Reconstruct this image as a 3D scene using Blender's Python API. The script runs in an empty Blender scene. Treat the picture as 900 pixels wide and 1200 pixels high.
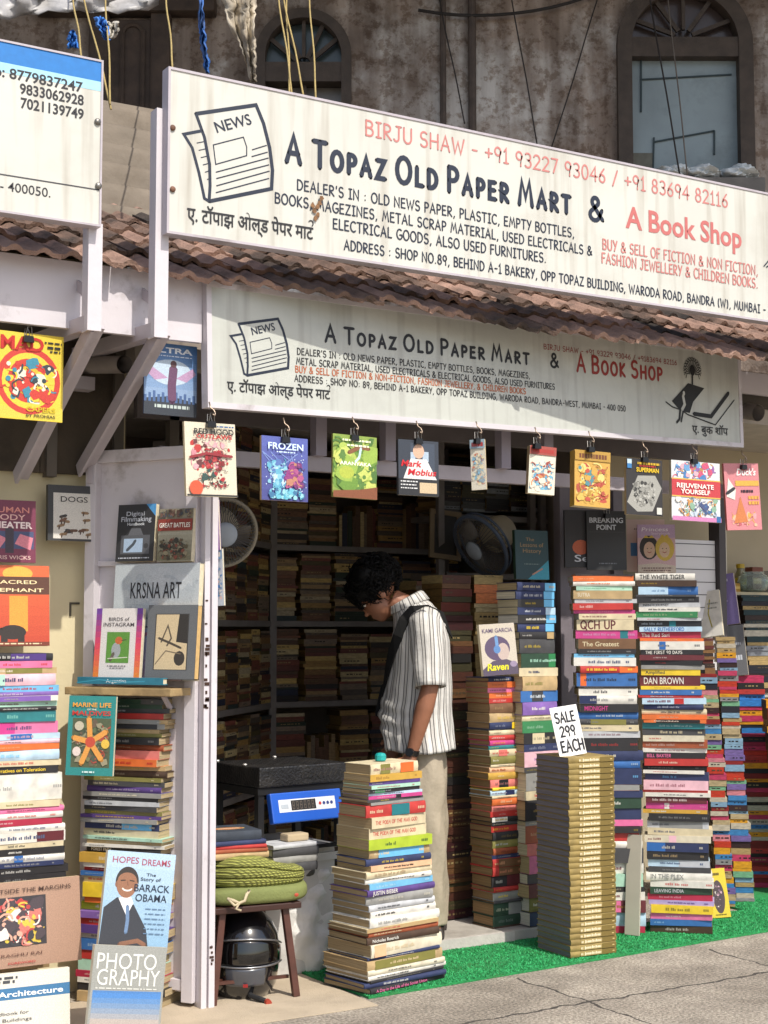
import bpy, bmesh, math, random
from mathutils import Vector, Matrix
R = math.radians
random.seed(7)
C = bpy.context.scene.collection
sc = bpy.context.scene

# ------------------------------------------------------------------ camera
H = 1.38                       # camera height, metres
FPX = 1754.0                   # focal length in pixels of a 900x1200 picture
PITCH = math.atan(137 / FPX)
FW = Vector((.5225, .8526, 0)).normalized()
FWD = (FW * math.cos(PITCH) + Vector((0, 0, 1)) * math.sin(PITCH)).normalized()
RGT = Vector((FW.y, -FW.x, 0))
UPV = RGT.cross(FWD)
cam = bpy.data.cameras.new('camera')
cam.sensor_width = 36; cam.lens = FPX / 1200 * 36
cam.clip_start = .1; cam.clip_end = 3000
cam_o = bpy.data.objects.new('camera', cam)
m = Matrix((RGT, UPV, -FWD)).transposed().to_4x4()
m.translation = (0, 0, H)
cam_o.matrix_world = m
C.objects.link(cam_o); sc.camera = cam_o

# ------------------------------------------------------------------ light
SUN = Vector((-.10, 1, -1.25)).normalized()           # the way the light travels
w = bpy.data.worlds.new('World'); sc.world = w; w.use_nodes = True
nt = w.node_tree
sky = nt.nodes.new('ShaderNodeTexSky'); sky.sky_type = 'NISHITA'; sky.sun_disc = False
sky.sun_elevation = math.asin(-SUN.z); sky.sun_rotation = math.atan2(-SUN.x, -SUN.y)
sky.air_density = 1.0; sky.dust_density = 2.5
nt.links.new(sky.outputs[0], nt.nodes['Background'].inputs[0])
nt.nodes['Background'].inputs[1].default_value = .15
sl = bpy.data.lights.new('sun', 'SUN'); sl.energy = 3.7; sl.angle = R(.53); sl.color = (1, .95, .86)
so = bpy.data.objects.new('sun', sl); so.rotation_euler = SUN.to_track_quat('-Z', 'Y').to_euler()
so.location = (0, -5, 12); C.objects.link(so)
sc.view_settings.view_transform = 'Standard'; sc.view_settings.look = 'None'
sc.view_settings.exposure = .24; sc.view_settings.gamma = 1

# ------------------------------------------------------------------ pixel -> place
def ray(px, py): return FWD + RGT * ((px - 450) / FPX) + UPV * ((600 - py) / FPX)
def P(px, py, Y):
    d = ray(px, py); return Vector((0, 0, H)) + d * (Y / d.y)
def G(px, py, z=0.0):
    d = ray(px, py); return Vector((0, 0, H)) + d * ((z - H) / d.z)
def PP(px, py, p0, n):
    d = ray(px, py); o = Vector((0, 0, H)); return o + d * ((p0 - o).dot(n) / d.dot(n))

# ------------------------------------------------------------------ materials
def lin(h):
    if isinstance(h, str):
        h = h.lstrip('#'); v = [int(h[i:i+2], 16) / 255 for i in (0, 2, 4)]
    else: v = h
    return tuple(c / 12.92 if c <= .04045 else ((c + .055) / 1.055) ** 2.4 for c in v)
_mats = {}
def mat(col, rough=.6, var=.12, scale=9., bump=0., bscale=60., metal=0., coat=0., stain=None, stscale=2., stamt=.5, lo=.52, hi=.7):
    """one surface colour with worn, uneven tone; stain = a second colour in patches"""
    key = (col, rough, var, scale, bump, bscale, metal, coat, stain, stscale, stamt, lo, hi)
    if key in _mats: return _mats[key]
    M = bpy.data.materials.new('surface'); M.use_nodes = True
    t = M.node_tree; b = t.nodes['Principled BSDF']
    b.inputs['Roughness'].default_value = rough; b.inputs['Metallic'].default_value = metal
    b.inputs['Coat Weight'].default_value = coat
    c = lin(col); tc = t.nodes.new('ShaderNodeTexCoord')
    n = t.nodes.new('ShaderNodeTexNoise'); n.inputs['Scale'].default_value = scale; n.inputs['Detail'].default_value = 6
    t.links.new(tc.outputs['Object'], n.inputs['Vector'])
    r = t.nodes.new('ShaderNodeValToRGB')
    r.color_ramp.elements[0].position = .3; r.color_ramp.elements[1].position = .7
    r.color_ramp.elements[0].color = (*[x * (1 - var) for x in c], 1)
    r.color_ramp.elements[1].color = (*[min(1, x * (1 + var)) for x in c], 1)
    t.links.new(n.outputs[0], r.inputs[0]); out = r.outputs[0]
    if stain:
        n2 = t.nodes.new('ShaderNodeTexNoise'); n2.inputs['Scale'].default_value = stscale; n2.inputs['Detail'].default_value = 9
        n2.inputs['Roughness'].default_value = .65
        mp = t.nodes.new('ShaderNodeMapping'); mp.inputs['Location'].default_value = (3.1, 1.7, .4)
        t.links.new(tc.outputs['Object'], mp.inputs[0]); t.links.new(mp.outputs[0], n2.inputs['Vector'])
        r2 = t.nodes.new('ShaderNodeValToRGB'); r2.color_ramp.elements[0].position = lo; r2.color_ramp.elements[1].position = hi
        r2.color_ramp.elements[1].color = (stamt,) * 3 + (1,)
        t.links.new(n2.outputs[0], r2.inputs[0])
        mx = t.nodes.new('ShaderNodeMix'); mx.data_type = 'RGBA'
        t.links.new(r2.outputs[0], mx.inputs[0]); t.links.new(out, mx.inputs[6]); mx.inputs[7].default_value = (*lin(stain), 1)
        out = mx.outputs[2]
    t.links.new(out, b.inputs['Base Color'])
    if bump:
        n3 = t.nodes.new('ShaderNodeTexNoise'); n3.inputs['Scale'].default_value = bscale; n3.inputs['Detail'].default_value = 4
        t.links.new(tc.outputs['Object'], n3.inputs['Vector'])
        bp = t.nodes.new('ShaderNodeBump'); bp.inputs['Strength'].default_value = bump; bp.inputs['Distance'].default_value = .01
        t.links.new(n3.outputs[0], bp.inputs['Height']); t.links.new(bp.outputs[0], b.inputs['Normal'])
    _mats[key] = M; return M
def glow(col, s=1.):
    M = bpy.data.materials.new('glow'); M.use_nodes = True; b = M.node_tree.nodes['Principled BSDF']
    b.inputs['Base Color'].default_value = (*lin(col), 1); b.inputs['Emission Color'].default_value = (*lin(col), 1)
    b.inputs['Emission Strength'].default_value = s; return M
def ink(col): return mat(col, .55, .07, 40.)
def print_ink(col):
    f = tuple(int(col[i:i+2], 16) / 255 for i in (0, 2, 4)) if isinstance(col, str) else col; col = tuple(a * .86 + b * .14 for a, b in zip(f, (.68, .65, .6)))      # sun-faded print
    return mat(col, .5, .16, 260.)
def objcol(name, rough, grain=.10, scale=14.):
    """surface whose colour is the object's own colour, lightly worn"""
    M = bpy.data.materials.new(name); M.use_nodes = True; t = M.node_tree; b = t.nodes['Principled BSDF']
    b.inputs['Roughness'].default_value = rough
    oi = t.nodes.new('ShaderNodeObjectInfo'); tc = t.nodes.new('ShaderNodeTexCoord')
    n = t.nodes.new('ShaderNodeTexNoise'); n.inputs['Scale'].default_value = scale; n.inputs['Detail'].default_value = 7
    va = t.nodes.new('ShaderNodeVectorMath'); va.operation = 'ADD'
    t.links.new(tc.outputs['Object'], va.inputs[0]); t.links.new(oi.outputs['Random'], va.inputs[1])
    t.links.new(va.outputs[0], n.inputs['Vector'])
    r = t.nodes.new('ShaderNodeMapRange'); r.inputs[1].default_value = .3; r.inputs[2].default_value = .7
    r.inputs[3].default_value = 1 - grain; r.inputs[4].default_value = 1 + grain
    t.links.new(n.outputs[0], r.inputs[0])
    vm = t.nodes.new('ShaderNodeVectorMath'); vm.operation = 'SCALE'
    t.links.new(oi.outputs['Color'], vm.inputs[0]); t.links.new(r.outputs[0], vm.inputs['Scale'])
    t.links.new(vm.outputs[0], b.inputs['Base Color']); return M
def page_mat():
    """stacked paper edges: fine lines along the sheets"""
    M = bpy.data.materials.new('paper_edges'); M.use_nodes = True; t = M.node_tree; b = t.nodes['Principled BSDF']
    b.inputs['Roughness'].default_value = .85
    oi = t.nodes.new('ShaderNodeObjectInfo'); tc = t.nodes.new('ShaderNodeTexCoord')
    mp = t.nodes.new('ShaderNodeMapping'); mp.inputs['Scale'].default_value = (5, 5, 700)
    n = t.nodes.new('ShaderNodeTexNoise'); n.inputs['Scale'].default_value = 1; n.inputs['Detail'].default_value = 3
    va = t.nodes.new('ShaderNodeVectorMath'); va.operation = 'ADD'
    t.links.new(tc.outputs['Object'], mp.inputs[0]); t.links.new(mp.outputs[0], va.inputs[0]); t.links.new(oi.outputs['Random'], va.inputs[1])
    t.links.new(va.outputs[0], n.inputs['Vector'])
    r = t.nodes.new('ShaderNodeMapRange'); r.inputs[1].default_value = .32; r.inputs[2].default_value = .68
    r.inputs[3].default_value = .55; r.inputs[4].default_value = 1.15
    t.links.new(n.outputs[0], r.inputs[0])
    vm = t.nodes.new('ShaderNodeVectorMath'); vm.operation = 'SCALE'
    t.links.new(oi.outputs['Color'], vm.inputs[0]); t.links.new(r.outputs[0], vm.inputs['Scale'])
    t.links.new(vm.outputs[0], b.inputs['Base Color']); return M
def vcol_mat(name='book_cloth', rough=.6):
    M = bpy.data.materials.new(name); M.use_nodes = True; t = M.node_tree; b = t.nodes['Principled BSDF']
    b.inputs['Roughness'].default_value = rough
    a = t.nodes.new('ShaderNodeAttribute'); a.attribute_name = 'Col'
    tc = t.nodes.new('ShaderNodeTexCoord'); n = t.nodes.new('ShaderNodeTexNoise'); n.inputs['Scale'].default_value = 40
    mp = t.nodes.new('ShaderNodeMapping'); mp.inputs['Scale'].default_value = (1, 1, 4)
    t.links.new(tc.outputs['Object'], mp.inputs[0]); t.links.new(mp.outputs[0], n.inputs['Vector'])
    r = t.nodes.new('ShaderNodeMapRange'); r.inputs[1].default_value = .3; r.inputs[2].default_value = .7
    r.inputs[3].default_value = .75; r.inputs[4].default_value = 1.2
    t.links.new(n.outputs[0], r.inputs[0])
    vm = t.nodes.new('ShaderNodeVectorMath'); vm.operation = 'SCALE'
    t.links.new(a.outputs['Color'], vm.inputs[0]); t.links.new(r.outputs[0], vm.inputs['Scale'])
    t.links.new(vm.outputs[0], b.inputs['Base Color']); return M

# ------------------------------------------------------------------ objects
def tag(o, label=None, cat=None, group=None, kind=None):
    if label: o['label'] = label
    if cat: o['category'] = cat
    if group: o['group'] = group
    if kind: o['kind'] = kind
    return o
def thing(name, label, cat, loc=(0, 0, 0), rz=0., group=None, parent=None):
    o = bpy.data.objects.new(name, None); o.empty_display_size = .05; C.objects.link(o)
    o.location = loc; o.rotation_euler = (0, 0, rz)
    if parent: o.parent = parent
    return tag(o, label, cat, group)
def link(name, me, mats, parent=None, smooth=False):
    o = bpy.data.objects.new(name, me); C.objects.link(o)
    for mm in (mats if isinstance(mats, (list, tuple)) else [mats]): me.materials.append(mm)
    if smooth:
        for p in me.polygons: p.use_smooth = True
    if parent: o.parent = parent
    return o
class MB:
    """mesh builder: boxes, bars, tubes, lofts into one mesh"""
    def __init__(s): s.bm = bmesh.new(); s.mi = 0
    def face(s, vs, mi=None):
        try:
            f = s.bm.faces.new(vs); f.material_index = s.mi if mi is None else mi; return f
        except ValueError: return None
    def quad(s, a, b, c, d): return s.face([s.bm.verts.new(v) for v in (a, b, c, d)])
    def box(s, x0, y0, z0, x1, y1, z1, M=None, bevel=0.):
        co = [(x, y, z) for x in (x0, x1) for y in (y0, y1) for z in (z0, z1)]
        if M is not None: co = [M @ Vector(c) for c in co]
        v = [s.bm.verts.new(c) for c in co]
        fs = [s.face([v[i] for i in q]) for q in ((0, 1, 3, 2), (4, 6, 7, 5), (0, 4, 5, 1), (2, 3, 7, 6), (0, 2, 6, 4), (1, 5, 7, 3))]
        if bevel:
            es = list({e for f in fs for e in f.edges})
            r = bmesh.ops.bevel(s.bm, geom=es, offset=bevel, segments=2, affect='EDGES', profile=.6)
            for f in r['faces']: f.material_index = s.mi
        return s
    def bar(s, a, b, w, h=None, up=(0, 0, 1), bevel=0.):
        a, b = Vector(a), Vector(b); h = h or w; z = (b - a); L = z.length; z.normalize()
        x = Vector(up).cross(z)
        if x.length < 1e-4: x = Vector((1, 0, 0))
        x.normalize(); y = z.cross(x)
        M = Matrix((x, y, z)).transposed().to_4x4(); M.translation = a
        return s.box(-w/2, -h/2, 0, w/2, h/2, L, M, bevel)
    def tube(s, pts, r, n=8, cap=True, closed=False):
        pts = [Vector(p) for p in pts]; rings = []; prev = None
        for i, p in enumerate(pts):
            if closed: t = pts[(i+1) % len(pts)] - pts[i-1]
            else: t = pts[min(i+1, len(pts)-1)] - pts[max(i-1, 0)]
            t.normalize()
            u = prev - t * prev.dot(t) if prev is not None else t.cross(Vector((0, 0, 1)) if abs(t.z) < .9 else Vector((1, 0, 0)))
            u.normalize(); prev = u; v = t.cross(u)
            rr = r[i] if isinstance(r, (list, tuple)) else r
            rings.append([s.bm.verts.new(p + (u * math.cos(a) + v * math.sin(a)) * rr) for a in [2 * math.pi * k / n for k in range(n)]])
        k = len(rings)
        for i in range(k if closed else k - 1):
            A, B = rings[i], rings[(i+1) % k]
            for j in range(n): s.face([A[j], A[(j+1) % n], B[(j+1) % n], B[j]])
        if cap and not closed: s.face(rings[0][::-1]); s.face(rings[-1])
        return s
    def loft(s, rings, cap=True, closed=True):
        vr = [[s.bm.verts.new(p) for p in r] for r in rings]
        for A, B in zip(vr, vr[1:]):
            n = len(A)
            for j in range(n if closed else n - 1): s.face([A[j], A[(j+1) % n], B[(j+1) % n], B[j]])
        if cap: s.face(vr[0][::-1]); s.face(vr[-1])
        return vr
    def prism(s, outline, ax, ay, az, o, h):
        """2-D outline in the (ax,ay) plane pushed h along az"""
        A = [s.bm.verts.new(o + ax * p[0] + ay * p[1]) for p in outline]
        B = [s.bm.verts.new(o + ax * p[0] + ay * p[1] + az * h) for p in outline]
        n = len(A); s.face(A[::-1]); s.face(B)
        for i in range(n): s.face([A[i], A[(i+1) % n], B[(i+1) % n], B[i]])
        return s
    def sphere(s, c, r, sx=1, sy=1, sz=1, seg=20, rings=12):
        bmesh.ops.create_uvsphere(s.bm, u_segments=seg, v_segments=rings, radius=r,
                                  matrix=Matrix.Translation(c) @ Matrix.Diagonal((sx, sy, sz, 1))); return s
    def build(s, name, mats, parent=None, smooth=False, recalc=True):
        if recalc: bmesh.ops.recalc_face_normals(s.bm, faces=s.bm.faces)
        me = bpy.data.meshes.new(name); s.bm.to_mesh(me); s.bm.free()
        return link(name, me, mats, parent, smooth)
def shade_auto(o, ang=40):
    for p in o.data.polygons: p.use_smooth = True
    o.data.set_sharp_from_angle(angle=R(ang)); return o

# ------------------------------------------------------------------ lettering
_tx = {}
def text_geo(s, off=0.):
    k = (s, off)
    if k in _tx: return _tx[k]
    c = bpy.data.curves.new('t', 'FONT'); c.body = s; c.resolution_u = 3; c.size = 1; c.offset = off
    o = bpy.data.objects.new('t', c); me = bpy.data.meshes.new_from_object(o)
    vs = [(v.co.x, v.co.y) for v in me.vertices]; fs = [tuple(p.vertices) for p in me.polygons]
    par = list(range(len(vs)))                       # separate islands lie on their own thin layer
    def find(a):
        while par[a] != a: par[a] = par[par[a]]; a = par[a]
        return a
    for f in fs:
        for i in f[1:]: par[find(i)] = find(f[0])
    ids = {}; lay = [ids.setdefault(find(i), len(ids)) % 5 for i in range(len(vs))]
    bpy.data.objects.remove(o); bpy.data.curves.remove(c); bpy.data.meshes.remove(me)
    xs = [v[0] for v in vs] or [0]
    _tx[k] = (vs, fs, lay, min(xs), max(xs)); return _tx[k]
def arc(cx, cy, rx, ry, a0, a1, n=8):
    return [(cx + rx * math.cos(R(a0 + (a1 - a0) * i / n)), cy + ry * math.sin(R(a0 + (a1 - a0) * i / n))) for i in range(n + 1)]
GL = {  # hand-lettered capitals as pen strokes: (advance, strokes), cap height 1
 'A': (.74, [[(.03, 0), (.36, 1), (.68, 0)], [(.16, .36), (.58, .36)]]),
 'B': (.62, [[(.06, 0), (.06, 1)], [(.06, .98), *arc(.28, .76, .24, .22, 90, -90), (.06, .53)], [(.06, .53), *arc(.3, .27, .27, .26, 90, -90), (.06, .02)]]),
 'C': (.68, [arc(.4, .5, .36, .5, 50, 310, 12)]),
 'D': (.7, [[(.06, 0), (.06, 1)], [(.06, .98), *arc(.2, .5, .44, .49, 90, -90, 10), (.06, .02)]]),
 'E': (.58, [[(.5, .98), (.07, .96), (.06, .03), (.53, .02)], [(.06, .52), (.45, .53)]]),
 'F': (.54, [[(.5, .98), (.07, .96), (.06, 0)], [(.06, .52), (.43, .53)]]),
 'G': (.72, [[*arc(.4, .5, .36, .5, 55, 330, 12), (.68, .45), (.42, .44)]]),
 'H': (.72, [[(.06, 0), (.06, 1)], [(.63, 0), (.63, 1)], [(.06, .5), (.63, .52)]]),
 'I': (.44, [[(.22, 0), (.22, 1)], [(.06, .98), (.4, .98)], [(.06, .02), (.4, .02)]]),
 'J': (.58, [[(.2, .98), (.56, .98)], [(.4, .98), (.39, .25), *arc(.2, .22, .19, .22, 0, -150, 6)]]),
 'K': (.62, [[(.07, 0), (.07, 1)], [(.55, .98), (.09, .45), (.57, 0)]]),
 'L': (.54, [[(.07, 1), (.06, .03), (.5, .02)]]),
 'M': (.86, [[(.05, 0), (.2, 1), (.42, .3), (.64, 1), (.8, 0)]]),
 'N': (.74, [[(.06, 0), (.07, .98), (.64, .02), (.65, 1)]]),
 'O': (.78, [arc(.38, .5, .35, .5, 90, 450, 16)]),
 'P': (.58, [[(.07, 0), (.07, 1)], [(.07, .98), *arc(.26, .72, .27, .26, 90, -90), (.07, .46)]]),
 'Q': (.8, [arc(.38, .5, .35, .5, 90, 450, 16), [(.48, .25), (.76, -.1)]]),
 'R': (.63, [[(.07, 0), (.07, 1)], [(.07, .98), *arc(.26, .74, .27, .24, 90, -90), (.1, .5), (.58, 0)]]),
 'S': (.62, [[*arc(.32, .74, .25, .25, 40, 250, 8), *arc(.3, .26, .26, .26, 80, -150, 9)]]),
 'T': (.66, [[(.02, .98), (.64, .98)], [(.33, .98), (.33, 0)]]),
 'U': (.7, [[(.06, 1), (.06, .35), *arc(.34, .34, .28, .34, 180, 360, 9), (.62, 1)]]),
 'V': (.66, [[(.02, 1), (.32, 0), (.62, 1)]]),
 'W': (.98, [[(.03, 1), (.24, 0), (.48, .8), (.7, 0), (.95, 1)]]),
 'X': (.66, [[(.04, 0), (.6, 1)], [(.06, 1), (.62, 0)]]),
 'Y': (.62, [[(.04, 1), (.32, .5)], [(.6, 1), (.2, 0)]]),
 'Z': (.66, [[(.05, .98), (.58, .98), (.05, .02), (.62, .02)]]),
 '0': (.62, [arc(.3, .5, .26, .5, 90, 450, 14)]), '1': (.44, [[(.08, .78), (.23, 1), (.23, 0)], [(.06, .01), (.4, .01)]]),
 '2': (.62, [[*arc(.29, .73, .25, .26, 160, -30, 8), (.05, .02), (.58, .02)]]),
 '3': (.6, [[*arc(.27, .75, .24, .24, 140, -80, 8), *arc(.27, .27, .27, .26, 85, -140, 9)]]),
 '4': (.64, [[(.46, 0), (.45, 1), (.03, .34), (.6, .34)]]),
 '5': (.6, [[(.52, .98), (.12, .97), (.09, .56), *arc(.27, .31, .26, .3, 105, -145, 9)]]),
 '6': (.6, [[(.45, .98), (.12, .55), *arc(.29, .28, .24, .27, 165, -195, 12)]]),
 '7': (.6, [[(.04, .98), (.54, .98), (.2, 0)]]),
 '8': (.6, [arc(.29, .75, .2, .24, 90, 450, 12), arc(.29, .26, .25, .26, 90, 450, 12)]),
 '9': (.6, [[*arc(.29, .7, .24, .28, 10, 370, 12), (.42, 0)]]),
 '&': (.78, [[(.7, .05), (.2, .68), *arc(.33, .8, .16, .18, 190, -30, 8), (.1, .36), *arc(.3, .24, .24, .24, 165, 330, 8), (.66, .46)]]),
 '.': (.28, [[(.12, .03), (.13, .05)]]), ',': (.28, [[(.16, .06), (.08, -.14)]]), ':': (.34, [[(.15, .12), (.16, .14)], [(.15, .58), (.16, .6)]]),
 "'": (.24, [[(.12, 1), (.1, .78)]]), '-': (.5, [[(.08, .45), (.42, .45)]]), '+': (.62, [[(.3, .18), (.3, .76)], [(.04, .47), (.57, .47)]]),
 '/': (.56, [[(.06, -.08), (.48, 1.05)]]), '(': (.38, [arc(.42, .45, .3, .62, 125, 235, 6)]), ')': (.38, [arc(-.05, .45, .3, .62, 55, -55, 6)]),
}
class Art:
    """flat printed shapes on a face: o = lower left, ax/ay unit vectors in the face, n out of it"""
    def __init__(s, o, ax, ay, n, lift=.0006, step=.00003):
        s.o, s.ax, s.ay, s.n = Vector(o), Vector(ax), Vector(ay), Vector(n)
        s.bm = bmesh.new(); s.mats = []; s.pic = False; s.l = lift; s.step = step
    def pt(s, u, v, l): return s.o + s.ax * u + s.ay * v + s.n * l
    def mi(s, c):
        c = (print_ink if s.pic else ink)(c) if isinstance(c, (str, tuple)) else c
        if c not in s.mats: s.mats.append(c)
        return s.mats.index(c)
    def up(s): s.l += s.step; return s.l
    def poly(s, pts, c):
        l = s.up(); f = s.bm.faces.new([s.bm.verts.new(s.pt(u, v, l)) for u, v in pts]); f.material_index = s.mi(c); return s
    def rect(s, u0, v0, u1, v1, c): return s.poly([(u0, v0), (u1, v0), (u1, v1), (u0, v1)], c)
    def ell(s, cu, cv, ru, rv, c, n=20, a0=0, a1=360): return s.poly(arc(cu, cv, ru, rv, a0, a1, n)[:n if a1 - a0 == 360 else n + 1], c)
    def frame(s, u0, v0, u1, v1, t, c):
        s.rect(u0, v0, u1, v0 + t, c); s.rect(u0, v1 - t, u1, v1, c); s.rect(u0, v0 + t, u0 + t, v1 - t, c); s.rect(u1 - t, v0 + t, u1, v1 - t, c); return s
    def stroke(s, pts, wd, c, cap=True):
        l = s.up(); mi = s.mi(c); pts = [Vector(p) for p in pts]; L = []; Rr = []
        n = len(pts); closed = n > 3 and (pts[0] - pts[-1]).length < 1e-6
        for i, p in enumerate(pts):
            a = pts[i-1] if i else (pts[-2] if closed else None); b = pts[i+1] if i < n - 1 else (pts[1] if closed else None)
            d1 = (p - a).normalized() if a is not None else None; d2 = (b - p).normalized() if b is not None else None
            d1 = d1 or d2; d2 = d2 or d1
            nn = Vector((-d1.y - d2.y, d1.x + d2.x))
            if nn.length < .25: nn = Vector((-d1.y, d1.x)) * 2
            nn.normalize(); k = 1 / max(.45, nn.dot(Vector((-d1.y, d1.x))))
            L.append(p + nn * wd / 2 * k); Rr.append(p - nn * wd / 2 * k)
        vl = [s.bm.verts.new(s.pt(*q, l)) for q in L]; vr = [s.bm.verts.new(s.pt(*q, l)) for q in Rr]
        for i in range(n - 1):
            f = s.bm.faces.new((vr[i], vr[i+1], vl[i+1], vl[i])); f.material_index = mi
        if cap and not closed:
            for p, q, vv in ((pts[0], pts[1], (vl[0], vr[0])), (pts[-1], pts[-2], (vr[-1], vl[-1]))):
                d = (p - q).normalized(); a = math.atan2(d.y, d.x)
                ring = [s.bm.verts.new(s.pt(p.x + math.cos(a + t) * wd / 2, p.y + math.sin(a + t) * wd / 2, l)) for t in (R(50), R(0), R(-50))]
                f = s.bm.faces.new([vv[0], *ring, vv[1]] if vv[0] is vl[0] else [vv[0], *ring, vv[1]]); f.material_index = mi
        return s
    def text(s, st, u, v, h, c, width=None, off=0., align='l', shear=0., rot=0., ysc=1.):
        """print letters; h = cap height, width squeezes the line to fit"""
        vs, fs, lay, x0, x1 = text_geo(st, off); l = s.up(); mi = s.mi(c)
        sy = h / .70; sx = (width / (x1 - x0)) if width else sy
        W = (x1 - x0) * sx; u0 = u if align == 'l' else (u - W / 2 if align == 'c' else u - W)
        cr, sr = math.cos(rot), math.sin(rot); out = []
        for (x, y), k in zip(vs, lay):
            a = (x - x0) * sx + y * sy * shear; b = y * sy * ysc
            out.append(s.bm.verts.new(s.pt(u0 + a * cr - b * sr, v + a * sr + b * cr, l + k * .00002)))
        for f in fs:
            try: s.bm.faces.new([out[i] for i in f]).material_index = mi
            except ValueError: pass
        s.l += .0001; return s
    def pen(s, st, u, v, h, c, width=None, wt=.13, caps=None, gap=.14):
        """hand-lettered line; caps = size of the small capitals (letters typed in lower case)"""
        adv = 0; todo = []
        for ch in st:
            sm = caps if (caps and ch.islower()) else 1.; k = ch.upper()
            if k == ' ': adv += .45 * (caps or 1); continue
            if k not in GL: continue
            a, ss = GL[k]
            for q in ss: todo.append([(adv + x * sm, y * sm) for x, y in q])
            adv += a * sm + gap
        k = (width / (adv - gap)) if width else h
        base = s.l
        for i, q in enumerate(todo):
            s.l = base + (i % 6) * .00002
            s.stroke([(u + x * k, v + y * h) for x, y in q], wt * h, c)
        s.l = base + s.step * 2; return s
    def build(s, name, parent):
        me = bpy.data.meshes.new(name); s.bm.to_mesh(me); s.bm.free()
        return link(name, me, s.mats, parent)
# ------------------------------------------------------------------ books
PAL = dict(white='d8d5cc', cream='cdbf9c', ivory='d3cab2', tan='b1966a', brown='6b4a30', darkbrown='3d2a1e', black='1c1c20',
 charcoal='38393d', grey='8c8c89', silver='b6b9bd', navy='1f2a52', blue='2c62a6', skyblue='68b0da', paleblue='b0cce0', teal='1c6f76',
 mint='a5d0ba', green='2c7a48', darkgreen='1d3b2b', lime='a4bb2a', olive='7b763a', yellow='e6c32c', mustard='c2973a', gold='ab8a3c',
 orange='d8662a', peach='e0b088', red='b52c29', crimson='a51f3c', maroon='5c1f27', rust='984828', salmon='d4726a', pink='d76b99',
 magenta='c03880', palepink='e2b2be', violet='7856a4', purple='4a3276', lavender='a496c9')
WORD = dict(skyblue='sky blue', paleblue='pale blue', darkbrown='dark brown', darkgreen='dark green', palepink='pale pink')
def wd(c): return WORD.get(c, c)
ORD = ('first second third fourth fifth sixth seventh eighth ninth tenth eleventh twelfth thirteenth fourteenth fifteenth sixteenth '
       'seventeenth eighteenth nineteenth twentieth').split()
for tens in ('twenty', 'thirty', 'forty', 'fifty', 'sixty'):
    if tens != 'twenty': ORD.append(tens[:-1] + 'ieth')
    ORD += [tens + '-' + o for o in ORD[:9]]
CLOTH = objcol('book_cloth', .75, .22, 22.); GLOSS = objcol('book_jacket', .42, .13, 26.); PAPER = page_mat()
def hexf(h): return tuple(int(h[i:i+2], 16) / 255 for i in (0, 2, 4))
def setcol(o, c): o.color = (*lin(tuple(a * .91 + b * .09 for a, b in zip(hexf(PAL.get(c, c)), (.68, .63, .56)))), 1); return o
def cover_mesh(w, d, h, bt, bulge):
    """C-shaped case: boards joined by a spine, spine at -y"""
    mb = MB(); x0, x1 = -w / 2, w / 2
    if bulge: sp = [(-d/2 + bulge - bulge * math.sin(R(a)) , h * (a / 180)) for a in (0, 45, 90, 135, 180)]
    else: sp = [(-d/2, 0), (-d/2, h)]
    out = [(d/2, 0)] + sp + [(d/2, h)]
    s = bt * 1.2
    inn = [(d/2, bt), (-d/2 + s + bulge, bt), (-d/2 + s + bulge, h - bt), (d/2, h - bt)]
    ring = out + inn[::-1]
    A = [mb.bm.verts.new((x0, y, z)) for y, z in ring]; B = [mb.bm.verts.new((x1, y, z)) for y, z in ring]
    n = len(ring); no = len(out)
    for i in range(n): mb.face([A[i], A[(i+1) % n], B[(i+1) % n], B[i]])
    for V in (A, B):                                            # end faces of the case
        o_, i_ = V[:no], V[no:][::-1]
        mb.face([o_[0], o_[1], i_[1], i_[0]]); mb.face([o_[-2], o_[-1], i_[3], i_[2]]); mb.face([*o_[1:-1], i_[2], i_[1]])
    return mb
def make_book(label, w, d, h, col, loc, rz, group, hard=False, page='cfc3a2', marks=None, tilt=0., bt=None):
    t = thing('book', label, 'book', loc, rz, group)
    if tilt: t.rotation_euler = (0, tilt, rz)
    bt = bt or (.0022 if hard else .0009); bulge = min(.004, h * .18) if hard else 0
    c = setcol(cover_mesh(w, d, h, bt, bulge).build('cover', CLOTH if hard else GLOSS, t), col)
    c['tone'] = col
    if hard: shade_auto(c, 50)
    ins = .0035 if hard else .0006; mb = MB()
    mb.box(-w/2 + ins, -d/2 + bt * 1.2 + bulge + .0004, bt + .0003, w/2 - ins, d/2 - ins, h - bt - .0003)
    setcol(mb.build('pages', PAPER, t), page)
    if marks: marks(t, w, d, h, bulge)
    return t
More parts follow.
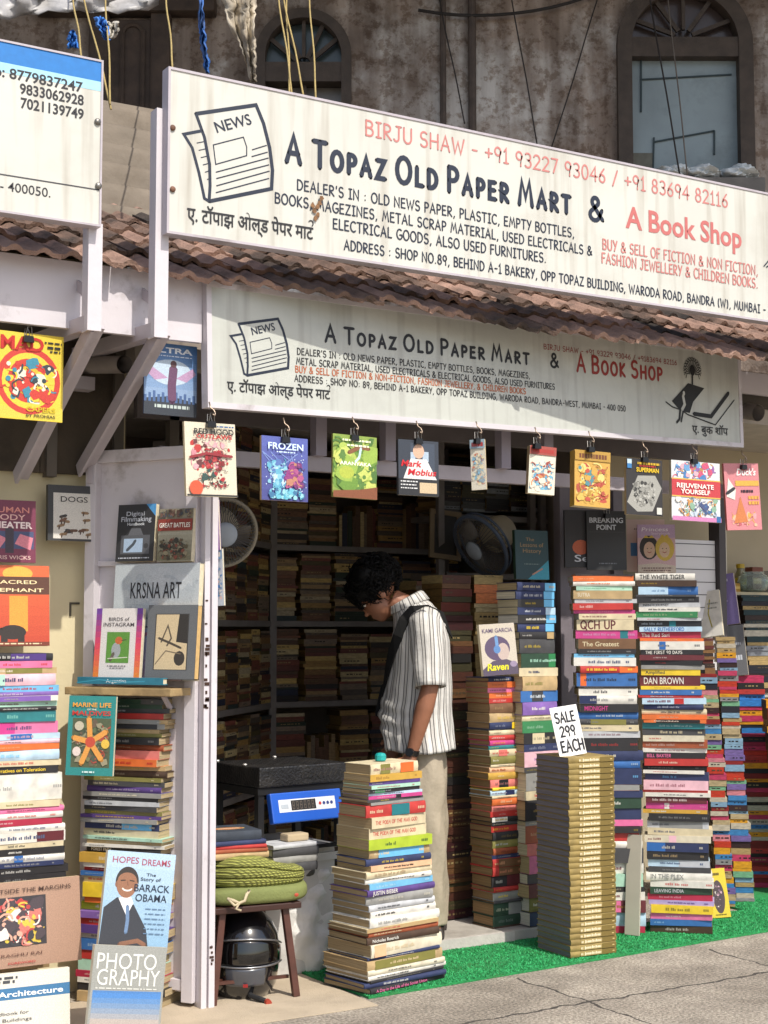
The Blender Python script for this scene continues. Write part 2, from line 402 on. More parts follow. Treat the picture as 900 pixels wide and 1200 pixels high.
def spine_marks(text=None, tc='white', band=None, rnd=None, font='pen', fill=.62, hard=False, bands=None):
    def f(t, w, d, h, bulge):
        a = Art((-w/2, -d/2, 0), (1, 0, 0), (0, 0, 1), (0, -1, 0), lift=.0003)
        col = PAL.get(tc, tc); r = rnd
        if bands:                                               # blocks across the spine
            for u0, u1, bc in bands: a.rect(w * u0, h * .03, w * u1, h * .97, PAL.get(bc, bc))
        if band: a.rect(w * (.04 if r.random() < .5 else .8), h * .05, w * (.2 if r.random() < .5 else .95), h * .95, PAL.get(band, band)) if False else a.rect(w * .8, h * .05, w * .95, h * .95, PAL.get(band, band))
        if text:
            hh = h * fill; W = min(w * .84, hh * .72 * len(text))
            if font == 'pen': a.pen(text, w * .07, (h - hh) / 2, hh, col, width=W, wt=.17)
            else: a.text(text, w * .07, (h - hh) / 2 + hh * .05, hh * .9, col, width=min(w * .84, hh * .6 * len(text)), off=.012)
        else:
            u = w * r.uniform(.05, .3); end = u + w * r.uniform(.15, .5); hh = min(h * r.uniform(.22, .42), .013); v = (h - hh) / 2; k_ = r.uniform(.35, .9); col = tuple(k_ * a_ + (1 - k_) * b_ for a_, b_ in zip(hexf(col), hexf(PAL.get(t.children[0]['tone'], t.children[0]['tone']))))
            while u < end:                                      # words of a title too small to read
                n = r.randint(2, 6)
                for k in range(n):
                    q = hh * r.uniform(.25, .6); up = hh * r.choice((.65, 1, 1, .8)); a.rect(u, v, u + q, v + up, col); u += q + hh * .16
                u += hh * .5
            if r.random() < .45:
                q = w * r.uniform(.82, .88); hh = min(h * .28, .01)
                for k in range(r.randint(2, 4)): a.rect(q, h/2 - hh/2, q + hh * .6, h/2 + hh/2, col); q += hh * .85
        a.build('spine_lettering', t)
    return f
def tcol(c):
    L = sum(lin(PAL.get(c, c)))
    return random.choice(['black', 'navy', 'maroon', 'red', 'charcoal']) if L > .95 else random.choice(['white', 'ivory', 'cream', 'white', 'yellow', 'silver'])
def proj(p):
    v = Vector(p) - Vector((0, 0, H)); t = v.dot(FWD); return 450 + FPX * v.dot(RGT) / t, 600 - FPX * v.dot(UPV) / t
def z_at(p, py):
    """height at which the plumb line through p shows at picture row py"""
    d = ray(proj(p)[0], py); q = Vector(p) - Vector((0, 0, H)); return H + d.z * (Vector((q.x, q.y, 0)).dot(FW) / d.dot(FW))
NB = 0
def stack(name, where, fl, flt, wpx, yaw, d, spec, group, z0=0., hard=.25, jit=.006, yj=1.6, page=None, corner='l', dw=None, seed=1):
    """fl/flt: picture position of the front-left corner at foot and top; wpx: spine widths in pixels at top and foot"""
    global NB
    r = random.Random(seed); p0 = G(*fl, z0); ya = R(yaw)
    X = Vector((math.cos(ya), math.sin(ya), 0)); Yv = Vector((-X.y, X.x, 0))
    t = (p0).dot(FW); k = t / FPX / math.cos(ya + R(31.5))
    w1, w0 = wpx[0] * k, wpx[1] * k
    ztop = z_at(p0, flt[1]); lean = RGT * ((flt[0] - proj(Vector((p0.x, p0.y, ztop)))[0]) * t / FPX)
    items = []
    for s in spec:
        txt = None
        if '@' in s: s, txt = s.split('@')
        q = s.split(); items.append((q[0], float(q[1]), q[2:], txt))
    tot = sum(i[1] for i in items); hs = ztop - z0; z = ztop
    for n, (col, th, opt, txt) in enumerate(items):
        h = th / tot * hs; z -= h; f = (z - z0) / hs
        w = w0 + (w1 - w0) * f; dd = d if dw is None else dw[0] + (dw[1] - dw[0]) * (1 - f)
        w *= r.uniform(.94, 1.04); dd *= r.uniform(.93, 1.05)
        sx = X if corner == 'l' else -X
        wm = (w0 + (w1 - w0) * f)
        c = p0 + lean * f + sx * (wm / 2) + Yv * ((d if dw is None else dd) / 2) + X * r.uniform(-jit, jit) + Yv * r.uniform(-jit, jit) * .8
        size = 'thin' if h < .014 else ('thick' if h > .034 else '')
        above = f'under {wd(items[n-1][0])}' if n else 'on top'
        lab = f"{size} {wd(col)} book {above}, {ORD[n]} down {where}".strip()
        isb = ('hb' in opt) or ('pb' not in opt and r.random() < hard)
        pg = next((o[2:] for o in opt if o.startswith('p=')), None) or page or r.choice(['cdbf9b', 'd9cfb4', 'c2b088', 'dcd6c6', 'b59f74'])
        tc = next((o[2:] for o in opt if o.startswith('t=')), None) or tcol(col)
        bands = [(float(a), float(b), c_) for a, b, c_ in (o[2:].split(',') for o in opt if o.startswith('b='))]
        fill = float(next((o[2:] for o in opt if o.startswith('f=')), .62))
        mk = None if 'plain' in opt else spine_marks(txt, tc, None, r, 'sans' if 'sans' in opt else 'pen', fill, isb, bands)
        make_book(lab, w, dd, h * .985, col, (c.x, c.y, z), ya + R(r.uniform(-yj, yj)), group, isb, pg, mk, R(r.uniform(-.45, .45)))
        NB += 1
    return p0, lean, hs
# books nobody could pick out one by one: one object
STUFF = MB(); SCOL = STUFF.bm.loops.layers.color.new('Col')
def sbox(M, x0, y0, z0, x1, y1, z1, col, page='b8a680', spine=True):
    k = len(STUFF.bm.faces); STUFF.box(x0, y0, z0, x1, y1, z1, M); STUFF.bm.faces.ensure_lookup_table()
    c = (*lin(PAL.get(col, col) if isinstance(col, str) else col), 1); g = (*lin(page), 1)
    for i, f in enumerate(list(STUFF.bm.faces)[k:]):
        cc = g if (i in (0, 1, 3)) else c                       # the two ends and the fore edge show paper
        for l in f.loops: l[SCOL] = cc
def sstack(base, yaw, w, d, z0, z1, cols, r, th=(.012, .04), lean=(0, 0), page=None, jit=.006):
    z = z0; i = 0; X = Vector((math.cos(yaw), math.sin(yaw), 0))
    while z < z1 - .008:
        h = min(r.uniform(*th), z1 - z); f = (z - z0) / max(.01, z1 - z0)
        M = Matrix.Translation((base[0] + lean[0] * f + r.uniform(-jit, jit), base[1] + lean[1] * f + r.uniform(-jit, jit), z)) @ Matrix.Rotation(yaw + R(r.uniform(-1.5, 1.5)), 4, 'Z')
        ww = w * r.uniform(.9, 1.02); dd = d * r.uniform(.88, 1.02)
        col = cols[i % len(cols)] if isinstance(cols, list) and r.random() < .0 else r.choice(cols)
        sbox(M, -ww/2, 0, 0, ww/2, dd, h * .97, col, page or r.choice(['b8a680', 'a8946a', 'c9bc9c', '8f7c58']))
        if r.random() < .38:                                     # a line of title on the spine
            tc = r.choice(['a89a7c', '8d7f66', 'c4b898']) if sum(lin(PAL.get(col, col) if isinstance(col, str) else col)) < .9 else '4a3f38'
            u = -ww * r.uniform(.1, .4); e = u + ww * r.uniform(.2, .6)
            while u < e:
                q = r.uniform(.006, .022); sbox(M, u, -.0010, h * .4, u + q, -.0002, h * .6, tc, tc); u += q + r.uniform(.004, .012)
        z += h; i += 1

# ------------------------------------------------------------------ books and booklets shown face out
def display(name, label, cat, box, Y, yaw=0., lean=0., th=.02, col='white', art=None, page='d8cdb0', roll=0., group=None, hard=False, plain=False, pose='base', z=None):
    """box = left, right, top, bottom in the picture; the face looks along -y, turned by yaw, leaning back by lean"""
    x0, x1, y0, y1 = box; c = PP((x0 + x1) / 2, y1, *Y) if isinstance(Y, tuple) else P((x0 + x1) / 2, y1, Y); t = c.dot(FW)
    wd_ = (x1 - x0) * t / FPX / math.cos(R(yaw + 31.5)); hh = (y1 - y0) * t / FPX / math.cos(R(lean)) * .995
    if z is not None: c.z = z
    e = thing(name, label, cat, c, 0, group)
    e.rotation_euler = (Matrix.Rotation(R(yaw), 4, 'Z') @ Matrix.Rotation(R(-lean), 4, 'X') @ Matrix.Rotation(R(roll), 4, 'Y')).to_euler()
    w = wd_; b = .0025 if hard else .0012
    if plain: MB().box(-w/2, 0, 0, w/2, th, hh).build('board', mat(PAL.get(col, col), .5, .06), e)
    else:
        mb = MB(); s = b
        mb.box(-w/2, 0, 0, w/2, s, hh, None, .0006 if hard else 0); mb.box(-w/2, th - s, 0, w/2, th, hh, None, .0006 if hard else 0)
        mb.box(-w/2, s + .0002, .0004, -w/2 + s, th - s - .0002, hh - .0004)
        setcol(mb.build('cover', GLOSS, e), col)
        i = .003 if hard else .0006
        pb = MB(); pb.box(-w/2 + s + .0002, s + .0004, i, w/2 - i, th - s - .0004, hh - i)
        o = pb.build('pages', PAPER2, e); setcol(o, page)
    if art:
        a = Art((-w/2, 0, 0), (1, 0, 0), (0, 0, 1), (0, -1, 0), lift=.0004); a.W, a.H = w, hh; a.pic = True
        a.T = Art((-w/2, 0, 0), (1, 0, 0), (0, 0, 1), (0, -1, 0), lift=.0016); a.T.W, a.T.H = w, hh
        art(a, w, hh)
        dl = max(0, a.l + .0003 - .0016)
        for v in a.T.bm.verts: v.co.y -= dl
        if len(a.bm.verts): a.build('cover_picture', e)
        if len(a.T.bm.verts): a.T.build('title', e)
    return e
PAPER2 = objcol('page_edges', .85, .12, 60.)
# ================================================================== THE SETTING
Ys, Ye, Yb0, Yp, Yw = 4.75, 4.86, 4.93, 5.0, 5.6      # sign, eave, banner, door post, wall
# pavement: one concrete sheet with cracked joints
def pavement_mat():
    M = mat('aca294', .9, .22, 6., .9, 180., stain='736a5e', stscale=1.7, stamt=.6, lo=.45, hi=.68).copy(); t = M.node_tree
    b = t.nodes['Principled BSDF']; tc = next(n for n in t.nodes if n.type == 'TEX_COORD')
    src = b.inputs['Base Color'].links[0].from_socket
    nz = t.nodes.new('ShaderNodeTexNoise'); nz.inputs['Scale'].default_value = 7; nz.inputs['Detail'].default_value = 6
    t.links.new(tc.outputs['Object'], nz.inputs['Vector'])
    sp = t.nodes.new('ShaderNodeTexNoise'); sp.inputs['Scale'].default_value = 90; sp.inputs['Detail'].default_value = 8
    t.links.new(tc.outputs['Object'], sp.inputs['Vector'])
    sx = t.nodes.new('ShaderNodeSeparateXYZ'); t.links.new(tc.outputs['Object'], sx.inputs[0])
    def mth(op, a, b_):
        n = t.nodes.new('ShaderNodeMath'); n.operation = op
        for i, q in enumerate((a, b_)):
            if hasattr(q, 'links'): t.links.new(q, n.inputs[i])
            elif q is not None: n.inputs[i].default_value = q
        return n.outputs[0]
    wob = mth('MULTIPLY', mth('SUBTRACT', nz.outputs[0], .5), .10)
    def line(comp, at, width):
        d = mth('ABSOLUTE', mth('SUBTRACT', mth('ADD', comp, wob), at), 0)
        return mth('LESS_THAN', d, width)
    def near(comp, lim): return mth('LESS_THAN', comp, lim)
    jx = [G(700, 1178), G(866, 1122)]; jy = G(730, 1168).y
    msk = line(sx.outputs[1], jy, .007)
    for q in jx: msk = mth('MAXIMUM', msk, mth('MULTIPLY', line(sx.outputs[0], q.x, .006), near(sx.outputs[1], G(833, 1112).y)))
    mx = t.nodes.new('ShaderNodeMix'); mx.data_type = 'RGBA'; t.links.new(msk, mx.inputs[0])
    m2 = t.nodes.new('ShaderNodeMix'); m2.data_type = 'RGBA'; m2.blend_type = 'MULTIPLY'; m2.inputs[0].default_value = 1
    rr = t.nodes.new('ShaderNodeMapRange'); rr.inputs[1].default_value = .35; rr.inputs[2].default_value = .65; rr.inputs[3].default_value = .5; rr.inputs[4].default_value = 1.35
    t.links.new(sp.outputs[0], rr.inputs[0]); t.links.new(src, m2.inputs[6]); t.links.new(rr.outputs[0], m2.inputs[7])
    t.links.new(m2.outputs[2], mx.inputs[6]); mx.inputs[7].default_value = (.06, .052, .045, 1)
    t.links.new(mx.outputs[2], b.inputs['Base Color']); return M
g = MB(); g.quad((-600, -600, 0), (600, -600, 0), (600, 600, 0), (-600, 600, 0)); tag(g.build('pavement', pavement_mat()), kind='structure')
# paler strip of screed beside the stool, and the shop floor step
g = MB(); a = G(236, 1196); b = G(392, 1166)
g.prism([(1.2, 4.80), (G(426, 1172).x, 4.80), (G(340, 1137).x, 5.42), (1.2, 5.42)], Vector((1, 0, 0)), Vector((0, 1, 0)), Vector((0, 0, 1)), Vector((0, 0, .001)), .004)
tag(g.build('floor_screed', mat('b3a48e', .9, .1, 6., .3, 150., stain='857866', stscale=3.)), kind='structure')
STEPZ = .055
g = MB(); g.box(2.45, 5.44, .001, 4.75, 7.7, STEPZ, None, .006)
tag(g.build('shop_floor', mat('a9a39a', .8, .12, 8., .2, 90., stain='5c554c', stscale=4.)), kind='structure')

# ---- old building behind, shaded by a slab added out of view
YB = 8.6
PLAST = mat('6f625a', .9, .30, 1.6, .6, 26., stain='a09993', stscale=1.15, stamt=.85, lo=.5, hi=.66)
PL2 = None
def plaster():
    M = mat('94877c', .92, .32, 2.2, .9, 30., stain='cbc8c3', stscale=1.4, stamt=.85, lo=.5, hi=.62).copy(); t = M.node_tree
    b = t.nodes['Principled BSDF']; src = b.inputs['Base Color'].links[0].from_socket
    tc = next(n for n in t.nodes if n.type == 'TEX_COORD')
    mp = t.nodes.new('ShaderNodeMapping'); mp.inputs['Scale'].default_value = (4.2, 1, .4)     # runs of dirty water down the wall
    n = t.nodes.new('ShaderNodeTexNoise'); n.inputs['Scale'].default_value = 1.4; n.inputs['Detail'].default_value = 7
    t.links.new(tc.outputs['Object'], mp.inputs[0]); t.links.new(mp.outputs[0], n.inputs['Vector'])
    r = t.nodes.new('ShaderNodeValToRGB'); r.color_ramp.elements[0].position = .42; r.color_ramp.elements[1].position = .62
    r.color_ramp.elements[0].color = (.46, .41, .38, 1); r.color_ramp.elements[1].color = (1.05, 1.05, 1.05, 1)
    t.links.new(n.outputs[0], r.inputs[0])
    m2 = t.nodes.new('ShaderNodeMix'); m2.data_type = 'RGBA'; m2.blend_type = 'MULTIPLY'; m2.inputs[0].default_value = .85
    n3 = t.nodes.new('ShaderNodeTexNoise'); n3.inputs['Scale'].default_value = 9; n3.inputs['Detail'].default_value = 10; n3.inputs['Roughness'].default_value = .75
    t.links.new(tc.outputs['Object'], n3.inputs['Vector'])
    r3 = t.nodes.new('ShaderNodeValToRGB'); r3.color_ramp.elements[0].position = .43; r3.color_ramp.elements[1].position = .50
    r3.color_ramp.elements[0].color = (.5, .42, .36, 1); r3.color_ramp.elements[1].color = (1, 1, 1, 1)
    t.links.new(n3.outputs[0], r3.inputs[0])
    m3 = t.nodes.new('ShaderNodeMix'); m3.data_type = 'RGBA'; m3.blend_type = 'MULTIPLY'; m3.inputs[0].default_value = .8
    t.links.new(src, m2.inputs[6]); t.links.new(r.outputs[0], m2.inputs[7])
    t.links.new(m2.outputs[2], m3.inputs[6]); t.links.new(r3.outputs[0], m3.inputs[7]); t.links.new(m3.outputs[2], b.inputs['Base Color']); return M
bld = thing('old_building', 'weathered brown plaster building with arched windows rising behind the big sign', 'building', (P(500, 100, YB).x, YB, 0), math.atan2(RGT.y, RGT.x))
BP = bld.location.copy()
def B(px, py, off=0.): return PP(px, py, BP - FW * off, FW)      # a spot on (or off in front of) the building's face, which is turned from the shop front
def bmx(px, py): v = B(px, py); return (v - BP).dot(RGT), v.z
def arched(px0, px1, spring, py_bottom):
    x0, _ = bmx(px0, 60); x1, _ = bmx(px1, 60); zs = bmx((px0 + px1) / 2, spring)[1]; zb = bmx((px0 + px1) / 2, py_bottom)[1]
    r = (x1 - x0) / 2; return x0, x1, zb, zs, r
W1 = arched(300, 412, 68, 300); W2 = arched(722, 880, 55, 330)
# wall with arched holes: strips between, below and above the openings
wall = MB()
def opening(W, n=18):
    x0, x1, zb, zs, r = W; cx = (x0 + x1) / 2
    return [(cx + r * math.cos(math.pi * k / n), zs + r * math.sin(math.pi * k / n)) for k in range(n + 1)]
XL, XR, ZT = -7, 8, 6.9
MB().box(XL, .55, 2.5, XR, .6, ZT).build('inner_wall', mat('2a2623', .9), bld)
segs = [(XL, W1[0]), (W1[1], W2[0]), (W2[1], XR)]
for a, b in segs: wall.box(a, 0, 0, b, .35, ZT)
for W in (W1, W2):
    x0, x1, zb, zs, r = W; wall.box(x0, 0, 0, x1, .35, zb)
    arcp = opening(W)
    for (xa, za), (xb, zb2) in zip(arcp, arcp[1:]):              # masonry over the arch
        f = [(xa, za), (xa, ZT), (xb, ZT), (xb, zb2)]
        wall.prism(f, Vector((1, 0, 0)), Vector((0, 0, 1)), Vector((0, 1, 0)), Vector((0, 0, 0)), .35)
wall.build('wall', plaster(), bld)
DW = mat('453b33', .7, .25, 12., .3, 60.)
def window(W, kind):
    x0, x1, zb, zs, r = W; cx = (x0 + x1) / 2; mb = MB()
    outer = [(x1, zb)] + opening(W, 24) + [(x0, zb)]; t = .10 if kind else .07
    k = (r - t) / r
    inner = [(cx + (x - cx) * k, zs + (z - zs) * k if z > zs else z) for x, z in outer]
    for i in range(len(outer) - 1):
        a, b, c, d = outer[i], outer[i+1], inner[i+1], inner[i]
        mb.prism([a, b, c, d], Vector((1, 0, 0)), Vector((0, 0, 1)), Vector((0, -1, 0)), Vector((0, .05, 0)), .12)
    zt = zs - (.02 if kind else .12)
    mb.box(x0 + t, -.06, zt - .07, x1 - t, .06, zt + .07)
    for j, ang in enumerate((30, 60, 90, 120, 150)):            # bars of the fanlight
        a = R(ang); p = (cx + math.cos(a) * .15 * r, -.0, zt + .07 + math.sin(a) * .15 * r); q = (cx + math.cos(a) * k * r, -.0, zs + math.sin(a) * k * r)
        mb.bar(p, q, .025, .03)
    f = mb.build('window', DW, bld)
    gm = MB(); gm.box(x0 + t * .5, .06, zt, x1 - t * .5, .08, zs + r)
    gm.build('fanlight_pane', mat('4a5657' if not kind else '4b403d', .25, .3, 3.), f)
    return f, x0 + t, x1 - t, zb, zt - .07
f1, xa, xb, za, zt = window(W1, 0)
g = MB(); g.box(xa, .07, za, xb, .09, zt); g.build('pane', mat('6d6862', .35, .3, 4., stain='8d8880', stscale=3.), f1)
g = MB(); g.bar(((xa + xb) / 2, .03, za), ((xa + xb) / 2, .03, zt), .04); g.build('mullion', DW, f1)
f2, xa, xb, za, zt = window(W2, 1)
g = MB(); g.box(xa, .03, za, xb, .06, zt)
g.build('shutter_board', mat('8b999e', .7, .12, 3., .15, 40., stain='6f7a7c', stscale=5., stamt=.5), f2)
g = MB()
for (p, q) in (((751, 92), (858, 86)), ((768, 165), (838, 152)), ((767, 160), (766, 200)), ((838, 152), (838, 180)), ((752, 62), (752, 130))):
    a, b = bmx(*p), bmx(*q); g.bar((a[0], .022, a[1]), (b[0], .022, b[1]), .012, .01)
g.build('board_seams', mat('39474b', .8), f2)
g = MB(); a, b = bmx(741, 178), bmx(766, 200); g.box(a[0], .0225, b[1] - .2, b[0], .0295, a[1]); g.build('patch', mat('6b6a60', .8, .2, 20.), f2)
# left part of the building: panelled wooden screen
g = MB(); a, b = bmx(128, 28), bmx(186, 200)
g.box(a[0], -.08, b[1] - .6, b[0], -.001, a[1], None, .01); wp = mat('3f3229', .75, .35, 9., .4, 30., stain='554539', stscale=5.)
sc_ = g.build('wooden_screen', wp, bld)
g = MB(); a2, b2 = bmx(146, 46), bmx(168, 200); cx = (a2[0] + b2[0]) / 2; rr = (b2[0] - a2[0]) / 2
path = [(a2[0], b2[1] - .5)] + [(cx - rr * math.cos(R(q)), a2[1] + rr * math.sin(R(q))) for q in range(0, 181, 20)] + [(b2[0], b2[1] - .5)]
g.tube([(x, -.085, z) for x, z in path], .018, 6); g.build('arched_moulding', wp, sc_)
g = MB()
for px in (118, 190): q = bmx(px, 60); g.box(q[0] - .07, -.1, 2.5, q[0] + .07, -.001, ZT, None, .02)
q = bmx(150, 22); g.box(a[0] - .5, -.14, q[1], b[0] + .4, -.001, q[1] + .12, None, .02); g.build('timber_posts', wp, bld)
g = MB(); q0 = bmx(-140, 60)
x0, x1 = bmx(-70, 70)[0], bmx(30, 70)[0]; zc = bmx(-10, 70)[1]; rr = (x1 - x0) / 2
g.prism([(x1, zc - 2)] + arc((x0 + x1) / 2, zc - .3, rr, rr, 0, 180, 14) + [(x0, zc - 2)], Vector((1, 0, 0)), Vector((0, 0, 1)), Vector((0, -1, 0)), Vector((0, -.001, 0)), .03)
g.build('blind_arch', mat('2a211c', .8, .3, 6.), bld)
for px0, px1, wv in ((556, 561, .07), (588, 593, .09), (524, 528, .05)):   # pipes and edges down the wall
    pass
g = MB()
for px, rr in ((519, .022), (553, .028)):
    q = bmx(px, 100); g.tube([(q[0], -.04, 2.6), (q[0], -.04, ZT - .2)], rr, 8)
shade_auto(g.build('drain_pipe', mat('4a3f38', .7, .25, 14.), bld))
q0, q1 = bmx(732, 205), bmx(885, 205); g = MB(); g.box(q0[0], -.28, q0[1] - .2, q1[0], -.001, q0[1] - .10, None, .01); g.build('ledge', mat('6d6a66', .8, .2, 8.), bld)
g = MB(); g.box(XL, -1.9, ZT - .35, XR, .35, ZT); g.build('unseen_shade_slab', mat('6a625a', .9, .2), bld)  # unseen slab, added to keep the sun off the wall

# ---- corrugated sheet roof between the two signs
M_SHEET = mat('73685a', .75, .16, 5., .25, 60., stain='5f5344', stscale=4., stamt=.8, lo=.5, hi=.72)
A0, A1 = P(90, 268, 5.75), P(215, 268, 5.75); B0 = P(110, 118, 6.25)
mb = MB(); n = 66; prev = None
for i in range(n + 1):
    f = i / n; y = 5.75 + .55 * f; z = A0.z - .05 + (B0.z - A0.z + .08) * f + .046 * math.sin(f * 7 * 2 * math.pi)
    row = []
    for j in range(9): x = 1.15 + (4.0 - 1.15) * j / 8; row.append(mb.bm.verts.new((x, y, z + .006 * math.sin(j * 2.1 + f * 4) - (.0 if j < 4 else .0))))
    if prev:
        for j in range(8): mb.face([prev[j], prev[j+1], row[j+1], row[j]])
    prev = row
o = mb.build('corrugated_sheet', M_SHEET, smooth=True)
tag(o, 'brown corrugated roofing sheet showing in the gap between the two upper signs', 'roofing sheet')
md = o.modifiers.new('thickness', 'SOLIDIFY'); md.thickness = .006

# ---- clay tile roof over the shop front
TB = [mat('70594c', .9, .35, 9., .7, 90., stain='2e2824', stscale=3.2, stamt=.85, lo=.46, hi=.62), mat('97796a', .9, .35, 9., .7, 90., stain='4e4239', stscale=4., stamt=.8, lo=.5, hi=.66), mat('40362f', .9, .3, 9., .7, 90., stain='201c19', stscale=4., stamt=.85, lo=.45, hi=.6)]  # weathered clay tones; the darker ones also hold the sign's shade
roof = thing('tiled_roof', 'sagging terracotta tile roof running along the shop front below the big sign', 'roof', (2.0, Ye, 2.6))
rt = random.Random(3)
def eave_z(x):                                                  # sagging eave, from the photograph's line
    pts = [(.9, 2.60), (1.5, 2.605), (2.2, 2.595), (3.0, 2.60), (3.7, 2.565), (4.4, 2.575), (5.2, 2.56), (8, 2.56)]
    for (a, za), (b, zb) in zip(pts, pts[1:]):
        if x <= b: return za + (zb - za) * (x - a) / (b - a)
    return 2.56
mb = MB(); slope = .5; expo = .20; tw = .21
for rowi in range(6):
    y0 = Ye + rowi * expo
    x = .2 + (.11 if rowi % 2 else 0) 
    while x < 7.2:
        dz = rt.uniform(-.006, .006); dy = rt.uniform(-.022, .022); yaw = rt.uniform(-.03, .03); n = 14; mb.mi = rt.choice((0, 0, 0, 1, 1, 2)) if rowi else rt.choice((0, 1, 1, 1)); chip = [rt.uniform(-.004, .004) for _ in range(n + 1)]; hv = rt.uniform(.016, .022)  # rows behind the eave get darker tiles, the sign's shade put into colour
        def top(u, v): 
            xx = x + u * tw; yy = y0 + dy + v * .29 + (u - .5) * yaw
            wv = hv * (max(0, math.sin(u * 2 * math.pi * 1.0 * 2 - 1.2)) ** .7)
            zz = eave_z(xx) + slope * (yy - Ye) + .022 + wv * (1 if v < .2 else .9) + dz + (.028 * (1 - v))
            return (xx, yy, zz)
        f0 = [mb.bm.verts.new(top(k / n, 0)) for k in range(n + 1)]
        f1 = [mb.bm.verts.new(top(k / n, 1)) for k in range(n + 1)]
        th = .016
        b0 = [mb.bm.verts.new((v.co.x, v.co.y + .004 + abs(c_), v.co.z - th - c_)) for v, c_ in zip(f0, chip)]; b1 = [mb.bm.verts.new((v.co.x, v.co.y, v.co.z - th)) for v in f1]
        for k in range(n):
            mb.face([f0[k], f0[k+1], f1[k+1], f1[k]]); mb.face([b0[k+1], b0[k], b1[k], b1[k+1]]); mb.face([f0[k+1], f0[k], b0[k], b0[k+1]])
        for k in (0, n): mb.face([f0[k], f1[k], b1[k], b0[k]])
        x += tw + .003
shade_auto(mb.build('tiles', TB, roof), 45); roof.children[0].location = (-2.0, -Ye, -2.6)
mb = MB()
for k in range(1, 3): mb.box(.2 - 2, .16 + k * .35, -.07 + (.16 + k * .35) * slope, 5.2, .2 + k * .35, -.025 + (.16 + k * .35) * slope)
mb.build('battens', mat('4a3b2e', .8), roof)

# ---- grey painted fascia under the eave
GREY = mat('a39aa6', .6, .07, 3., .08, 30., stain='7d747d', stscale=3., stamt=.4, lo=.55, hi=.75)
LAV = mat('ccc6ca', .5, .07, 3., .12, 30., stain='75695f', stscale=5., stamt=.65, lo=.58, hi=.74)
STEEL = mat('b5adb3', .5, .08, 5., .1, 40., stain='7a6f6a', stscale=4., stamt=.5, lo=.55, hi=.72)
def fascia(xa, xb, name, lab, y):
    z = P(120, 389, y).z if y < 5.1 else P(885, 462, y).z
    mb = MB(); mb.box(xa, y, z, xb, y + .025, 2.66); return tag(mb.build(name, LAV), lab, 'board')
fascia(.6, 2.255, 'fascia_board', 'grey painted board under the tile eave left of the lower sign', 4.955)
fascia(2.26, 7.5, 'fascia_board', 'grey painted board behind the lower sign, showing at its right end', 5.36)

# ---- walls of the shop and its neighbours
CREAM = mat('cfc3a0', .8, .06, 3., .12, 40., stain='a3987c', stscale=2.2, stamt=.45, lo=.56, hi=.74)
mb = MB(); mb.box(-.8, Yw, 0, 2.22, Yw + .15, 2.9); tag(mb.build('cream_wall', CREAM), 'cream painted wall left of the folded metal door', 'wall')
mb = MB(); a = P(87, 707, Yw); mb.box(a.x - .02, Yw - .006, a.z - .004, a.x + .02, Yw - .001, a.z + .004); mb.box(a.x - .02, Yw - .006, a.z - .05, a.x - .013, Yw - .001, a.z - .004)
tag(mb.build('wall_hook', mat('4a4438', .6)), 'small dark angled hook on the sunny cream wall', 'hook')
DKW = mat('8a7f74', .85, .2, 4.)
shell = thing('shop_room', 'dark shop interior with shelved back wall behind the browsing man', 'room', (2.5, 5.5, 0))
def sh(name, *b, m=DKW): mb = MB(); mb.box(*[b[i] - (2.5, 5.5, 0)[i % 3] for i in range(6)]); return mb.build(name, m, shell)
sh('back_wall', 2.2, 7.6, 0, 6.6, 7.7, 3.0); sh('side_wall', 2.12, 5.77, 0, 2.2, 7.7, 3.0); sh('side_wall', 5.0, 6.1, 0, 5.08, 7.6, 3.0)
sh('ceiling', 2.2, 5.46, 2.42, 6.6, 7.7, 2.5, m=mat('b5aca2', .8)); 
mb = MB(); mb.box(5.09, 6.35, 0, 8.0, 6.5, 2.9); tag(mb.build('beige_wall', mat('b5a88e', .8, .08, 3.)), 'beige back wall of the neighbouring stall with a jar shelf', 'wall')
mb = MB(); mb.box(-.8, 5.1, 2.5, 2.21, 5.6, 2.56); mb.box(5.3, 5.42, 2.5, 8, 6.4, 2.56); tag(mb.build('soffit', mat('4d463e', .85)), kind='structure')
# ================================================================== SIGNS
def flex(col, dirt, k, bump):
    """printed flex sheet: faint dust runs down it and a slightly slack surface"""
    M = mat(col, .45, .04, 1.6, bump, 3.2, stain=dirt, stscale=2.4, stamt=.3, lo=.52, hi=.8).copy(); t = M.node_tree; b = t.nodes['Principled BSDF']; src = b.inputs['Base Color'].links[0].from_socket
    tc = next(n for n in t.nodes if n.type == 'TEX_COORD'); mp = t.nodes.new('ShaderNodeMapping'); mp.inputs['Scale'].default_value = (14, 1, .9)
    n = t.nodes.new('ShaderNodeTexNoise'); n.inputs['Scale'].default_value = 1.5; n.inputs['Detail'].default_value = 8; t.links.new(tc.outputs['Object'], mp.inputs[0]); t.links.new(mp.outputs[0], n.inputs['Vector'])
    r = t.nodes.new('ShaderNodeValToRGB'); r.color_ramp.elements[0].position = .5; r.color_ramp.elements[1].position = .8; r.color_ramp.elements[0].color = (0, 0, 0, 1); r.color_ramp.elements[1].color = (k, k, k, 1); t.links.new(n.outputs[0], r.inputs[0])
    mx = t.nodes.new('ShaderNodeMix'); mx.data_type = 'RGBA'; t.links.new(r.outputs[0], mx.inputs[0]); t.links.new(src, mx.inputs[6]); mx.inputs[7].default_value = (*lin(dirt), 1); t.links.new(mx.outputs[2], b.inputs['Base Color'])
    for q in t.nodes:
        if q.type == 'BUMP': q.inputs['Distance'].default_value = .05
    return M
WSIGN = flex('cac9c0', '8a7d68', .55, .10)
WBAN = flex('bdbfb7', '84807a', .5, .35)
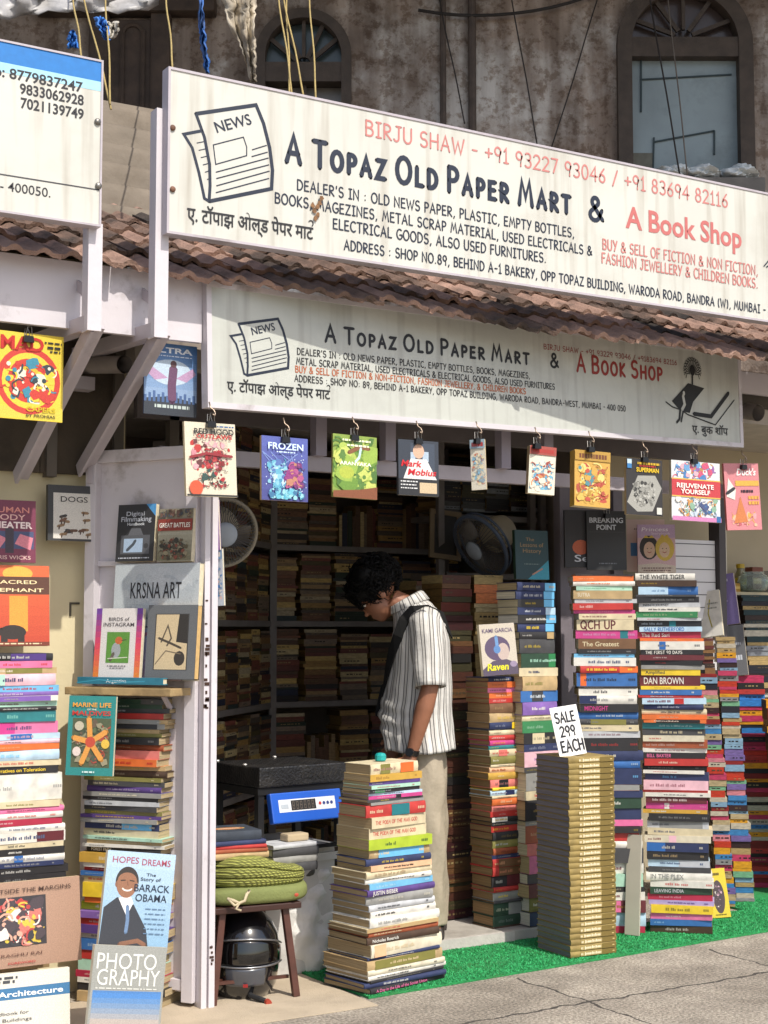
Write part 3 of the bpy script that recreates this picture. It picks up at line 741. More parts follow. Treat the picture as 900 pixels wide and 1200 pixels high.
RUST = mat('6b4a38', .7, .3, 30.); NAVYINK = '1d2638'; REDINK = 'c27a74'
class Plane:
    """printing plane through p0 with horizontal direction ax"""
    def __init__(s, p0, ax):
        s.p0 = Vector(p0); s.ax = Vector(ax).normalized(); s.n = Vector((s.ax.y, -s.ax.x, 0)).normalized(); s.ay = s.n.cross(s.ax); s.ay *= 1 if s.ay.z > 0 else -1
    def uv(s, px, py):
        q = PP(px, py, s.p0, s.n) - s.p0; return q.dot(s.ax), q.dot(s.ay)
def lines_to(art, pl, rows, parent, name='lettering'):
    for r in rows:
        kind, st, a, b, hp, c = r[:6]; kw = r[6] if len(r) > 6 else {}
        (u0, v0), (u1, v1) = pl.uv(*a), pl.uv(*b); h = pl.uv(a[0], a[1] - hp)[1] - v0
        L = math.hypot(u1 - u0, v1 - v0)
        if kind == 'pen': art.pen(st, u0, (v0 + v1) / 2, h, c, width=L, **kw)
        else: art.text(st, u0, (v0 + v1) / 2, h, c, width=L, **kw)
def news_icon(art, pl, box, c=NAVYINK, hw=1.):
    x0, y0, x1, y1 = box                                        # picture box of the icon in the reference zoom
    def q(x, y): return pl.uv(x0 + (x1 - x0) * x, y0 + (y1 - y0) * y)
    def st(pts, wpx): art.stroke([q(*p) for p in pts], wpx * hw, c)
    W = (pl.uv(x1, y0)[0] - pl.uv(x0, y0)[0])
    st([(.16, .10), (.80, .01), (.88, .2), (.945, .45), (.975, .68), (.965, .87), (.30, 1.0)], W * .038)
    st([(.16, .10), (.25, .34), (.305, .62), (.31, .84), (.30, 1.0)], W * .032)
    st([(.30, 1.0), (.25, .97), (.19, .7), (.12, .45), (.03, .31), (.22, .275)], W * .03)
    st([(.345, .42), (.665, .34), (.70, .44), (.70, .53), (.37, .62), (.345, .42)], W * .012)
    for a, b in (((.76, .47), (.91, .425)), ((.755, .54), (.92, .495)), ((.375, .70), (.93, .555)), ((.38, .765), (.935, .625)), ((.38, .84), (.94, .69)), ((.375, .91), (.935, .765))): st([a, b], W * .012)
    for k in range(6): st([(.17 + .022 * k, .40 + .075 * k), (.25 + .014 * k, .385 + .075 * k)], W * .009)
    (ua, va), (ub, vb) = q(.385, .295), q(.76, .205); hh = W * .105
    art.text('NEWS', ua, va, hh, c, width=math.hypot(ub - ua, vb - va), off=.012, rot=math.atan2(vb - va, ub - ua))
HINDI = 'ए. टॉपाझ ओल्ड पेपर माट'
def hindi(art, pl, a, b, hp, c, st=HINDI, reph=True):
    (u0, v0), (u1, v1) = pl.uv(*a), pl.uv(*b); h = pl.uv(a[0], a[1] - hp)[1] - v0
    art.text(st, u0, (v0 + v1) / 2, h, c, width=u1 - u0, off=.016)
    if reph: art.stroke(arc(u1 - h * .22, (v0 + v1) / 2 + h * 1.22, h * .2, h * .22, 150, -60, 6), h * .09, c)
def board(name, label, p0, ax, L, z0, z1, th, m, rim=None, cat='sign'):
    """p0 lower-left front corner"""
    pl = Plane(p0, ax); t = thing(name, label, cat, p0); t.rotation_euler = Matrix((pl.ax, -pl.n, pl.ay)).transposed().to_euler()
    mb = MB(); mb.box(0, 0, 0, L, th, z1 - z0, None, .002); mb.build('panel', m, t)
    if rim:
        rw, rm = rim; mb = MB(); h = z1 - z0
        for b in ((-rw, -.004, -rw, L + rw, th + .02, .003), (-rw, -.004, h - .003, L + rw, th + .02, h + rw), (-rw, -.004, .003, .003, th + .02, h - .003), (L - .003, -.004, .003, L + rw, th + .02, h - .003)): mb.box(*b)
        mb.build('frame', rm, t)
    return t, pl
# --- the big sign
p0 = Vector((2.03, Ys, 2.757))
big, pl = board('shop_sign', 'big white upper sign with newspaper drawing and long dark and red lettering', p0, (1, 0, 0), 3.9, 2.757, 3.339, .03, WSIGN, (.006, STEEL))
a = Art(p0, pl.ax, pl.ay, pl.n, lift=.0006)
news_icon(a, pl, (212, 122, 322, 236))
lines_to(a, pl, [
 ('pen', 'BIRJU SHAW - +91 93227 93046 / +91 83694 82116', (428, 159), (853, 243), 18, REDINK, dict(wt=.13)),
 ('pen', 'A Topaz Old Paper Mart', (335, 193), (668, 247), 31, NAVYINK, dict(wt=.2, caps=.72, gap=.25)),
 ('pen', '&', (690, 257), (708, 260), 27, NAVYINK, dict(wt=.19)),
 ('txt', 'A Book Shop', (733, 268), (869, 289), 25, 'bd6a66', dict(off=.022)),
 ('pen', "DEALER'S IN : OLD NEWS PAPER, PLASTIC, EMPTY BOTTLES,", (348, 222), (673, 279), 12, NAVYINK, dict(wt=.15)),
 ('pen', 'BOOKS, MAGEZINES, METAL SCRAP MATERIAL, USED ELECTRICALS &', (322, 236), (694, 301), 12, NAVYINK, dict(wt=.15)),
 ('pen', 'ELECTRICAL GOODS, ALSO USED FURNITURES.', (390, 268), (640, 308), 12, NAVYINK, dict(wt=.15)),
 ('pen', 'ADDRESS : SHOP NO.89, BEHIND A-1 BAKERY, OPP TOPAZ BUILDING, WARODA ROAD, BANDRA (W), MUMBAI - 400 050', (403, 296), (930, 370), 11.5, NAVYINK, dict(wt=.15)),
 ('pen', 'BUY & SELL OF FICTION & NON FICTION,', (706, 293), (888, 322), 12, REDINK, dict(wt=.14)),
 ('pen', 'FASHION JEWELLERY & CHILDREN BOOKS.', (705, 308), (888, 338), 12, REDINK, dict(wt=.14)),
], big)
hindi(a, pl, (219, 258), (367, 281), 16, '1f2023')
for k in range(5): a.stroke([pl.uv(895 + k * 3, 312 + k), pl.uv(905 + k * 4, 300 + k * 6)], .006, NAVYINK)
lt = a.build('lettering', big); lt.parent = big; lt.matrix_parent_inverse = big.matrix_basis.inverted()
def fix(o, par): o.parent = par; o.matrix_parent_inverse = Matrix.Identity(4); return o
def attach(o, par):
    """keep a child built in world space where it stands"""
    o.parent = par; o.matrix_parent_inverse = (Matrix.Translation(par.location) @ par.rotation_euler.to_matrix().to_4x4()).inverted(); return o
attach(lt, big)
mb = MB()
rr = random.Random(5)
for (px, py) in ((371, 243), (374, 238), (368, 248), (372, 252), (366, 241), (376, 233), (369, 256)):
    u, v = pl.uv(px, py); mb.face([mb.bm.verts.new(p0 + pl.ax * (u + x * .012 * rr.uniform(.5, 1)) + pl.ay * (v + y * .014 * rr.uniform(.5, 1)) + pl.n * .0062) for x, y in arc(0, 0, 1, 1, 0, 330, 7)])
attach(mb.build('rust_stain', mat('7c5a3c', .8, .4, 60.), None, recalc=False), big)
for px, py in ((202, 150), (202, 222)):
    u, v = pl.uv(px, py); m_ = MB(); m_.sphere(p0 + pl.ax * u + pl.ay * v + pl.n * .004, .011, 1, .5, 1, 10, 6); attach(m_.build('bolt', RUST, None, True), big)
# --- its neighbour on the left
p0 = Vector((-.6, Ys, 2.742)); L = 1.781 + .6
left, pl = board('phone_sign', 'white sign with blue top band and three phone numbers at the upper left', p0, (1, 0, 0), L, 2.742, 3.313, .03, WSIGN, (.004, STEEL))
a = Art(p0, pl.ax, pl.ay, pl.n, lift=.0006)
H_ = 3.313 - 2.742
a.rect(.002, H_ - .072, L - .002, H_ - .002, '1f74bd'); a.rect(.002, H_ - .105, L - .002, H_ - .072, '9fd0e6')
lines_to(a, pl, [('txt', 'Mob: 8779837247', (-30, 85), (97, 107), 12, '26262a', dict(off=.024)), ('txt', '9833062928', (23, 109), (98, 124), 12, '26262a', dict(off=.024)),
 ('txt', '7021139749', (24, 126), (98, 140), 12, '26262a', dict(off=.024)), ('txt', '- 400050.', (0, 222), (59, 232), 11, '26262a', dict(off=.004))], left)
(u0, v0), (u1, v1) = pl.uv(0, 207), pl.uv(117, 223); a.rect(0, v1 - .0015, L - .004, v1 + .0025, '3a3a3e')
attach(a.build('lettering', left), left)
for px, py in ((114, 143), (115, 218)):
    u, v = pl.uv(px, py); m_ = MB(); m_.sphere(p0 + pl.ax * u + pl.ay * v + pl.n * .004, .012, 1, .6, 1, 10, 6); attach(m_.build('bolt', mat('8a8680', .4, .2, 20., metal=.8), None, True), left)
# --- posts and brackets that carry the two signs
def bracket(px, top, bot, label, wallpx, wallpy, wpost=.05):
    x = P(px, bot, Ys + .05).x; zb = P(px, bot, Ys + .05).z; zt = P(px, top, Ys + .05).z
    t = thing('sign_bracket', label, 'bracket', (x, Ys + .05, zb), 0, 'brackets under the upper signs')
    mb = MB(); mb.box(-wpost/2, -.012, 0, wpost/2, .0, zt - zb); mb.box(-wpost/2, .0005, 0, -wpost/2 + .006, .045, zt - zb); mb.build('post', LAV, t)
    wz = P(wallpx, wallpy, Yw - .06); wx = wz.x - x
    mb = MB(); mb.bar((0, .02, .02), (wx * 1., Yw - .06 - Ys - .05, wz.z - zb), .055, .012, up=(1, 0, 0)); mb.bar((.024, .02, .02), (wx + .024, Yw - .06 - Ys - .05, wz.z - zb), .01, .05, up=(1, 0, 0))
    mb.build('diagonal_strut', STEEL, t)
    mb = MB(); mb.bar((0, .02, .03), (wx, Yw - Ys - .07, .06), .05, .05, up=(0, 0, 1)); mb.build('horizontal_arm', STEEL, t)
    mb = MB(); mb.bar((0, .02, .12), (.0, .30, .26), .035, .01, up=(1, 0, 0)); mb.build('brace', STEEL, t)
bracket(187, 128, 396, 'grey steel bracket with tall post at the left end of the big sign', 92, 552)
bracket(109, 262, 388, 'grey steel bracket under the right end of the phone number sign', 18, 560)
# --- lower banner
p0 = Vector((2.286, Yb0, 2.2)); p1 = P(868, 520, 5.24); ax = p1 - p0; L = ax.length
ban, pl = board('lower_sign', 'lower white banner sign hung under the tiles with hooks along its bottom', p0, ax, L, 2.2, 2.63, .02, WBAN, (.018, LAV))
a = Art(p0, pl.ax, pl.ay, pl.n, lift=.0006)
news_icon(a, pl, (268, 373, 340, 440))
lines_to(a, pl, [
 ('pen', 'A Topaz Old Paper Mart', (381, 400), (620, 427), 19, '202126', dict(wt=.19, caps=.72, gap=.25)),
 ('pen', '&', (645, 430), (655, 431), 16, '202126', dict(wt=.18)),
 ('pen', 'A Book Shop', (676, 434), (776, 447), 20, '8f2f2c', dict(wt=.17, caps=.75, gap=.22)),
 ('pen', 'BIRJU SHAW - +91 93229 93046 / +9183694 82116', (637, 409), (793, 428), 6, '8f3f3c', dict(wt=.15)),
 ('pen', "DEALER'S IN : OLD NEWS PAPER, PLASTIC, EMPTY BOTTLES, BOOKS, MAGEZINES,", (348, 415), (621, 444), 7.5, '2a2a2c', dict(wt=.16)),
 ('pen', 'METAL SCRAP MATERIAL, USED ELECTRICALS & ELECTRICAL GOODS, ALSO USED FURNITURES', (347, 426), (650, 457), 7.5, '2a2a2c', dict(wt=.16)),
 ('pen', 'BUY & SELL OF FICTION & NON-FICTION, FASHION JEWELLERY, & CHILDREN BOOKS', (346, 436), (616, 462), 7.5, 'b0603a', dict(wt=.16)),
 ('pen', 'ADDRESS : SHOP NO: 89, BEHIND A-1 BAKERY, OPP TOPAZ BUILDING, WARODA ROAD, BANDRA-WEST, MUMBAI - 400 050', (345, 447), (733, 482), 7.5, '2a2a2c', dict(wt=.16)),
], ban)
hindi(a, pl, (266, 458), (387, 468), 12, '1f2023')
hindi(a, pl, (811, 506), (853, 511), 9, '1f2023', 'ए. बुक शॉप', False)
BK = '17181a'
def pq(*pts): return [pl.uv(*p) for p in pts]
a.poly(pq((787, 470), (806, 449), (825, 455), (812, 471), (808, 484), (803, 483), (795, 479)), BK)       # open book, reader and tree emblem
a.stroke(pq((780, 471), (788, 477), (797, 480), (806, 486), (838, 498), (860, 469)), .006, BK)
a.stroke(pq((813, 485), (833, 488), (853, 461)), .02, BK)
a.stroke(pq((797, 478), (796, 491), (793, 495)), .012, BK); a.stroke(pq((801, 478), (798, 494)), .010, BK)
a.stroke(pq((800, 464), (802, 474), (799, 480)), .016, 'b8b9b2'); u, v = pl.uv(801, 461); a.ell(u, v, .008, .011, 'b8b9b2')
u, v = pl.uv(811, 434); a.ell(u, v, .018, .026, BK)
a.stroke(pq((811, 450), (811, 436)), .010, BK)
for k in range(15):
    an = -25 + k * 230 / 14; an = R(an); rr_ = .062
    a.stroke([(u + math.cos(an) * .02, v + math.sin(an) * .02 - .01), (u + math.cos(an) * .043 , v + math.sin(an) * .043), (u + math.cos(an + .25) * rr_, v + math.sin(an + .25) * rr_)], .0042, BK)
    a.stroke([(u + math.cos(an) * .043, v + math.sin(an) * .043), (u + math.cos(an - .22) * rr_, v + math.sin(an - .22) * rr_)], .0036, BK)
attach(a.build('lettering', ban), ban)
BAN = pl
# frame of the shop front above the opening
fr = thing('shop_front_frame', 'grey steel frame with cross beam and stubs behind the hanging books', 'frame', (2.3, 5.3, 2.1))
mb = MB(); z1 = P(300, 540, 5.35).z - 2.1
mb.box(-.05, .02, z1 - .03, 2.95, .06, z1 + .03); mb.build('beam', STEEL, fr)
mb = MB()
for px in (374, 455, 590, 640): x = P(px, 510, 5.3).x - 2.3; mb = MB(); mb.box(x - .025, -.02, z1 + .03, x + .025, .03, .45); mb.build('hanger_stub', GREY, fr)
mb = MB(); mb.box(-.05, .25, .12, 2.95, .29, .34); mb.build('backing_board', mat('6f6767', .7), fr)
mb = MB(); x0, x1 = P(366, 545, 5.6).x - 2.3, P(520, 548, 5.6).x - 2.3; mb.tube([(x0, .3, P(366, 542, 5.6).z - 2.1), (x1, .3, P(366, 542, 5.6).z - 2.1)], .014, 8); mb.build('tube_lamp', mat('bcd2ee', .3), fr, True)
# --- left door post and the leaf folded back from it
base = G(239, 1181); bx, by = base.x, base.y
post = thing('door_post', 'white painted steel door post with chipped edge beside the stool', 'post', (bx, by, 0))
zt = P(246, 505, by).z
mb = MB(); mb.box(-.026, -.03, 0, -.004, .03, zt, None, .002); mb.build('jamb', LAV, post)
mb = MB(); mb.box(.004, -.03, 0, .028, .03, zt, None, .002); mb.box(-.004, -.012, 0, .004, .02, zt); mb.build('rail', LAV, post)
mb = MB(); rr = random.Random(2)
for k in range(16): z = P(245, rr.uniform(700, 835), by).z; s_ = rr.uniform(.003, .008); mb.box(-.0265 + rr.uniform(-.002, .01), -.0322, z, -.0165 + rr.uniform(0, .012), -.0305, z + s_ * 1.8)
for k in range(7): z = P(245, rr.uniform(1100, 1130), by).z; mb.box(.004 + rr.uniform(0, .012), -.0322, z, .012 + rr.uniform(0, .012), -.0305, z + .008)
mb.build('rust_chips', mat('3f2a20', .9), post)
ld = Vector((-.55, .835, 0)).normalized(); ln = Vector((-ld.y, ld.x, 0)); ln = ln if ln.y < 0 else -ln     # leaf direction and its street side
LP0 = Vector((bx - .03, by + .01, 0)); LL = .50
leaf = thing('folded_door_leaf', 'pale lilac sheet metal door leaf folded back, with books displayed on it', 'door', LP0, math.atan2(-ld.y, -ld.x))
# local x runs from the far edge (-LL) to the post (0); -y is the street side
zt = 2.07
mb = MB(); mb.box(-LL, .008, .05, 0, .012, zt - .01); mb.build('sheet', LAV, leaf)
for nm, b in (('stile', (-LL - .002, -.03, .02, -LL + .045, .03, zt)), ('stile', (-.05, -.02, .02, -.002, .03, zt)), ('rail', (-LL + .046, -.02, zt - .05, -.051, .03, zt - .002)), ('rail', (-LL + .046, -.012, 1.62, -.051, .007, 1.64)), ('rail', (-LL + .046, -.015, .06, -.051, .007, .1))):
    mb = MB(); mb.box(*b, None, .002); mb.build(nm, LAV, leaf)
mb = MB(); mb.box(-LL + .01, -.036, zt - .13, -LL + .035, -.031, zt - .06, None, .003); mb.build('hinge', STEEL, leaf)
def LEAF(off): return (LP0 + ln * off, ln)                      # a plane parallel to the leaf
zs = PP(200, 806, *LEAF(.12)).z
shelf = thing('wall_shelf', 'worn pale wooden plank shelf on the folded metal door', 'shelf', (LP0.x, LP0.y, zs - .03), math.atan2(-ld.y, -ld.x))
mb = MB(); mb.box(-LL + .02, -.17, 0, -.01, -.035, .028, None, .003); mb.build('plank', mat('a58c62', .7, .25, 14., .2, 60., stain='6f5a3c', stscale=9.), shelf)
mb = MB()
for x in (-.42, -.1): mb.bar((x, -.034, -.05), (x, -.08, -.002), .016, .012)
mb.build('bracket', STEEL, shelf)
# --- right side: grey door leaf, ruled white shutter board, frames
rp = thing('grey_door_leaf', 'grey metal door leaf behind the two black books on the right', 'door', (P(654, 700, 5.8).x, 5.8, 0), 0)
wR = .40
mb = MB(); GREY2 = mat('7d757b', .6, .08, 3., .08, 30., stain='5f565c', stscale=3., stamt=.5, lo=.5, hi=.7); mb.box(0, .01, .02, wR, .014, 2.12); mb.build('sheet', GREY2, rp)
for nm, b in (('stile', (0, -.02, .02, .07, .03, 2.14)), ('stile', (wR - .06, -.02, .02, wR, .03, 2.14)), ('rail', (.071, -.02, 2.07, wR - .061, .03, 2.14)), ('rail', (.071, -.01, 1.0, wR - .061, .009, 1.05))):
    mb = MB(); mb.box(*b, None, .002); mb.build(nm, GREY2, rp)
x0 = P(752, 650, 5.9).x; x1 = P(838, 650, 5.9).x
wb = thing('ruled_white_board', 'white board with thin black horizontal lines behind the princess book', 'board', (x0, 5.9, 1.05))
mb = MB(); mb.box(0, 0, 0, x1 - x0, .02, .80, None, .002); mb.build('panel', mat('d3d2d4', .5, .04, 3.), wb)
mb = MB()
for k in range(12): mb.box(.0, -.0022, .04 + k * .067, x1 - x0, -.0004, .0435 + k * .067)
mb.build('ruled_lines', mat('2a2a2c', .6), wb)
mb = MB(); mb.box(x1 - x0 + .004, -.03, -1.05, x1 - x0 + .05, .05, 1.1); mb.build('edge_post', mat('4a4547', .6, .1), wb)
mb = MB()
for z, q in ((.52, .16), (.41, .2)): mb.box(.12, -.0042, z, .12 + q * .5, -.0026, z + .03)
mb.build('faint_print', mat('85858a', .6), wb)
tag(MB().box(P(846, 640, 6.0).x, 6.0, 0, P(846, 640, 6.0).x + .035, 6.04, 2.1).build('shelf_upright', mat('c9c2b0', .5, .06)), 'cream steel upright at the corner of the jar shelf', 'upright')

# dark brown boarding on the wall above the cream paint
t = thing('dark_boarding', 'dark brown boarding on the wall high behind the big bracket', 'boarding', (-.8, Yw - .03, 1.86)); mb = MB(); x1 = 3.0
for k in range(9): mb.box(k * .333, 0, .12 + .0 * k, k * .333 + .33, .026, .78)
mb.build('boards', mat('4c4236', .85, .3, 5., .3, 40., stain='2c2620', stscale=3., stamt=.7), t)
# ================================================================== STACKS OF BOOKS
S1 = '''cream 50 hb b=.62,.9,orange b=.2,.4,olive f=.5|mustard 34 pb t=brown|purple 18 pb|mint 17 pb|black 19 pb b=.1,.3,green|paleblue 13 pb|magenta 17 pb b=.5,.6,black|charcoal 13 pb|grey 13 pb
red 57 hb b=.42,.72,teal t=cream|cream 53 pb t=red f=.32 @THE POEM OF THE MAN GOD|cream 53 pb t=red f=.32 @THE POEM OF THE MAN GOD|lime 50 pb t=darkgreen|tan 42 hb b=.15,.9,skyblue|navy 32 hb
peach 26 pb|cream 32 hb t=brown|white 25 hb|skyblue 30 pb t=white|purple 30 hb t=white sans f=.7 @JUSTIN BIEBER|grey 40 hb|silver 30 hb|white 35 hb|white 40 hb t=grey|cream 20 hb b=0,1,tan
rust 24 hb t=cream|darkbrown 34 hb t=white sans f=.5 @Nicholas Roerich|ivory 60 hb b=.04,.2,peach t=tan|navy 15 hb|tan 44 hb b=.1,.9,olive t=cream|ivory 26 hb t=charcoal|white 20 hb|black 14 hb|navy 22 hb t=white|black 26 hb t=pink sans f=.6 @A Day in the Life of the Soviet Union'''
def lite(h, k=.55): return tuple(a * (1 - k) + b * k for a, b in zip(hexf(h), hexf('c9b8a4')))
def sp(s): return [q.strip() for q in s.replace('\n', '|').split('|') if q.strip()]
stack('front', 'the front stack', (431, 1166), (434, 896), (57, 93), 10, .17, sp(S1), 'books in the front stack', z0=.012, hard=.5, jit=.007, yj=3, page='a68f68', dw=(.15, .27), seed=3)
# gold stack of one title
r = random.Random(4); g0 = G(669, 1123, .012); ya = R(-3); X = Vector((math.cos(ya), math.sin(ya), 0)); Yv = Vector((-X.y, X.x, 0))
gw, gd, gz = .236, .25, z_at(g0, 888); n = 34; gh = (gz - .012) / n
def gold_marks(t, w, d, h, b):
    a = Art((-w/2, -d/2, 0), (1, 0, 0), (0, 0, 1), (0, -1, 0), lift=.0003); rr = random.Random(1)
    a.rect(w * .22, h * .14, w * .68, h * .86, 'a5905a')
    u = w * .23
    for k in range(17):
        q = w * .0135 * rr.choice((1, 1.3, .8)); v = h * (.3 if k != 3 else .2)
        if k != 2: a.rect(u, v, u + q, h * (.75 if k in (3, 9, 12) else .64), 'efe3c4')
        u += w * .026
    a.rect(w * .90, h * .4, w * .96, h * .58, 'e4d3a4'); a.rect(w * .685, h * .06, w * .99, h * .94, '76632f')
    a.rect(w * .91, h * .42, w * .955, h * .56, 'cdb67c'); a.build('spine_lettering', t)
GL_ = 'olive gold hardback, one of the identical copies piled under the sale card'
first = None
for k in range(n):
    c = g0 + X * gw / 2 + Yv * gd / 2 + X * r.uniform(-.0025, .0025) + Yv * r.uniform(-.0025, .0025)
    loc = (c.x, c.y, .012 + k * gh); rz = ya + R(r.uniform(-.7, .7))
    if first is None: first = make_book(GL_, gw, gd, gh * .97, '8d7840', loc, rz, 'identical gold books on sale', True, '7d7680', gold_marks, 0., .0013)
    else:
        t = first.copy(); C.objects.link(t); t.location = loc; t.rotation_euler = (0, 0, rz)
        for ch in first.children: q = ch.copy(); C.objects.link(q); q.parent = t
    NB += 1
GTOP = .012 + n * gh
S2 = '''navy 22|orange 30 t=brown|pink 24|orange 28|red 24|brown 50 hb t=tan|tan 46 hb|navy 34 b=.75,.95,yellow|charcoal 6|cream 24|red 26|magenta 25|teal 20|cream 33 b=.3,.6,salmon|olive 38|cream 16|peach 27 t=rust|mustard 34
salmon 40 b=.3,.62,black|yellow 14|paleblue 26 b=.5,.8,navy|cream 12|orange 34|salmon 32|red 26|black 24 b=0,.5,white|charcoal 20|red 30|black 40 hb t=gold|olive 38 hb|rust 34 t=maroon|navy 18|red 42 hb t=tan b=.2,.95,brown|red 42 hb t=tan b=.2,.95,brown|black 56 hb b=.5,.95,maroon
red 24|grey 42 hb|charcoal 12|darkgreen 62 hb b=.5,.95,grey|darkgreen 50 hb t=grey|darkbrown 58 hb t=gold'''
stack('red', 'the pile left of gold', (580, 1101), (572, 794), (37, 37), 4, .16, sp(S2), 'books left of the gold stack', z0=.012, hard=.8, jit=.004, yj=2.2, page='93744e', seed=5)
S3 = ('navy 26 b=.72,1,skyblue|navy 26 b=.72,1,skyblue|black 24 b=.72,1,skyblue|navy 24 b=.74,1,paleblue|black 26 b=.74,1,skyblue|navy 26 b=.76,1,skyblue|black 22 b=.76,.95,tan|charcoal 44|darkgreen 44 t=mint b=.8,1,green|cream 26|tan 44 t=olive|blue 34 b=.3,.6,charcoal|violet 40 t=white|cream 18|green 36|black 34 b=.25,.6,cream|navy 22|palepink 46 t=violet|charcoal 16|'
      'grey 56 t=charcoal|cream 28|black 62 t=gold|grey 14|rust 54|salmon 36|pink 54|charcoal 30')
p3, l3, h3 = stack('multi', 'the sale card pile', (621, 1086), (606, 682), (47, 44), 3, .15, sp(S3) + ['maroon 40', 'olive 44', 'navy 40', 'black 44', 'brown 44', 'maroon 50'][:3], 'books behind the sale card', z0=.06, hard=.4, jit=.005, seed=6)
S4 = '''black 6|orange 21 t=peach|white 18 t=orange|mint 18 t=green|tan 33 t=ivory f=.5 sans @SUTRA|silver 16|red 26 t=white|magenta 15|cream 22|cream 42 t=maroon f=.75 @QCH UP|magenta 33 b=.72,.85,teal|brown 40 t=cream f=.5 sans @The Greatest|black 18|skyblue 15|white 33 t=navy|red 26 b=.68,1,orange|blue 52 b=.06,.16,orange t=black|black 8|white 26|white 34 b=0,.3,navy
black 32 t=magenta sans f=.6 @MIDNIGHT|blue 26 t=white|charcoal 22 b=.2,.8,olive|cream 24|silver 26|black 50 t=red|navy 36|blue 30|navy 62 t=skyblue|red 24 b=.5,1,grey|navy 26|darkgreen 42 t=white|navy 42 t=white|white 26 b=.5,1,pink|black 24|red 32 t=black|white 26|charcoal 56 t=grey|white 42|mint 48 t=lime|black 20|white 32|maroon 46 b=.3,.6,pink|paleblue 52 t=navy|crimson 26'''
stack('A', 'the QCH UP pile', (686, 1094), (672, 673), (70, 70), -31, .14, sp(S4), 'books in the pile behind the leaning board', z0=.012, hard=.25, jit=.010, yj=2.6, seed=7)
S5 = '''white 28 t=black f=.72 sans @THE WHITE TIGER|darkbrown 25|blue 33 b=.0,.5,paleblue|charcoal 8|black 24 t=grey|silver 18 t=black f=.6 sans @INFINITE JOURNEY|white 18|green 24|silver 12|black 24 b=.5,.6,teal|paleblue 20 t=blue f=.7 @SALLY RUTHERFORD|crimson 26 t=white f=.6 sans @The Red Sari|orange 12|white 34 b=.3,.4,blue|black 20 t=white f=.6 @THE FIRST 90 DAYS|maroon 22|black 20 t=red|grey 16|yellow 24 t=charcoal f=.6 sans @Amplified|maroon 42 t=white f=.7 sans @DAN BROWN|yellow 14 t=olive
blue 22 t=white|red 12|paleblue 24 b=.5,.65,red|navy 22|cream 20|orange 18|orange 14 b=.2,.9,black|teal 24 t=white|charcoal 26|ivory 24|rust 26|white 18|black 24 t=pink f=.5 @BILL BAXTER|red 27 t=ivory|black 18|white 14|navy 26 t=skyblue|palepink 38|red 10|white 16|maroon 25|magenta 25 t=ivory b=.3,.38,white|olive 16 b=0,1,mustard|black 30 t=grey|silver 28 b=.2,.9,grey|cream 28|ivory 28 b=.37,.48,palepink|navy 36 b=0,.3,blue
black 32 t=tan|paleblue 28 b=.5,1,silver|charcoal 20 t=white|white 33 t=grey f=.6 sans @IN THE PLEX|white 26 t=red|darkgreen 27 t=silver f=.55 sans @LEAVING INDIA|crimson 24 t=white f=.5 @IRIS MURDOCH|lavender 17 t=purple|yellow 32 t=black|pink 24 t=white|blue 24 t=paleblue|darkbrown 28'''
S5 = S5.replace(' f=.5 @IRIS MURDOCH', '')
stack('B', 'the princess pile', (762, 1092), (745, 672), (70, 72), -42, .13, sp(S5), 'books in the pile under the princess book', z0=.012, hard=.12, jit=.009, yj=2.4, page='d6c7a4', seed=8)
# left edge pile, on a crate
S6 = '''black 26 b=.4,.9,purple|pink 24|tan 20 b=.3,.8,olive|palepink 40 b=.1,.3,mint|skyblue 22|violet 14|white 18 b=.1,.9,violet|mint 18|black 14 t=white|teal 38 t=mint|pink 40 b=.0,.4,magenta|paleblue 20 b=.3,.6,blue|palepink 14|orange 22|paleblue 34 t=skyblue|cream 20|black 26 t=yellow f=.5 sans @Narratives on Toleration|white 92 hb t=grey f=.2|cream 22 t=olive|pink 18|white 20|crimson 22 t=white|white 22|white 36 b=.62,.98,maroon|cream 18|black 22 t=white|white 24 b=.3,.42,blue|navy 16|black 26 t=white|black 34 t=grey'''
LZ = z_at(P(30, 1036, 5.33), 1036)
cr = thing('crate', 'wooden crate under the pile at the left edge of the picture', 'crate', (1.62, 5.42, 0.001)); mb = MB()
mb.box(-.3, -.12, .0, .22, .14, .02); 
for z in (.03, .17, .31): mb.box(-.3, -.12, z, .22, -.1, z + .11); mb.box(-.3, .12, z, .22, .14, z + .11); mb.box(.2, -.099, z, .22, .119, z + .11)
mb.box(-.3, -.12, .425, .22, .14, LZ - .004); mb.build('slats', mat('8a7350', .8, .25, 12.), cr)
f0 = P(-12, 1036, 5.31); px0, py0 = proj(Vector((f0.x, f0.y, LZ)))
q0 = Vector((f0.x, f0.y, LZ)); pg = proj(q0)
stack('L', 'the left edge pile', pg, (-20, 766), (74, 79), 0, .17, sp(S6), 'books in the pile at the left edge', z0=LZ, hard=.2, jit=.006, yj=1.6, seed=9)
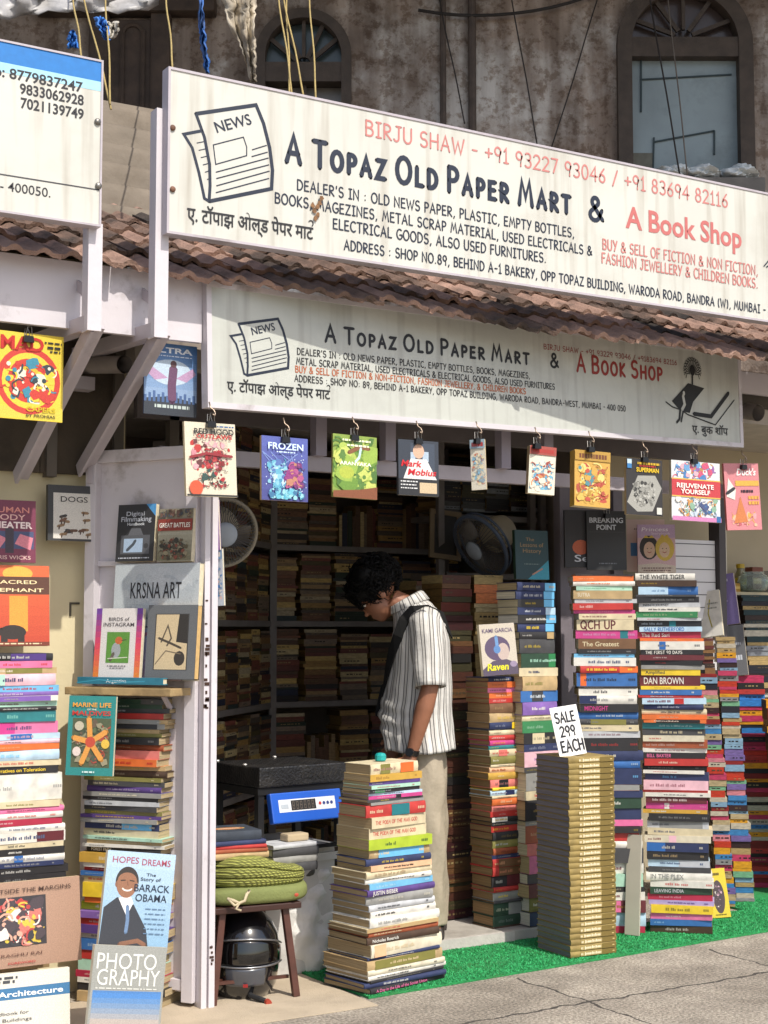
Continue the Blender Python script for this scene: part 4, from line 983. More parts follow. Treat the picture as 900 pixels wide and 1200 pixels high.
# magazines and large books under the plank shelf
S7 = '''charcoal 16 b=.1,.7,darkgreen|darkgreen 14 t=white|charcoal 14 t=silver|red 18 t=cream f=.5 @WORLD WAR II|tan 14 b=.1,.9,grey|grey 16 b=.1,.9,charcoal|tan 12|olive 12|black 22 t=white|rust 18 t=cream|salmon 26 t=white f=.55 sans b=.05,.08,white @BRETAGNE|orange 22 t=red|tan 14|darkbrown 20|olive 12|charcoal 16|purple 18|grey 14|black 12|silver 14|charcoal 16|olive 12|purple 10|grey 14|navy 20 b=.5,.9,skyblue|cream 22|mint 10|tan 12|white 10|black 18 t=white f=.6 sans @FOREST PATH|mustard 30|white 14|red 12|blue 14|cream 20|yellow 44 t=black|orange 18|lime 24|violet 20|red 22|purple 26|white 16|blue 34 t=white|red 28 t=yellow|mint 34 t=maroon|crimson 20|white 18|black 22|tan 30'''
stack('M', 'the plank shelf pile', (88, 1172), (104, 818), (90, 104), -52, .26, sp(S7), 'magazines and books under the plank shelf', z0=.006, hard=.12, jit=.012, yj=3, page='b5a17a', seed=10)
# ---- everything farther back: shelves along the walls and the piles behind
DARKS = ['5c5658', '7d5c48', '82484a', '50587a', '6a6a6e', '977662', '4e6656', '966854', '3c3a3e', 'b49c78', 'c8b896', '9a958e', '8a8260', '9a5450', '6a5244', '5e7276', 'b0a490', '8a6c5a']
DARKS = [lite(c, .5 if i % 3 else .2) for i, c in enumerate(DARKS)] + ['d8ceb4', 'cfc6b4', 'd9c9a0', 'c8b48c', 'b8aca0']; r = random.Random(21); YR = 7.05
rack = thing('book_rack', 'dark slotted steel shelving packed with books along the back wall', 'shelving', (2.6, YR, 0))
RK = mat('6f6966', .5, .2, 10.)
levels = [P(420, py, YR).z for py in (912, 820, 728, 641, 548)]
levels = [STEPZ + .03] + levels[:1] + levels[1:]
xl, xr = P(318, 700, YR).x, P(660, 700, YR).x
mb = MB()
for z in levels: mb = MB(); mb.box(xl - 2.6 - .05, -.01, z - .03, xr - 2.6, .34, z); mb.build('shelf_board', RK, rack)
pass
for px in (318, 520, 655):
    x = P(px, 700, YR).x - 2.6; mb = MB(); mb.box(x - .02, -.025, STEPZ, x + .02, -.012, 2.4)
    mb.build('upright', RK, rack)
for a, b in zip(levels, levels[1:] + [2.42]):
    x = xl
    while x < xr - .08:
        wv = r.uniform(.17, .235)
        if r.random() < .15:
            u = x
            while u < x + wv: th = r.uniform(.015, .04); hh = min(b - a - .05, r.uniform(.17, .26)); sbox(Matrix.Translation((u, YR + .03, a)), 0, 0, 0, th * .95, .14, hh, r.choice(DARKS)); u += th
        else: sstack((x + wv / 2, YR + r.uniform(0, .04)), 0, wv * .95, .15, a + .001, b - r.uniform(.033, .075), DARKS, r, (.009, .032))
        x += wv + .006
# angled unit on the left
A_ = P(248, 700, 6.35); B_ = P(316, 700, 7.0); dv = (B_ - A_); dv.z = 0; Lr = dv.length; dv.normalize(); ang = math.atan2(dv.y, dv.x)
mb = MB()
rack2 = thing('book_rack', 'dark slotted shelving in the left corner behind the weighing scale', 'shelving', (A_.x, A_.y, 0), ang)
for z in levels: mb = MB(); mb.box(0, -.01, z - .03, Lr, .3, z); mb.build('shelf_board', RK, rack2)
pass
for a, b in zip(levels, levels[1:] + [2.42]):
    x = .02
    while x < Lr - .1:
        wv = r.uniform(.15, .2); c = Vector((A_.x, A_.y, 0)) + dv * (x + wv / 2); sstack((c.x, c.y), ang, wv * .95, .15, a + .001, b - r.uniform(.033, .07), DARKS, r, (.009, .032)); x += wv + .005
# right inside: piles on shelves behind the fan, dark pile by the man, cream pages pile
OLD = ['8a6248', '9a5a3c', '6a4a36', '7a3a3c', 'a08460', '7a7450', '55504e', '8a6248']
b = P(538, 1075, 6.05); 
def pile(px, py0, py1, Y, wpx, yaw, d, cols, th=(.015, .045), leanpx=0, page=None, z0=None):
    base = P(px, py0, Y); z0_ = max(STEPZ, base.z) if z0 is None else z0; t = base.dot(FW); w = wpx * t / FPX / math.cos(R(yaw + 31.5)); z1 = z_at(Vector((base.x, base.y, 0)), py1)
    X = Vector((math.cos(R(yaw)), math.sin(R(yaw)), 0)); lv = RGT * (leanpx * t / FPX)
    sstack((base.x, base.y), R(yaw), w, d, z0_, z1, cols, r, th, (lv.x, lv.y), page)
pile(537, 1076, 674, 5.76, 38, 6, .16, OLD)
pile(575, 1070, 674, 5.80, 36, 0, .16, ['cream', 'peach', 'tan', 'cream', 'ivory'], (.02, .05))
pile(508, 1060, 680, 6.25, 40, 0, .16, DARKS); pile(470, 1060, 900, 6.5, 40, 0, .16, DARKS)
for px in (535, 562, 590, 618): pile(px, 598, 545 + r.uniform(0, 8), 6.5, 44, 4, .2, ['grey', 'charcoal', 'maroon', 'olive', 'silver', 'navy'], (.012, .03), z0=P(px, 600, 6.5).z)
mb = MB(); q = P(520, 602, 6.48); q2 = P(650, 602, 6.48); mb.box(q.x, 6.45, q.z - .03, q2.x, 6.8, q.z - .001); mb.box(q.x, 6.45, P(560, 672, 6.48).z - .03, q2.x, 6.8, P(560, 672, 6.48).z)
for px in (515, 622, 634): x = P(px, 600, 6.44).x; mb.box(x - .018, 6.42, STEPZ, x + .018, 6.449, 2.4)
tag(mb.build('fan_shelf', RK), 'grey slotted shelf piled with magazines above and behind the fan', 'shelving')
# right hand piles beyond the tall ones
BR = ['white', 'red', 'palepink', 'skyblue', 'cream', 'white', 'orange', 'white', 'mint', 'paleblue', 'salmon', 'yellow', 'ivory', 'ivory', 'lavender', 'pink', 'silver', 'cream', 'navy', 'maroon']
BR = [lite(PAL[c], .15) for c in BR]
def gpile(fl, top, wpx, yaw, d, cols, th=(.014, .034), page=None, seed=1):
    rr = random.Random(seed); p = G(*fl, .012); t = p.dot(FW); w = wpx * t / FPX / math.cos(R(yaw + 31.5)); z1 = z_at(p, top[1])
    X = Vector((math.cos(R(yaw)), math.sin(R(yaw)), 0)); lv = RGT * ((top[0] - proj(Vector((p.x, p.y, z1)))[0]) * t / FPX); c = p + X * w / 2
    sstack((c.x, c.y), R(yaw), w, d, .012, z1, cols, rr, th, (lv.x, lv.y), page)
gpile((842, 1062), (819, 790), 20, -38, .13, BR, seed=31)
gpile((846, 1058), (822, 748), 14, -20, .12, ['brown', 'tan', 'rust', 'brown'], seed=37, page='7a5a38')
gpile((862, 1056), (838, 745), 22, -38, .13, BR, seed=32)
gpile((880, 1040), (863, 792), 32, -34, .14, ['red', 'orange', 'pink', 'salmon', 'white', 'black', 'skyblue', 'yellow', 'magenta', 'navy'], seed=33)
gpile((900, 1036), (868, 697), 46, -10, .2, ['white', 'navy', 'teal', 'silver', 'cream', 'brown'], page='6b4e34', seed=34)
gpile((925, 1050), (895, 820), 40, -34, .14, ['orange', 'violet', 'black', 'tan', 'yellow'], (.03, .06), seed=35)
# ================================================================== BOOKS SHOWN FACE OUT
def busy(a, x0, y0, x1, y1, cols, n, seed, big=.3):
    r = random.Random(seed); n = int(n * 3); big *= .52; W, Hh = x1 - x0, y1 - y0
    for k in range(n):
        c = r.choice(cols); cu, cv = x0 + W * r.uniform(.1, .9), y0 + Hh * r.uniform(.1, .9); s_ = r.uniform(.25, 1) * big * min(W, Hh)
        cl = lambda p: (min(x1, max(x0, p[0])), min(y1, max(y0, p[1])))
        q = r.random(); an = r.uniform(0, 6.28)
        if q < .4: a.poly([cl((cu + math.cos(an + t) * s_ * rr_, cv + math.sin(an + t) * s_ * rr_)) for t, rr_ in [(j * 6.283 / 9, r.uniform(.5, 1)) for j in range(9)]], c)
        elif q < .75:
            pts = [cl((cu + math.cos(an + t * 1.3) * s_ * (t + .2), cv + math.sin(an + t * 1.3) * s_ * (t + .2))) for t in (0, .3, .6, .9, 1.2)]
            pts = [p for i, p in enumerate(pts) if i == 0 or math.dist(p, pts[i-1]) > 1e-4]
            if len(pts) > 2: a.stroke(pts, s_ * .22, c)
        else: a.ell(min(x1 - s_ * .3, max(x0 + s_ * .3, cu)), min(y1 - s_ * .3, max(y0 + s_ * .3, cv)), s_ * .3, s_ * .3, c, 12)
def grad(a, x0, y0, x1, y1, c0, c1, n=10):
    for k in range(n):
        f = k / (n - 1); c = tuple(p * (1 - f) + q * f for p, q in zip(hexf(c0), hexf(c1)))
        a.rect(x0, y0 + (y1 - y0) * k / n, x1, y0 + (y1 - y0) * (k + 1) / n, c)
def ttl(a, st, v, h, c, W=.86, u=.5, off=.01, f='t', **k):
    w, hh = a.W, a.H
    if f == 't': a.T.text(st, w * u, hh * v, hh * h, c, width=w * W, off=off, align='c', **k)
    else: a.T.pen(st, w * (u - W / 2), hh * v, hh * h, c, width=w * W, wt=.18, **k)
def small(a, v, h, c, u0=.1, u1=.9, seed=1):
    r = random.Random(seed); u = u0
    while u < u1:
        q = min(u1 - u, r.uniform(.02, .09)); a.T.rect(a.W * u, a.H * v, a.W * (u + q), a.H * (v + h), c); u += q + .018
HP = (BAN.p0 + BAN.n * .03, BAN.n)
def clip(px, py, where, hook=True, plane=None, top=None):
    c = PP(px, py, *(plane or HP)); t = thing('binder_clip', f'black binder clip {where}', 'binder clip', c, math.atan2(BAN.ax.y, BAN.ax.x), 'clips holding the hanging books')
    mb = MB(); mb.prism([(-.019, -.022), (.019, -.022), (.016, 0), (-.016, 0)], Vector((1, 0, 0)), Vector((0, 0, 1)), Vector((0, 1, 0)), Vector((0, -.010, 0)), .018)
    mb.build('jaw', mat('17171a', .35, .1, 30.), t)
    mb = MB(); mb.tube([(-.012, -.006, -.004), (-.007, -.012, .03), (.007, -.012, .03), (.012, -.006, -.004)], .0016, 6); mb.tube([(-.011, .006, -.004), (-.006, .013, .028), (.006, .013, .028), (.011, .006, -.004)], .0016, 6)
    mb.build('wire_handles', mat('8d8a86', .3, .1, 30., metal=.9), t)
    if hook:
        mb = MB(); mb.tube([(0, -.012, .026), (.009, -.012, .02), (.013, -.01, .03), (.008, -.006, .042), (0, .002, .05), (-.003, .008, .072)], .0028, 7)
        mb.build('hook', mat('9a8878', .35, .1, 30., metal=.8), t, True)
    return t
HG = 'books and comics hung under the lower sign'
def yellowmag(a, w, h):
    a.rect(0, 0, w, h, 'e3c530'); a.rect(0, h * .02, w, h * .14, 'd8c23c')
    ttl(a, 'MAD', .80, .15, 'b8281f', .62, .40, .03); small(a, .9, .02, '222222', .72, .97); small(a, .84, .03, '222222', .76, .95, 2); small(a, .80, .02, '222222', .8, .95, 3)
    for rr_, c in ((.46, 'c42d22'), (.38, 'e3c530'), (.30, 'c42d22'), (.2, 'e0b020'), (.1, 'c42d22')): a.ell(w * .5, h * .45, w * rr_, w * rr_ * 1.02, c, 26)
    busy(a, w * .1, h * .2, w * .92, h * .72, ['f0e6d0', 'e8e0c8', '20303a', '2b7f9c', 'c42d22', 'e3c530'], 26, 3, .42)
    ttl(a, 'CAPERS', .10, .055, 'c9b018', .42, .68, .02); ttl(a, 'BY PROHIAS', .035, .035, '222222', .42, .68)
display('magazine', 'yellow humour magazine with a red and yellow swirl, hung at the far left', 'magazine', (-3, 68, 388, 492), 4.98, 3, 0, .006, 'yellow', yellowmag, group=HG)
clip(33, 394, 'on top of the yellow swirl magazine', False, (Vector((0, 4.97, 0)), Vector((0, -1, 0))))
def ultra(a, w, h):
    grad(a, 0, 0, w, h, '9db4d4', '3f6fae', 8); a.poly([(0, 0), (w, 0), (w, h * .2), (w * .5, h * .27), (0, h * .22)], '232a36')
    for k in range(12): q = w * (k / 12); a.rect(q, h * .18, q + w * .05, h * (.27 + .06 * ((k * 7) % 5) / 4), '3a5a90')
    a.ell(w * .5, h * .6, w * .4, h * .18, 'b9cfe4', 20)
    a.poly([(w * .45, h * .52), (w * .1, h * .68), (w * .02, h * .60), (w * .2, h * .48)], 'b48fb8'); a.poly([(w * .6, h * .52), (w * .92, h * .68), (w * .98, h * .6), (w * .8, h * .48)], 'b48fb8')
    a.stroke([(w * .53, h * .22), (w * .52, h * .42), (w * .55, h * .66)], w * .16, '5a3558'); a.ell(w * .55, h * .72, w * .06, h * .05, '4a2a30', 14)
    ttl(a, 'ULTRA', .87, .075, 'eef2f8', .82, .5, .03); small(a, .10, .045, 'b8c4c0', .2, .86); small(a, .82, .012, 'dfe8f2', .25, .9, 4)
display('comic_book', 'blue comic in a clear sleeve titled ultra, hung by the big bracket', 'comic', (171, 228, 401, 487), 5.02, 2, 0, .007, 'navy', ultra, group=HG)
def redc(a, w, h):
    a.rect(0, 0, w, h, 'd9cfb8'); busy(a, w * .05, h * .3, w * .95, h * .8, ['c9808c', 'd9a0a8', 'b52c29', 'c8b8a4', '5a2a2c'], 26, 9, .3)
    busy(a, w * .3, h * .38, w * .78, h * .68, ['a52028', '9a2028', '7a1d22', 'b8383a', '3a2428'], 26, 4, .34); busy(a, w * .22, h * .10, w * .85, h * .42, ['26433f', '7a1d22', 'a52028', '2c2a2c', 'd9cfb8'], 22, 6, .34); a.stroke([(w * .08, h * .52), (w * .4, h * .58), (w * .9, h * .55)], w * .045, '8a2028')
    a.ell(w * .18, h * .11, w * .13, w * .13, 'cc4a2a', 18); a.rect(0, 0, w, h * .025, '222222')
    ttl(a, 'RED HOOD', .84, .075, '1c1c1e', .78, .56, .02); ttl(a, 'OUTLAWS', .78, .06, 'b02326', .7, .56, .02); small(a, .94, .02, '2c5a88', .62, .95)
display('comic_book', 'cream comic splashed with red shapes, hung at the left end of the row', 'comic', (221, 276, 494, 582), HP, 6, 2, .012, 'cream', redc, group=HG, roll=-1.5)
clip(247, 494, 'holding the cream comic with red shapes')
def frozen(a, w, h):
    grad(a, 0, 0, w, h, '3a3f86', '4a57a8', 6); r = random.Random(4)
    for k in range(40): a.ell(w * r.uniform(.04, .96), h * r.uniform(.1, .75), w * .012, w * .012, 'c8d8f0', 6)
    for k in range(6): a.stroke([(w * r.uniform(0, 1), h * .75), (w * r.uniform(.2, .8), h * .55), (w * r.uniform(0, 1), h * .3)], w * .02, '6f86c8')
    busy(a, w * .1, h * .2, w * .55, h * .66, ['58a8c8', '7fc0d8', '3f86b0', 'b8d8e8', '4a6ab0'], 22, 5, .5); busy(a, w * .48, h * .18, w * .92, h * .62, ['8a2f78', '6a2868', 'a84a80', '4a2a58', 'b87a60'], 22, 6, .5); busy(a, w * .05, h * .02, w * .95, h * .2, ['3f9fc0', '5fb8d0', '2f6a98', '8fd0e0'], 22, 7, .8)
    ttl(a, 'FROZEN', .80, .10, 'cfe4f6', .76, .5, .02); small(a, .75, .018, 'cfe4f6', .3, .7)
display('book', 'purple children book with icy blue and magenta shapes, hung second in the row', 'book', (308, 360, 511, 587), HP, 4, 1, .012, 'tan', frozen, group=HG)
clip(334, 512, 'holding the purple icy book')
def aran(a, w, h):
    a.rect(0, 0, w, h, '7f9a3a'); busy(a, 0, h * .12, w, h * .95, ['5f8a2c', '8fb040', 'a8c050', '3f6a28', 'c0cc60', '4f7a30'], 60, 6, .5)
    a.poly([(0, 0), (w, 0), (w, h * .2), (w * .6, h * .14), (0, h * .1)], '7a3f22'); a.stroke([(w * .35, h * .72), (w * .6, h * .82), (w * .8, h * .8)], w * .08, '7a4a2a')
    a.stroke([(w * .62, h * .8), (w * .58, h * .65), (w * .5, h * .58)], w * .05, 'bfe0e8'); a.ell(w * .3, h * .4, w * .17, h * .1, 'a9b83c', 14)
    ttl(a, 'ARANYAKA', .52, .055, 'f0f0e0', .72, .5, .02); small(a, .9, .03, 'e8ecc8', .2, .85); small(a, .82, .03, 'e8ecc8', .3, .8, 5)
display('book', 'green forest picture book titled aranyaka, hung third in the row', 'book', (390, 441, 509, 584), HP, 2, 1, .010, 'olive', aran, group=HG, roll=1)
clip(415, 510, 'holding the green forest book')
def mob(a, w, h):
    a.rect(0, 0, w, h, '222a38'); a.rect(w * .3, h * .3, w * .9, h * .95, '2f3a4c'); a.rect(w * .6, h * .62, w * .75, h * .8, 'a8bcd0'); a.rect(w * .3, h * .62, w * .42, h * .78, 'a8bcd0')
    a.poly([(w * .12, h * .3), (w * .3, h * .66), (w * .7, h * .66), (w * .95, h * .3)], 'e4e2de'); a.ell(w * .5, h * .80, w * .14, h * .13, 'd2a78c', 18)
    a.rect(0, 0, w, h * .3, '14161c'); a.rect(w * .52, h * .05, w * .95, h * .24, 'c8b08c'); small(a, .24, .02, 'd8d8d8', .05, .48); small(a, .18, .02, 'd8d8d8', .05, .45, 3); small(a, .12, .02, 'd8d8d8', .05, .47, 4)
    a.T.text('Mark', w * .06, h * .52, h * .11, 'c4202c', width=w * .5, off=.02, shear=.25); a.T.text('Mobius', w * .22, h * .37, h * .11, 'c4202c', width=w * .7, off=.02, shear=.25)
display('book', 'dark book with a white suited man on its cover and red title, hung fourth', 'book', (467, 515, 515, 581), HP, 0, 1, .014, 'charcoal', mob, group=HG)
clip(490, 514, 'holding the dark book with red title')
def comic(seed, cols, top):
    def f(a, w, h):
        a.rect(0, 0, w, h, cols[0]); busy(a, w * .05, h * .05, w * .95, h * .78, cols, 46, seed, .4); a.rect(0, h * .82, w, h, cols[-1]); small(a, .86, .08, top, .12, .9, seed)
    return f
display('comic_book', 'narrow pale comic turned almost edge on, hung fifth in the row', 'comic', (553, 570, 514, 574), HP, -50, 0, .012, 'tan', comic(3, ['d8d2c0', '7fb0cc', 'c86a50', 'e6d8b0', '88a0b0'], 'b02c28'), group=HG, roll=-2)
clip(560, 514, 'holding the narrow edge on comic')
display('comic_book', 'worn comic bundle with pale blue and white cover, hung sixth in the row', 'comic', (618, 650, 522, 579), HP, -16, 2, .03, 'tan', comic(7, ['e2dcc8', '6fb4d0', 'd08050', '4f98c0', 'e8e0d0', 'a03a30'], 'b02c28'), group=HG, roll=4)
clip(629, 520, 'holding the pale blue comic bundle')
display('comic_book', 'thick curled bundle of golden yellow comics, hung seventh in the row', 'comic', (672, 716, 527, 594), HP, -12, 4, .045, 'mustard', comic(12, ['c99a3a', 'd8b04a', 'b5402c', '3f7f8c', 'e6c870', 'a8402a', 'b08428'], '6a3a1c'), group=HG, roll=3)
clip(692, 524, 'holding the golden comics bundle')
def sup(a, w, h):
    a.rect(0, 0, w, h, '1c1a1c'); a.poly([(w * .02, h * .22), (w * .32, h * .7), (w * .8, h * .72), (w * .98, h * .5), (w * .72, h * .08), (w * .3, h * .06)], '9a9a94')
    busy(a, w * .12, h * .15, w * .85, h * .64, ['7f7f7a', 'b0b0aa', '6a6a66', '8f8f8a', '2c2c2c'], 40, 5, .22)
    ttl(a, 'SUPERMAN', .77, .075, 'dcb824', .62, .58, .03); a.T.rect(w * .02, h * .9, w * .14, h * .98, 'b8ccd8'); a.T.rect(w * .02, h * .82, w * .14, h * .9, '3a78b0'); small(a, .9, .04, 'c8a428', .3, .92); small(a, .86, .03, 'a83028', .35, .8, 4)
    a.T.rect(w * .82, h * .03, w * .96, h * .15, 'c8c8c0')
display('comic_book', 'black comic with a grey shattered stone shape and yellow title', 'comic', (732, 779, 537, 604), HP, -3, 1, .014, 'tan', sup, group=HG, roll=1)
clip(755, 536, 'holding the black comic with yellow title')
def rej(a, w, h):
    a.rect(0, 0, w, h, 'd8dce0'); busy(a, 0, h * .70, w, h, ['5f98cc', 'c84a70', 'e0a8b8', '8a5aa0', '3f78b8', 'b8843a', 'e8e4e0'], 34, 8, .6); a.rect(0, h * .40, w, h * .70, 'bf2f38'); a.rect(0, h * .395, w, h * .415, 'd8b048'); a.rect(0, h * .685, w, h * .705, 'd8b048')
    busy(a, w * .02, h * .07, w * .98, h * .39, ['e8e8ea', '2f5f98', '7fa890', 'c88a4a', 'b8c8d8', '3a4a7a', 'e0e0d8'], 44, 4, .5); a.rect(0, 0, w, h * .07, 'c878b0')
    ttl(a, 'REJUVENATE', .55, .075, 'f4ece4', .76, .47, .02); ttl(a, 'YOURSELF', .45, .075, 'f4ece4', .6, .47, .02)
    a.T.rect(w * .9, 0, w * .99, h * .1, '3a6aa0')
display('book', 'colouring book with a red title band reading rejuvenate yourself', 'book', (784, 848, 540, 611), HP, -4, 1, .016, 'cream', rej, group=HG, roll=1)
clip(813, 538, 'holding the colouring book with the red band')
def pinkb(a, w, h):
    a.rect(0, 0, w, h, 'cf7c84'); busy(a, w * .05, h * .05, w * .95, h * .3, ['d89aa0', 'b8545c', 'e0b090', 'd8a040', 'cf7c84'], 22, 2, .5); a.rect(w * .3, h * .66, w * .98, h * .74, 'd9a43a'); a.poly([(w * .2, h * .1), (w * .42, h * .5), (w * .6, h * .12)], 'c8703a')
    a.poly([(w * .03, h * .5), (w * .1, h * .78), (w * .3, h * .6), (w * .26, h * .45)], 'e8e2d8'); a.stroke([(w * .05, h * .55), (w * .25, h * .62)], w * .08, '22242c')
    ttl(a, "Duck's", .82, .10, 'f0e8e4', .55, .62, .02, shear=.2); small(a, .56, .04, '3a2430', .45, .8); small(a, .46, .05, 'dca048', .65, .95, 5); small(a, .38, .05, 'dca048', .65, .95, 6)
display('book', 'tall pink book with a yellow band hung at the right end of the row', 'book', (850, 896, 542, 621), HP, -6, 1, .012, 'salmon', pinkb, group=HG, roll=-2.5)
clip(871, 545, 'holding the tall pink book')
# two slim booklets hung behind the post
for bx_, lab, col, cs in (((246, 258, 585, 645), 'slim purple comic hanging edge on beside the white post', 'violet', ['8a4aa0', 'b060b0', 'c87090', '5a3a90', '8a4aa0']), ((249, 263, 643, 710), 'slim blue and white comic hanging low beside the white post', 'silver', ['b8c0cc', '3a78b8', 'd8b8b0', 'e0dcd8', '6a90b8'])):
    display('comic_book', lab, 'comic', bx_, 5.1, -58, 0, .01, col, comic(5, cs, 'e0d8d0'), group=HG, roll=-3)
# ---- books on the door leaf and its shelf
LY = -56.6
LB = 'books shown on the folded door'
def digi(a, w, h):
    a.rect(0, 0, w, h, '1d1e22'); a.poly([(w * .74, h), (w, h * .78), (w, h)], '3f8fd0')
    a.rect(w * .12, h * .13, w * .88, h * .46, '4a4d54'); a.poly([(w * .3, h * .46), (w * .38, h * .58), (w * .62, h * .58), (w * .7, h * .46)], '55585f'); a.rect(w * .2, h * .16, w * .7, h * .40, '9fb8d4'); a.stroke([(w * .3, h * .2), (w * .45, h * .3), (w * .5, h * .36)], w * .07, '3a4450'); a.ell(w * .79, h * .27, w * .06, w * .06, '2a2c30', 12)
    ttl(a, 'Digital', .80, .075, 'b8bcc4', .48, .47, .01); ttl(a, 'Filmmaking', .70, .085, 'b8bcc4', .8, .5, .01); ttl(a, 'Handbook', .63, .05, 'c8ccd0', .46, .5, .02); small(a, .05, .02, 'b8bcc4', .08, .9)
display('book', 'black book with a camera on its cover and a blue corner', 'book', (133, 181, 590, 658), LEAF(.05), LY, 5, .02, 'ivory', digi, group=LB)
def batt(a, w, h):
    a.rect(0, 0, w, h, '8a8470'); grad(a, 0, h * .02, w, h * .6, '6f6a50', 'a8a490', 6); busy(a, w * .03, h * .02, w * .97, h * .45, ['3a3428', '5a5038', '7a3a2a', '8a8064', '2c2a22'], 50, 6, .3); a.rect(0, h * .58, w, h * .80, '8a2c22')
    for k in range(4): busy(a, w * (.05 + .24 * k), h * .83, w * (.24 + .24 * k), h * .98, ['4a3a30', '6a4a40', '38404a', '8a7a60'], 6, k, .9)
    ttl(a, 'GREAT BATTLES', .64, .085, 'f0e8dc', .9, .5, .02)
display('book', 'olive war book with a red title band reading great battles', 'book', (182, 225, 595, 658), LEAF(.05), LY, 5, .025, 'ivory', batt, group=LB)
def krsna(a, w, h):
    a.rect(0, 0, w, h, 'b3bcc2'); busy(a, w * .03, h * .35, w * .97, h * .97, ['aeb8be', 'b8c0c6', 'a8b2ba'], 14, 3, .5); a.frame(w * .18, h * .0, w * .86, h * .46, w * .015, '4a3a6a'); grad(a, w * .195, 0, w * .845, h * .44, 'b8a0c0', '9fb0d8', 5); a.stroke([(w * .25, h * .36), (w * .5, h * .41), (w * .8, h * .38)], h * .03, 'b06a90')
    ttl(a, 'KRSNA ART', .70, .14, '26262a', .6, .5, .004); small(a, .52, .02, '8a8f96', .3, .72)
display('book', 'large pale blue art book titled krsna art, standing behind two smaller books', 'book', (124, 231, 660, 797), LEAF(.075), LY, 4, .03, 'ivory', krsna, group=LB, hard=True)
def birds(a, w, h):
    a.rect(w * .12, 0, w * .88, h, 'ddd8d6')
    for x0, x1 in ((0, .12), (.88, 1)):
        for k in range(12):
            f = k / 11; c = [(.9, .48, .16), (.85, .2, .35), (.4, .2, .6)]; i = min(1, int(f * 2)); g_ = f * 2 - i
            a.rect(w * x0, h * k / 12, w * x1, h * (k + 1) / 12, tuple(p * (1 - g_) + q * g_ for p, q in zip(c[i], c[i + 1])))
    a.rect(w * .26, h * .22, w * .75, h * .66, '4f8a2e'); a.ell(w * .47, h * .40, w * .10, h * .11, '9aa0a4', 16); a.ell(w * .52, h * .54, w * .08, h * .055, 'c05a2c', 14); a.stroke([(w * .58, h * .54), (w * .68, h * .55)], h * .012, '3a3028'); a.stroke([(w * .42, h * .35), (w * .36, h * .26)], w * .06, '5a5048'); a.stroke([(w * .3, h * .28), (w * .72, h * .30)], h * .012, 'd8dcc8')
    ttl(a, 'BIRDS of', .82, .05, '4a4448', .44, .5, .002); ttl(a, 'INSTAGRAM', .74, .055, '4a4448', .66, .5, .002); small(a, .17, .012, '6a6468', .3, .7); small(a, .14, .012, '6a6468', .36, .66, 3)
display('book', 'white bird photograph book with rainbow edges, standing on the plank shelf', 'book', (106, 165, 713, 795), LEAF(.115), LY, 5, .018, 'white', birds, group=LB)
def port(a, w, h):
    a.rect(0, 0, w, h, '585d62'); a.frame(w * .16, h * .12, w * .84, h * .88, w * .02, '2a2a2c'); a.rect(w * .18, h * .13, w * .82, h * .87, 'cdb890')
    a.poly([(w * .6, h * .5), (w * .64, h * .87), (w * .82, h * .87), (w * .82, h * .48)], '1e1c1a'); a.ell(w * .68, h * .28, w * .11, h * .1, '26221e', 12); a.stroke([(w * .3, h * .5), (w * .42, h * .72), (w * .5, h * .55), (w * .42, h * .45)], w * .03, '4a4034'); a.stroke([(w * .25, h * .55), (w * .5, h * .48), (w * .7, h * .42)], w * .04, '3a332a'); a.stroke([(w * .2, h * .2), (w * .4, h * .38), (w * .7, h * .34)], w * .02, '6a5c48')
display('book', 'grey bordered art book with a sepia ink drawing, standing on the plank shelf', 'book', (167, 229, 709, 796), LEAF(.11), LY, 5, .035, 'charcoal', port, group=LB, hard=True, page='c9a468')
e = thing('book', 'teal book lying flat along the plank shelf edge', 'book', PP(140, 802, *LEAF(.155)), math.atan2(-ld.y, -ld.x), LB)
mb = MB(); mb.box(-.19, 0, 0, .19, .03, .003); mb.box(-.19, 0, .003, .19, .002, .022); mb.box(-.19, 0, .022, .19, .03, .025); setcol(mb.build('cover', GLOSS, e), '1f6f88')
setcol((MB().box(-.187, .0022, .0032, .187, .029, .0218)).build('pages', PAPER2, e), 'd8cdb0')
a = Art((-.19, 0, 0), (1, 0, 0), (0, 0, 1), (0, -1, 0), lift=.0003); a.text('Argentina', .13, .006, .013, 'd8e4e8', width=.09, off=.01); a.stroke([(.0, .004), (.1, .016), (.2, .008), (.3, .012)], .004, '3f98b0'); a.build('title', e)
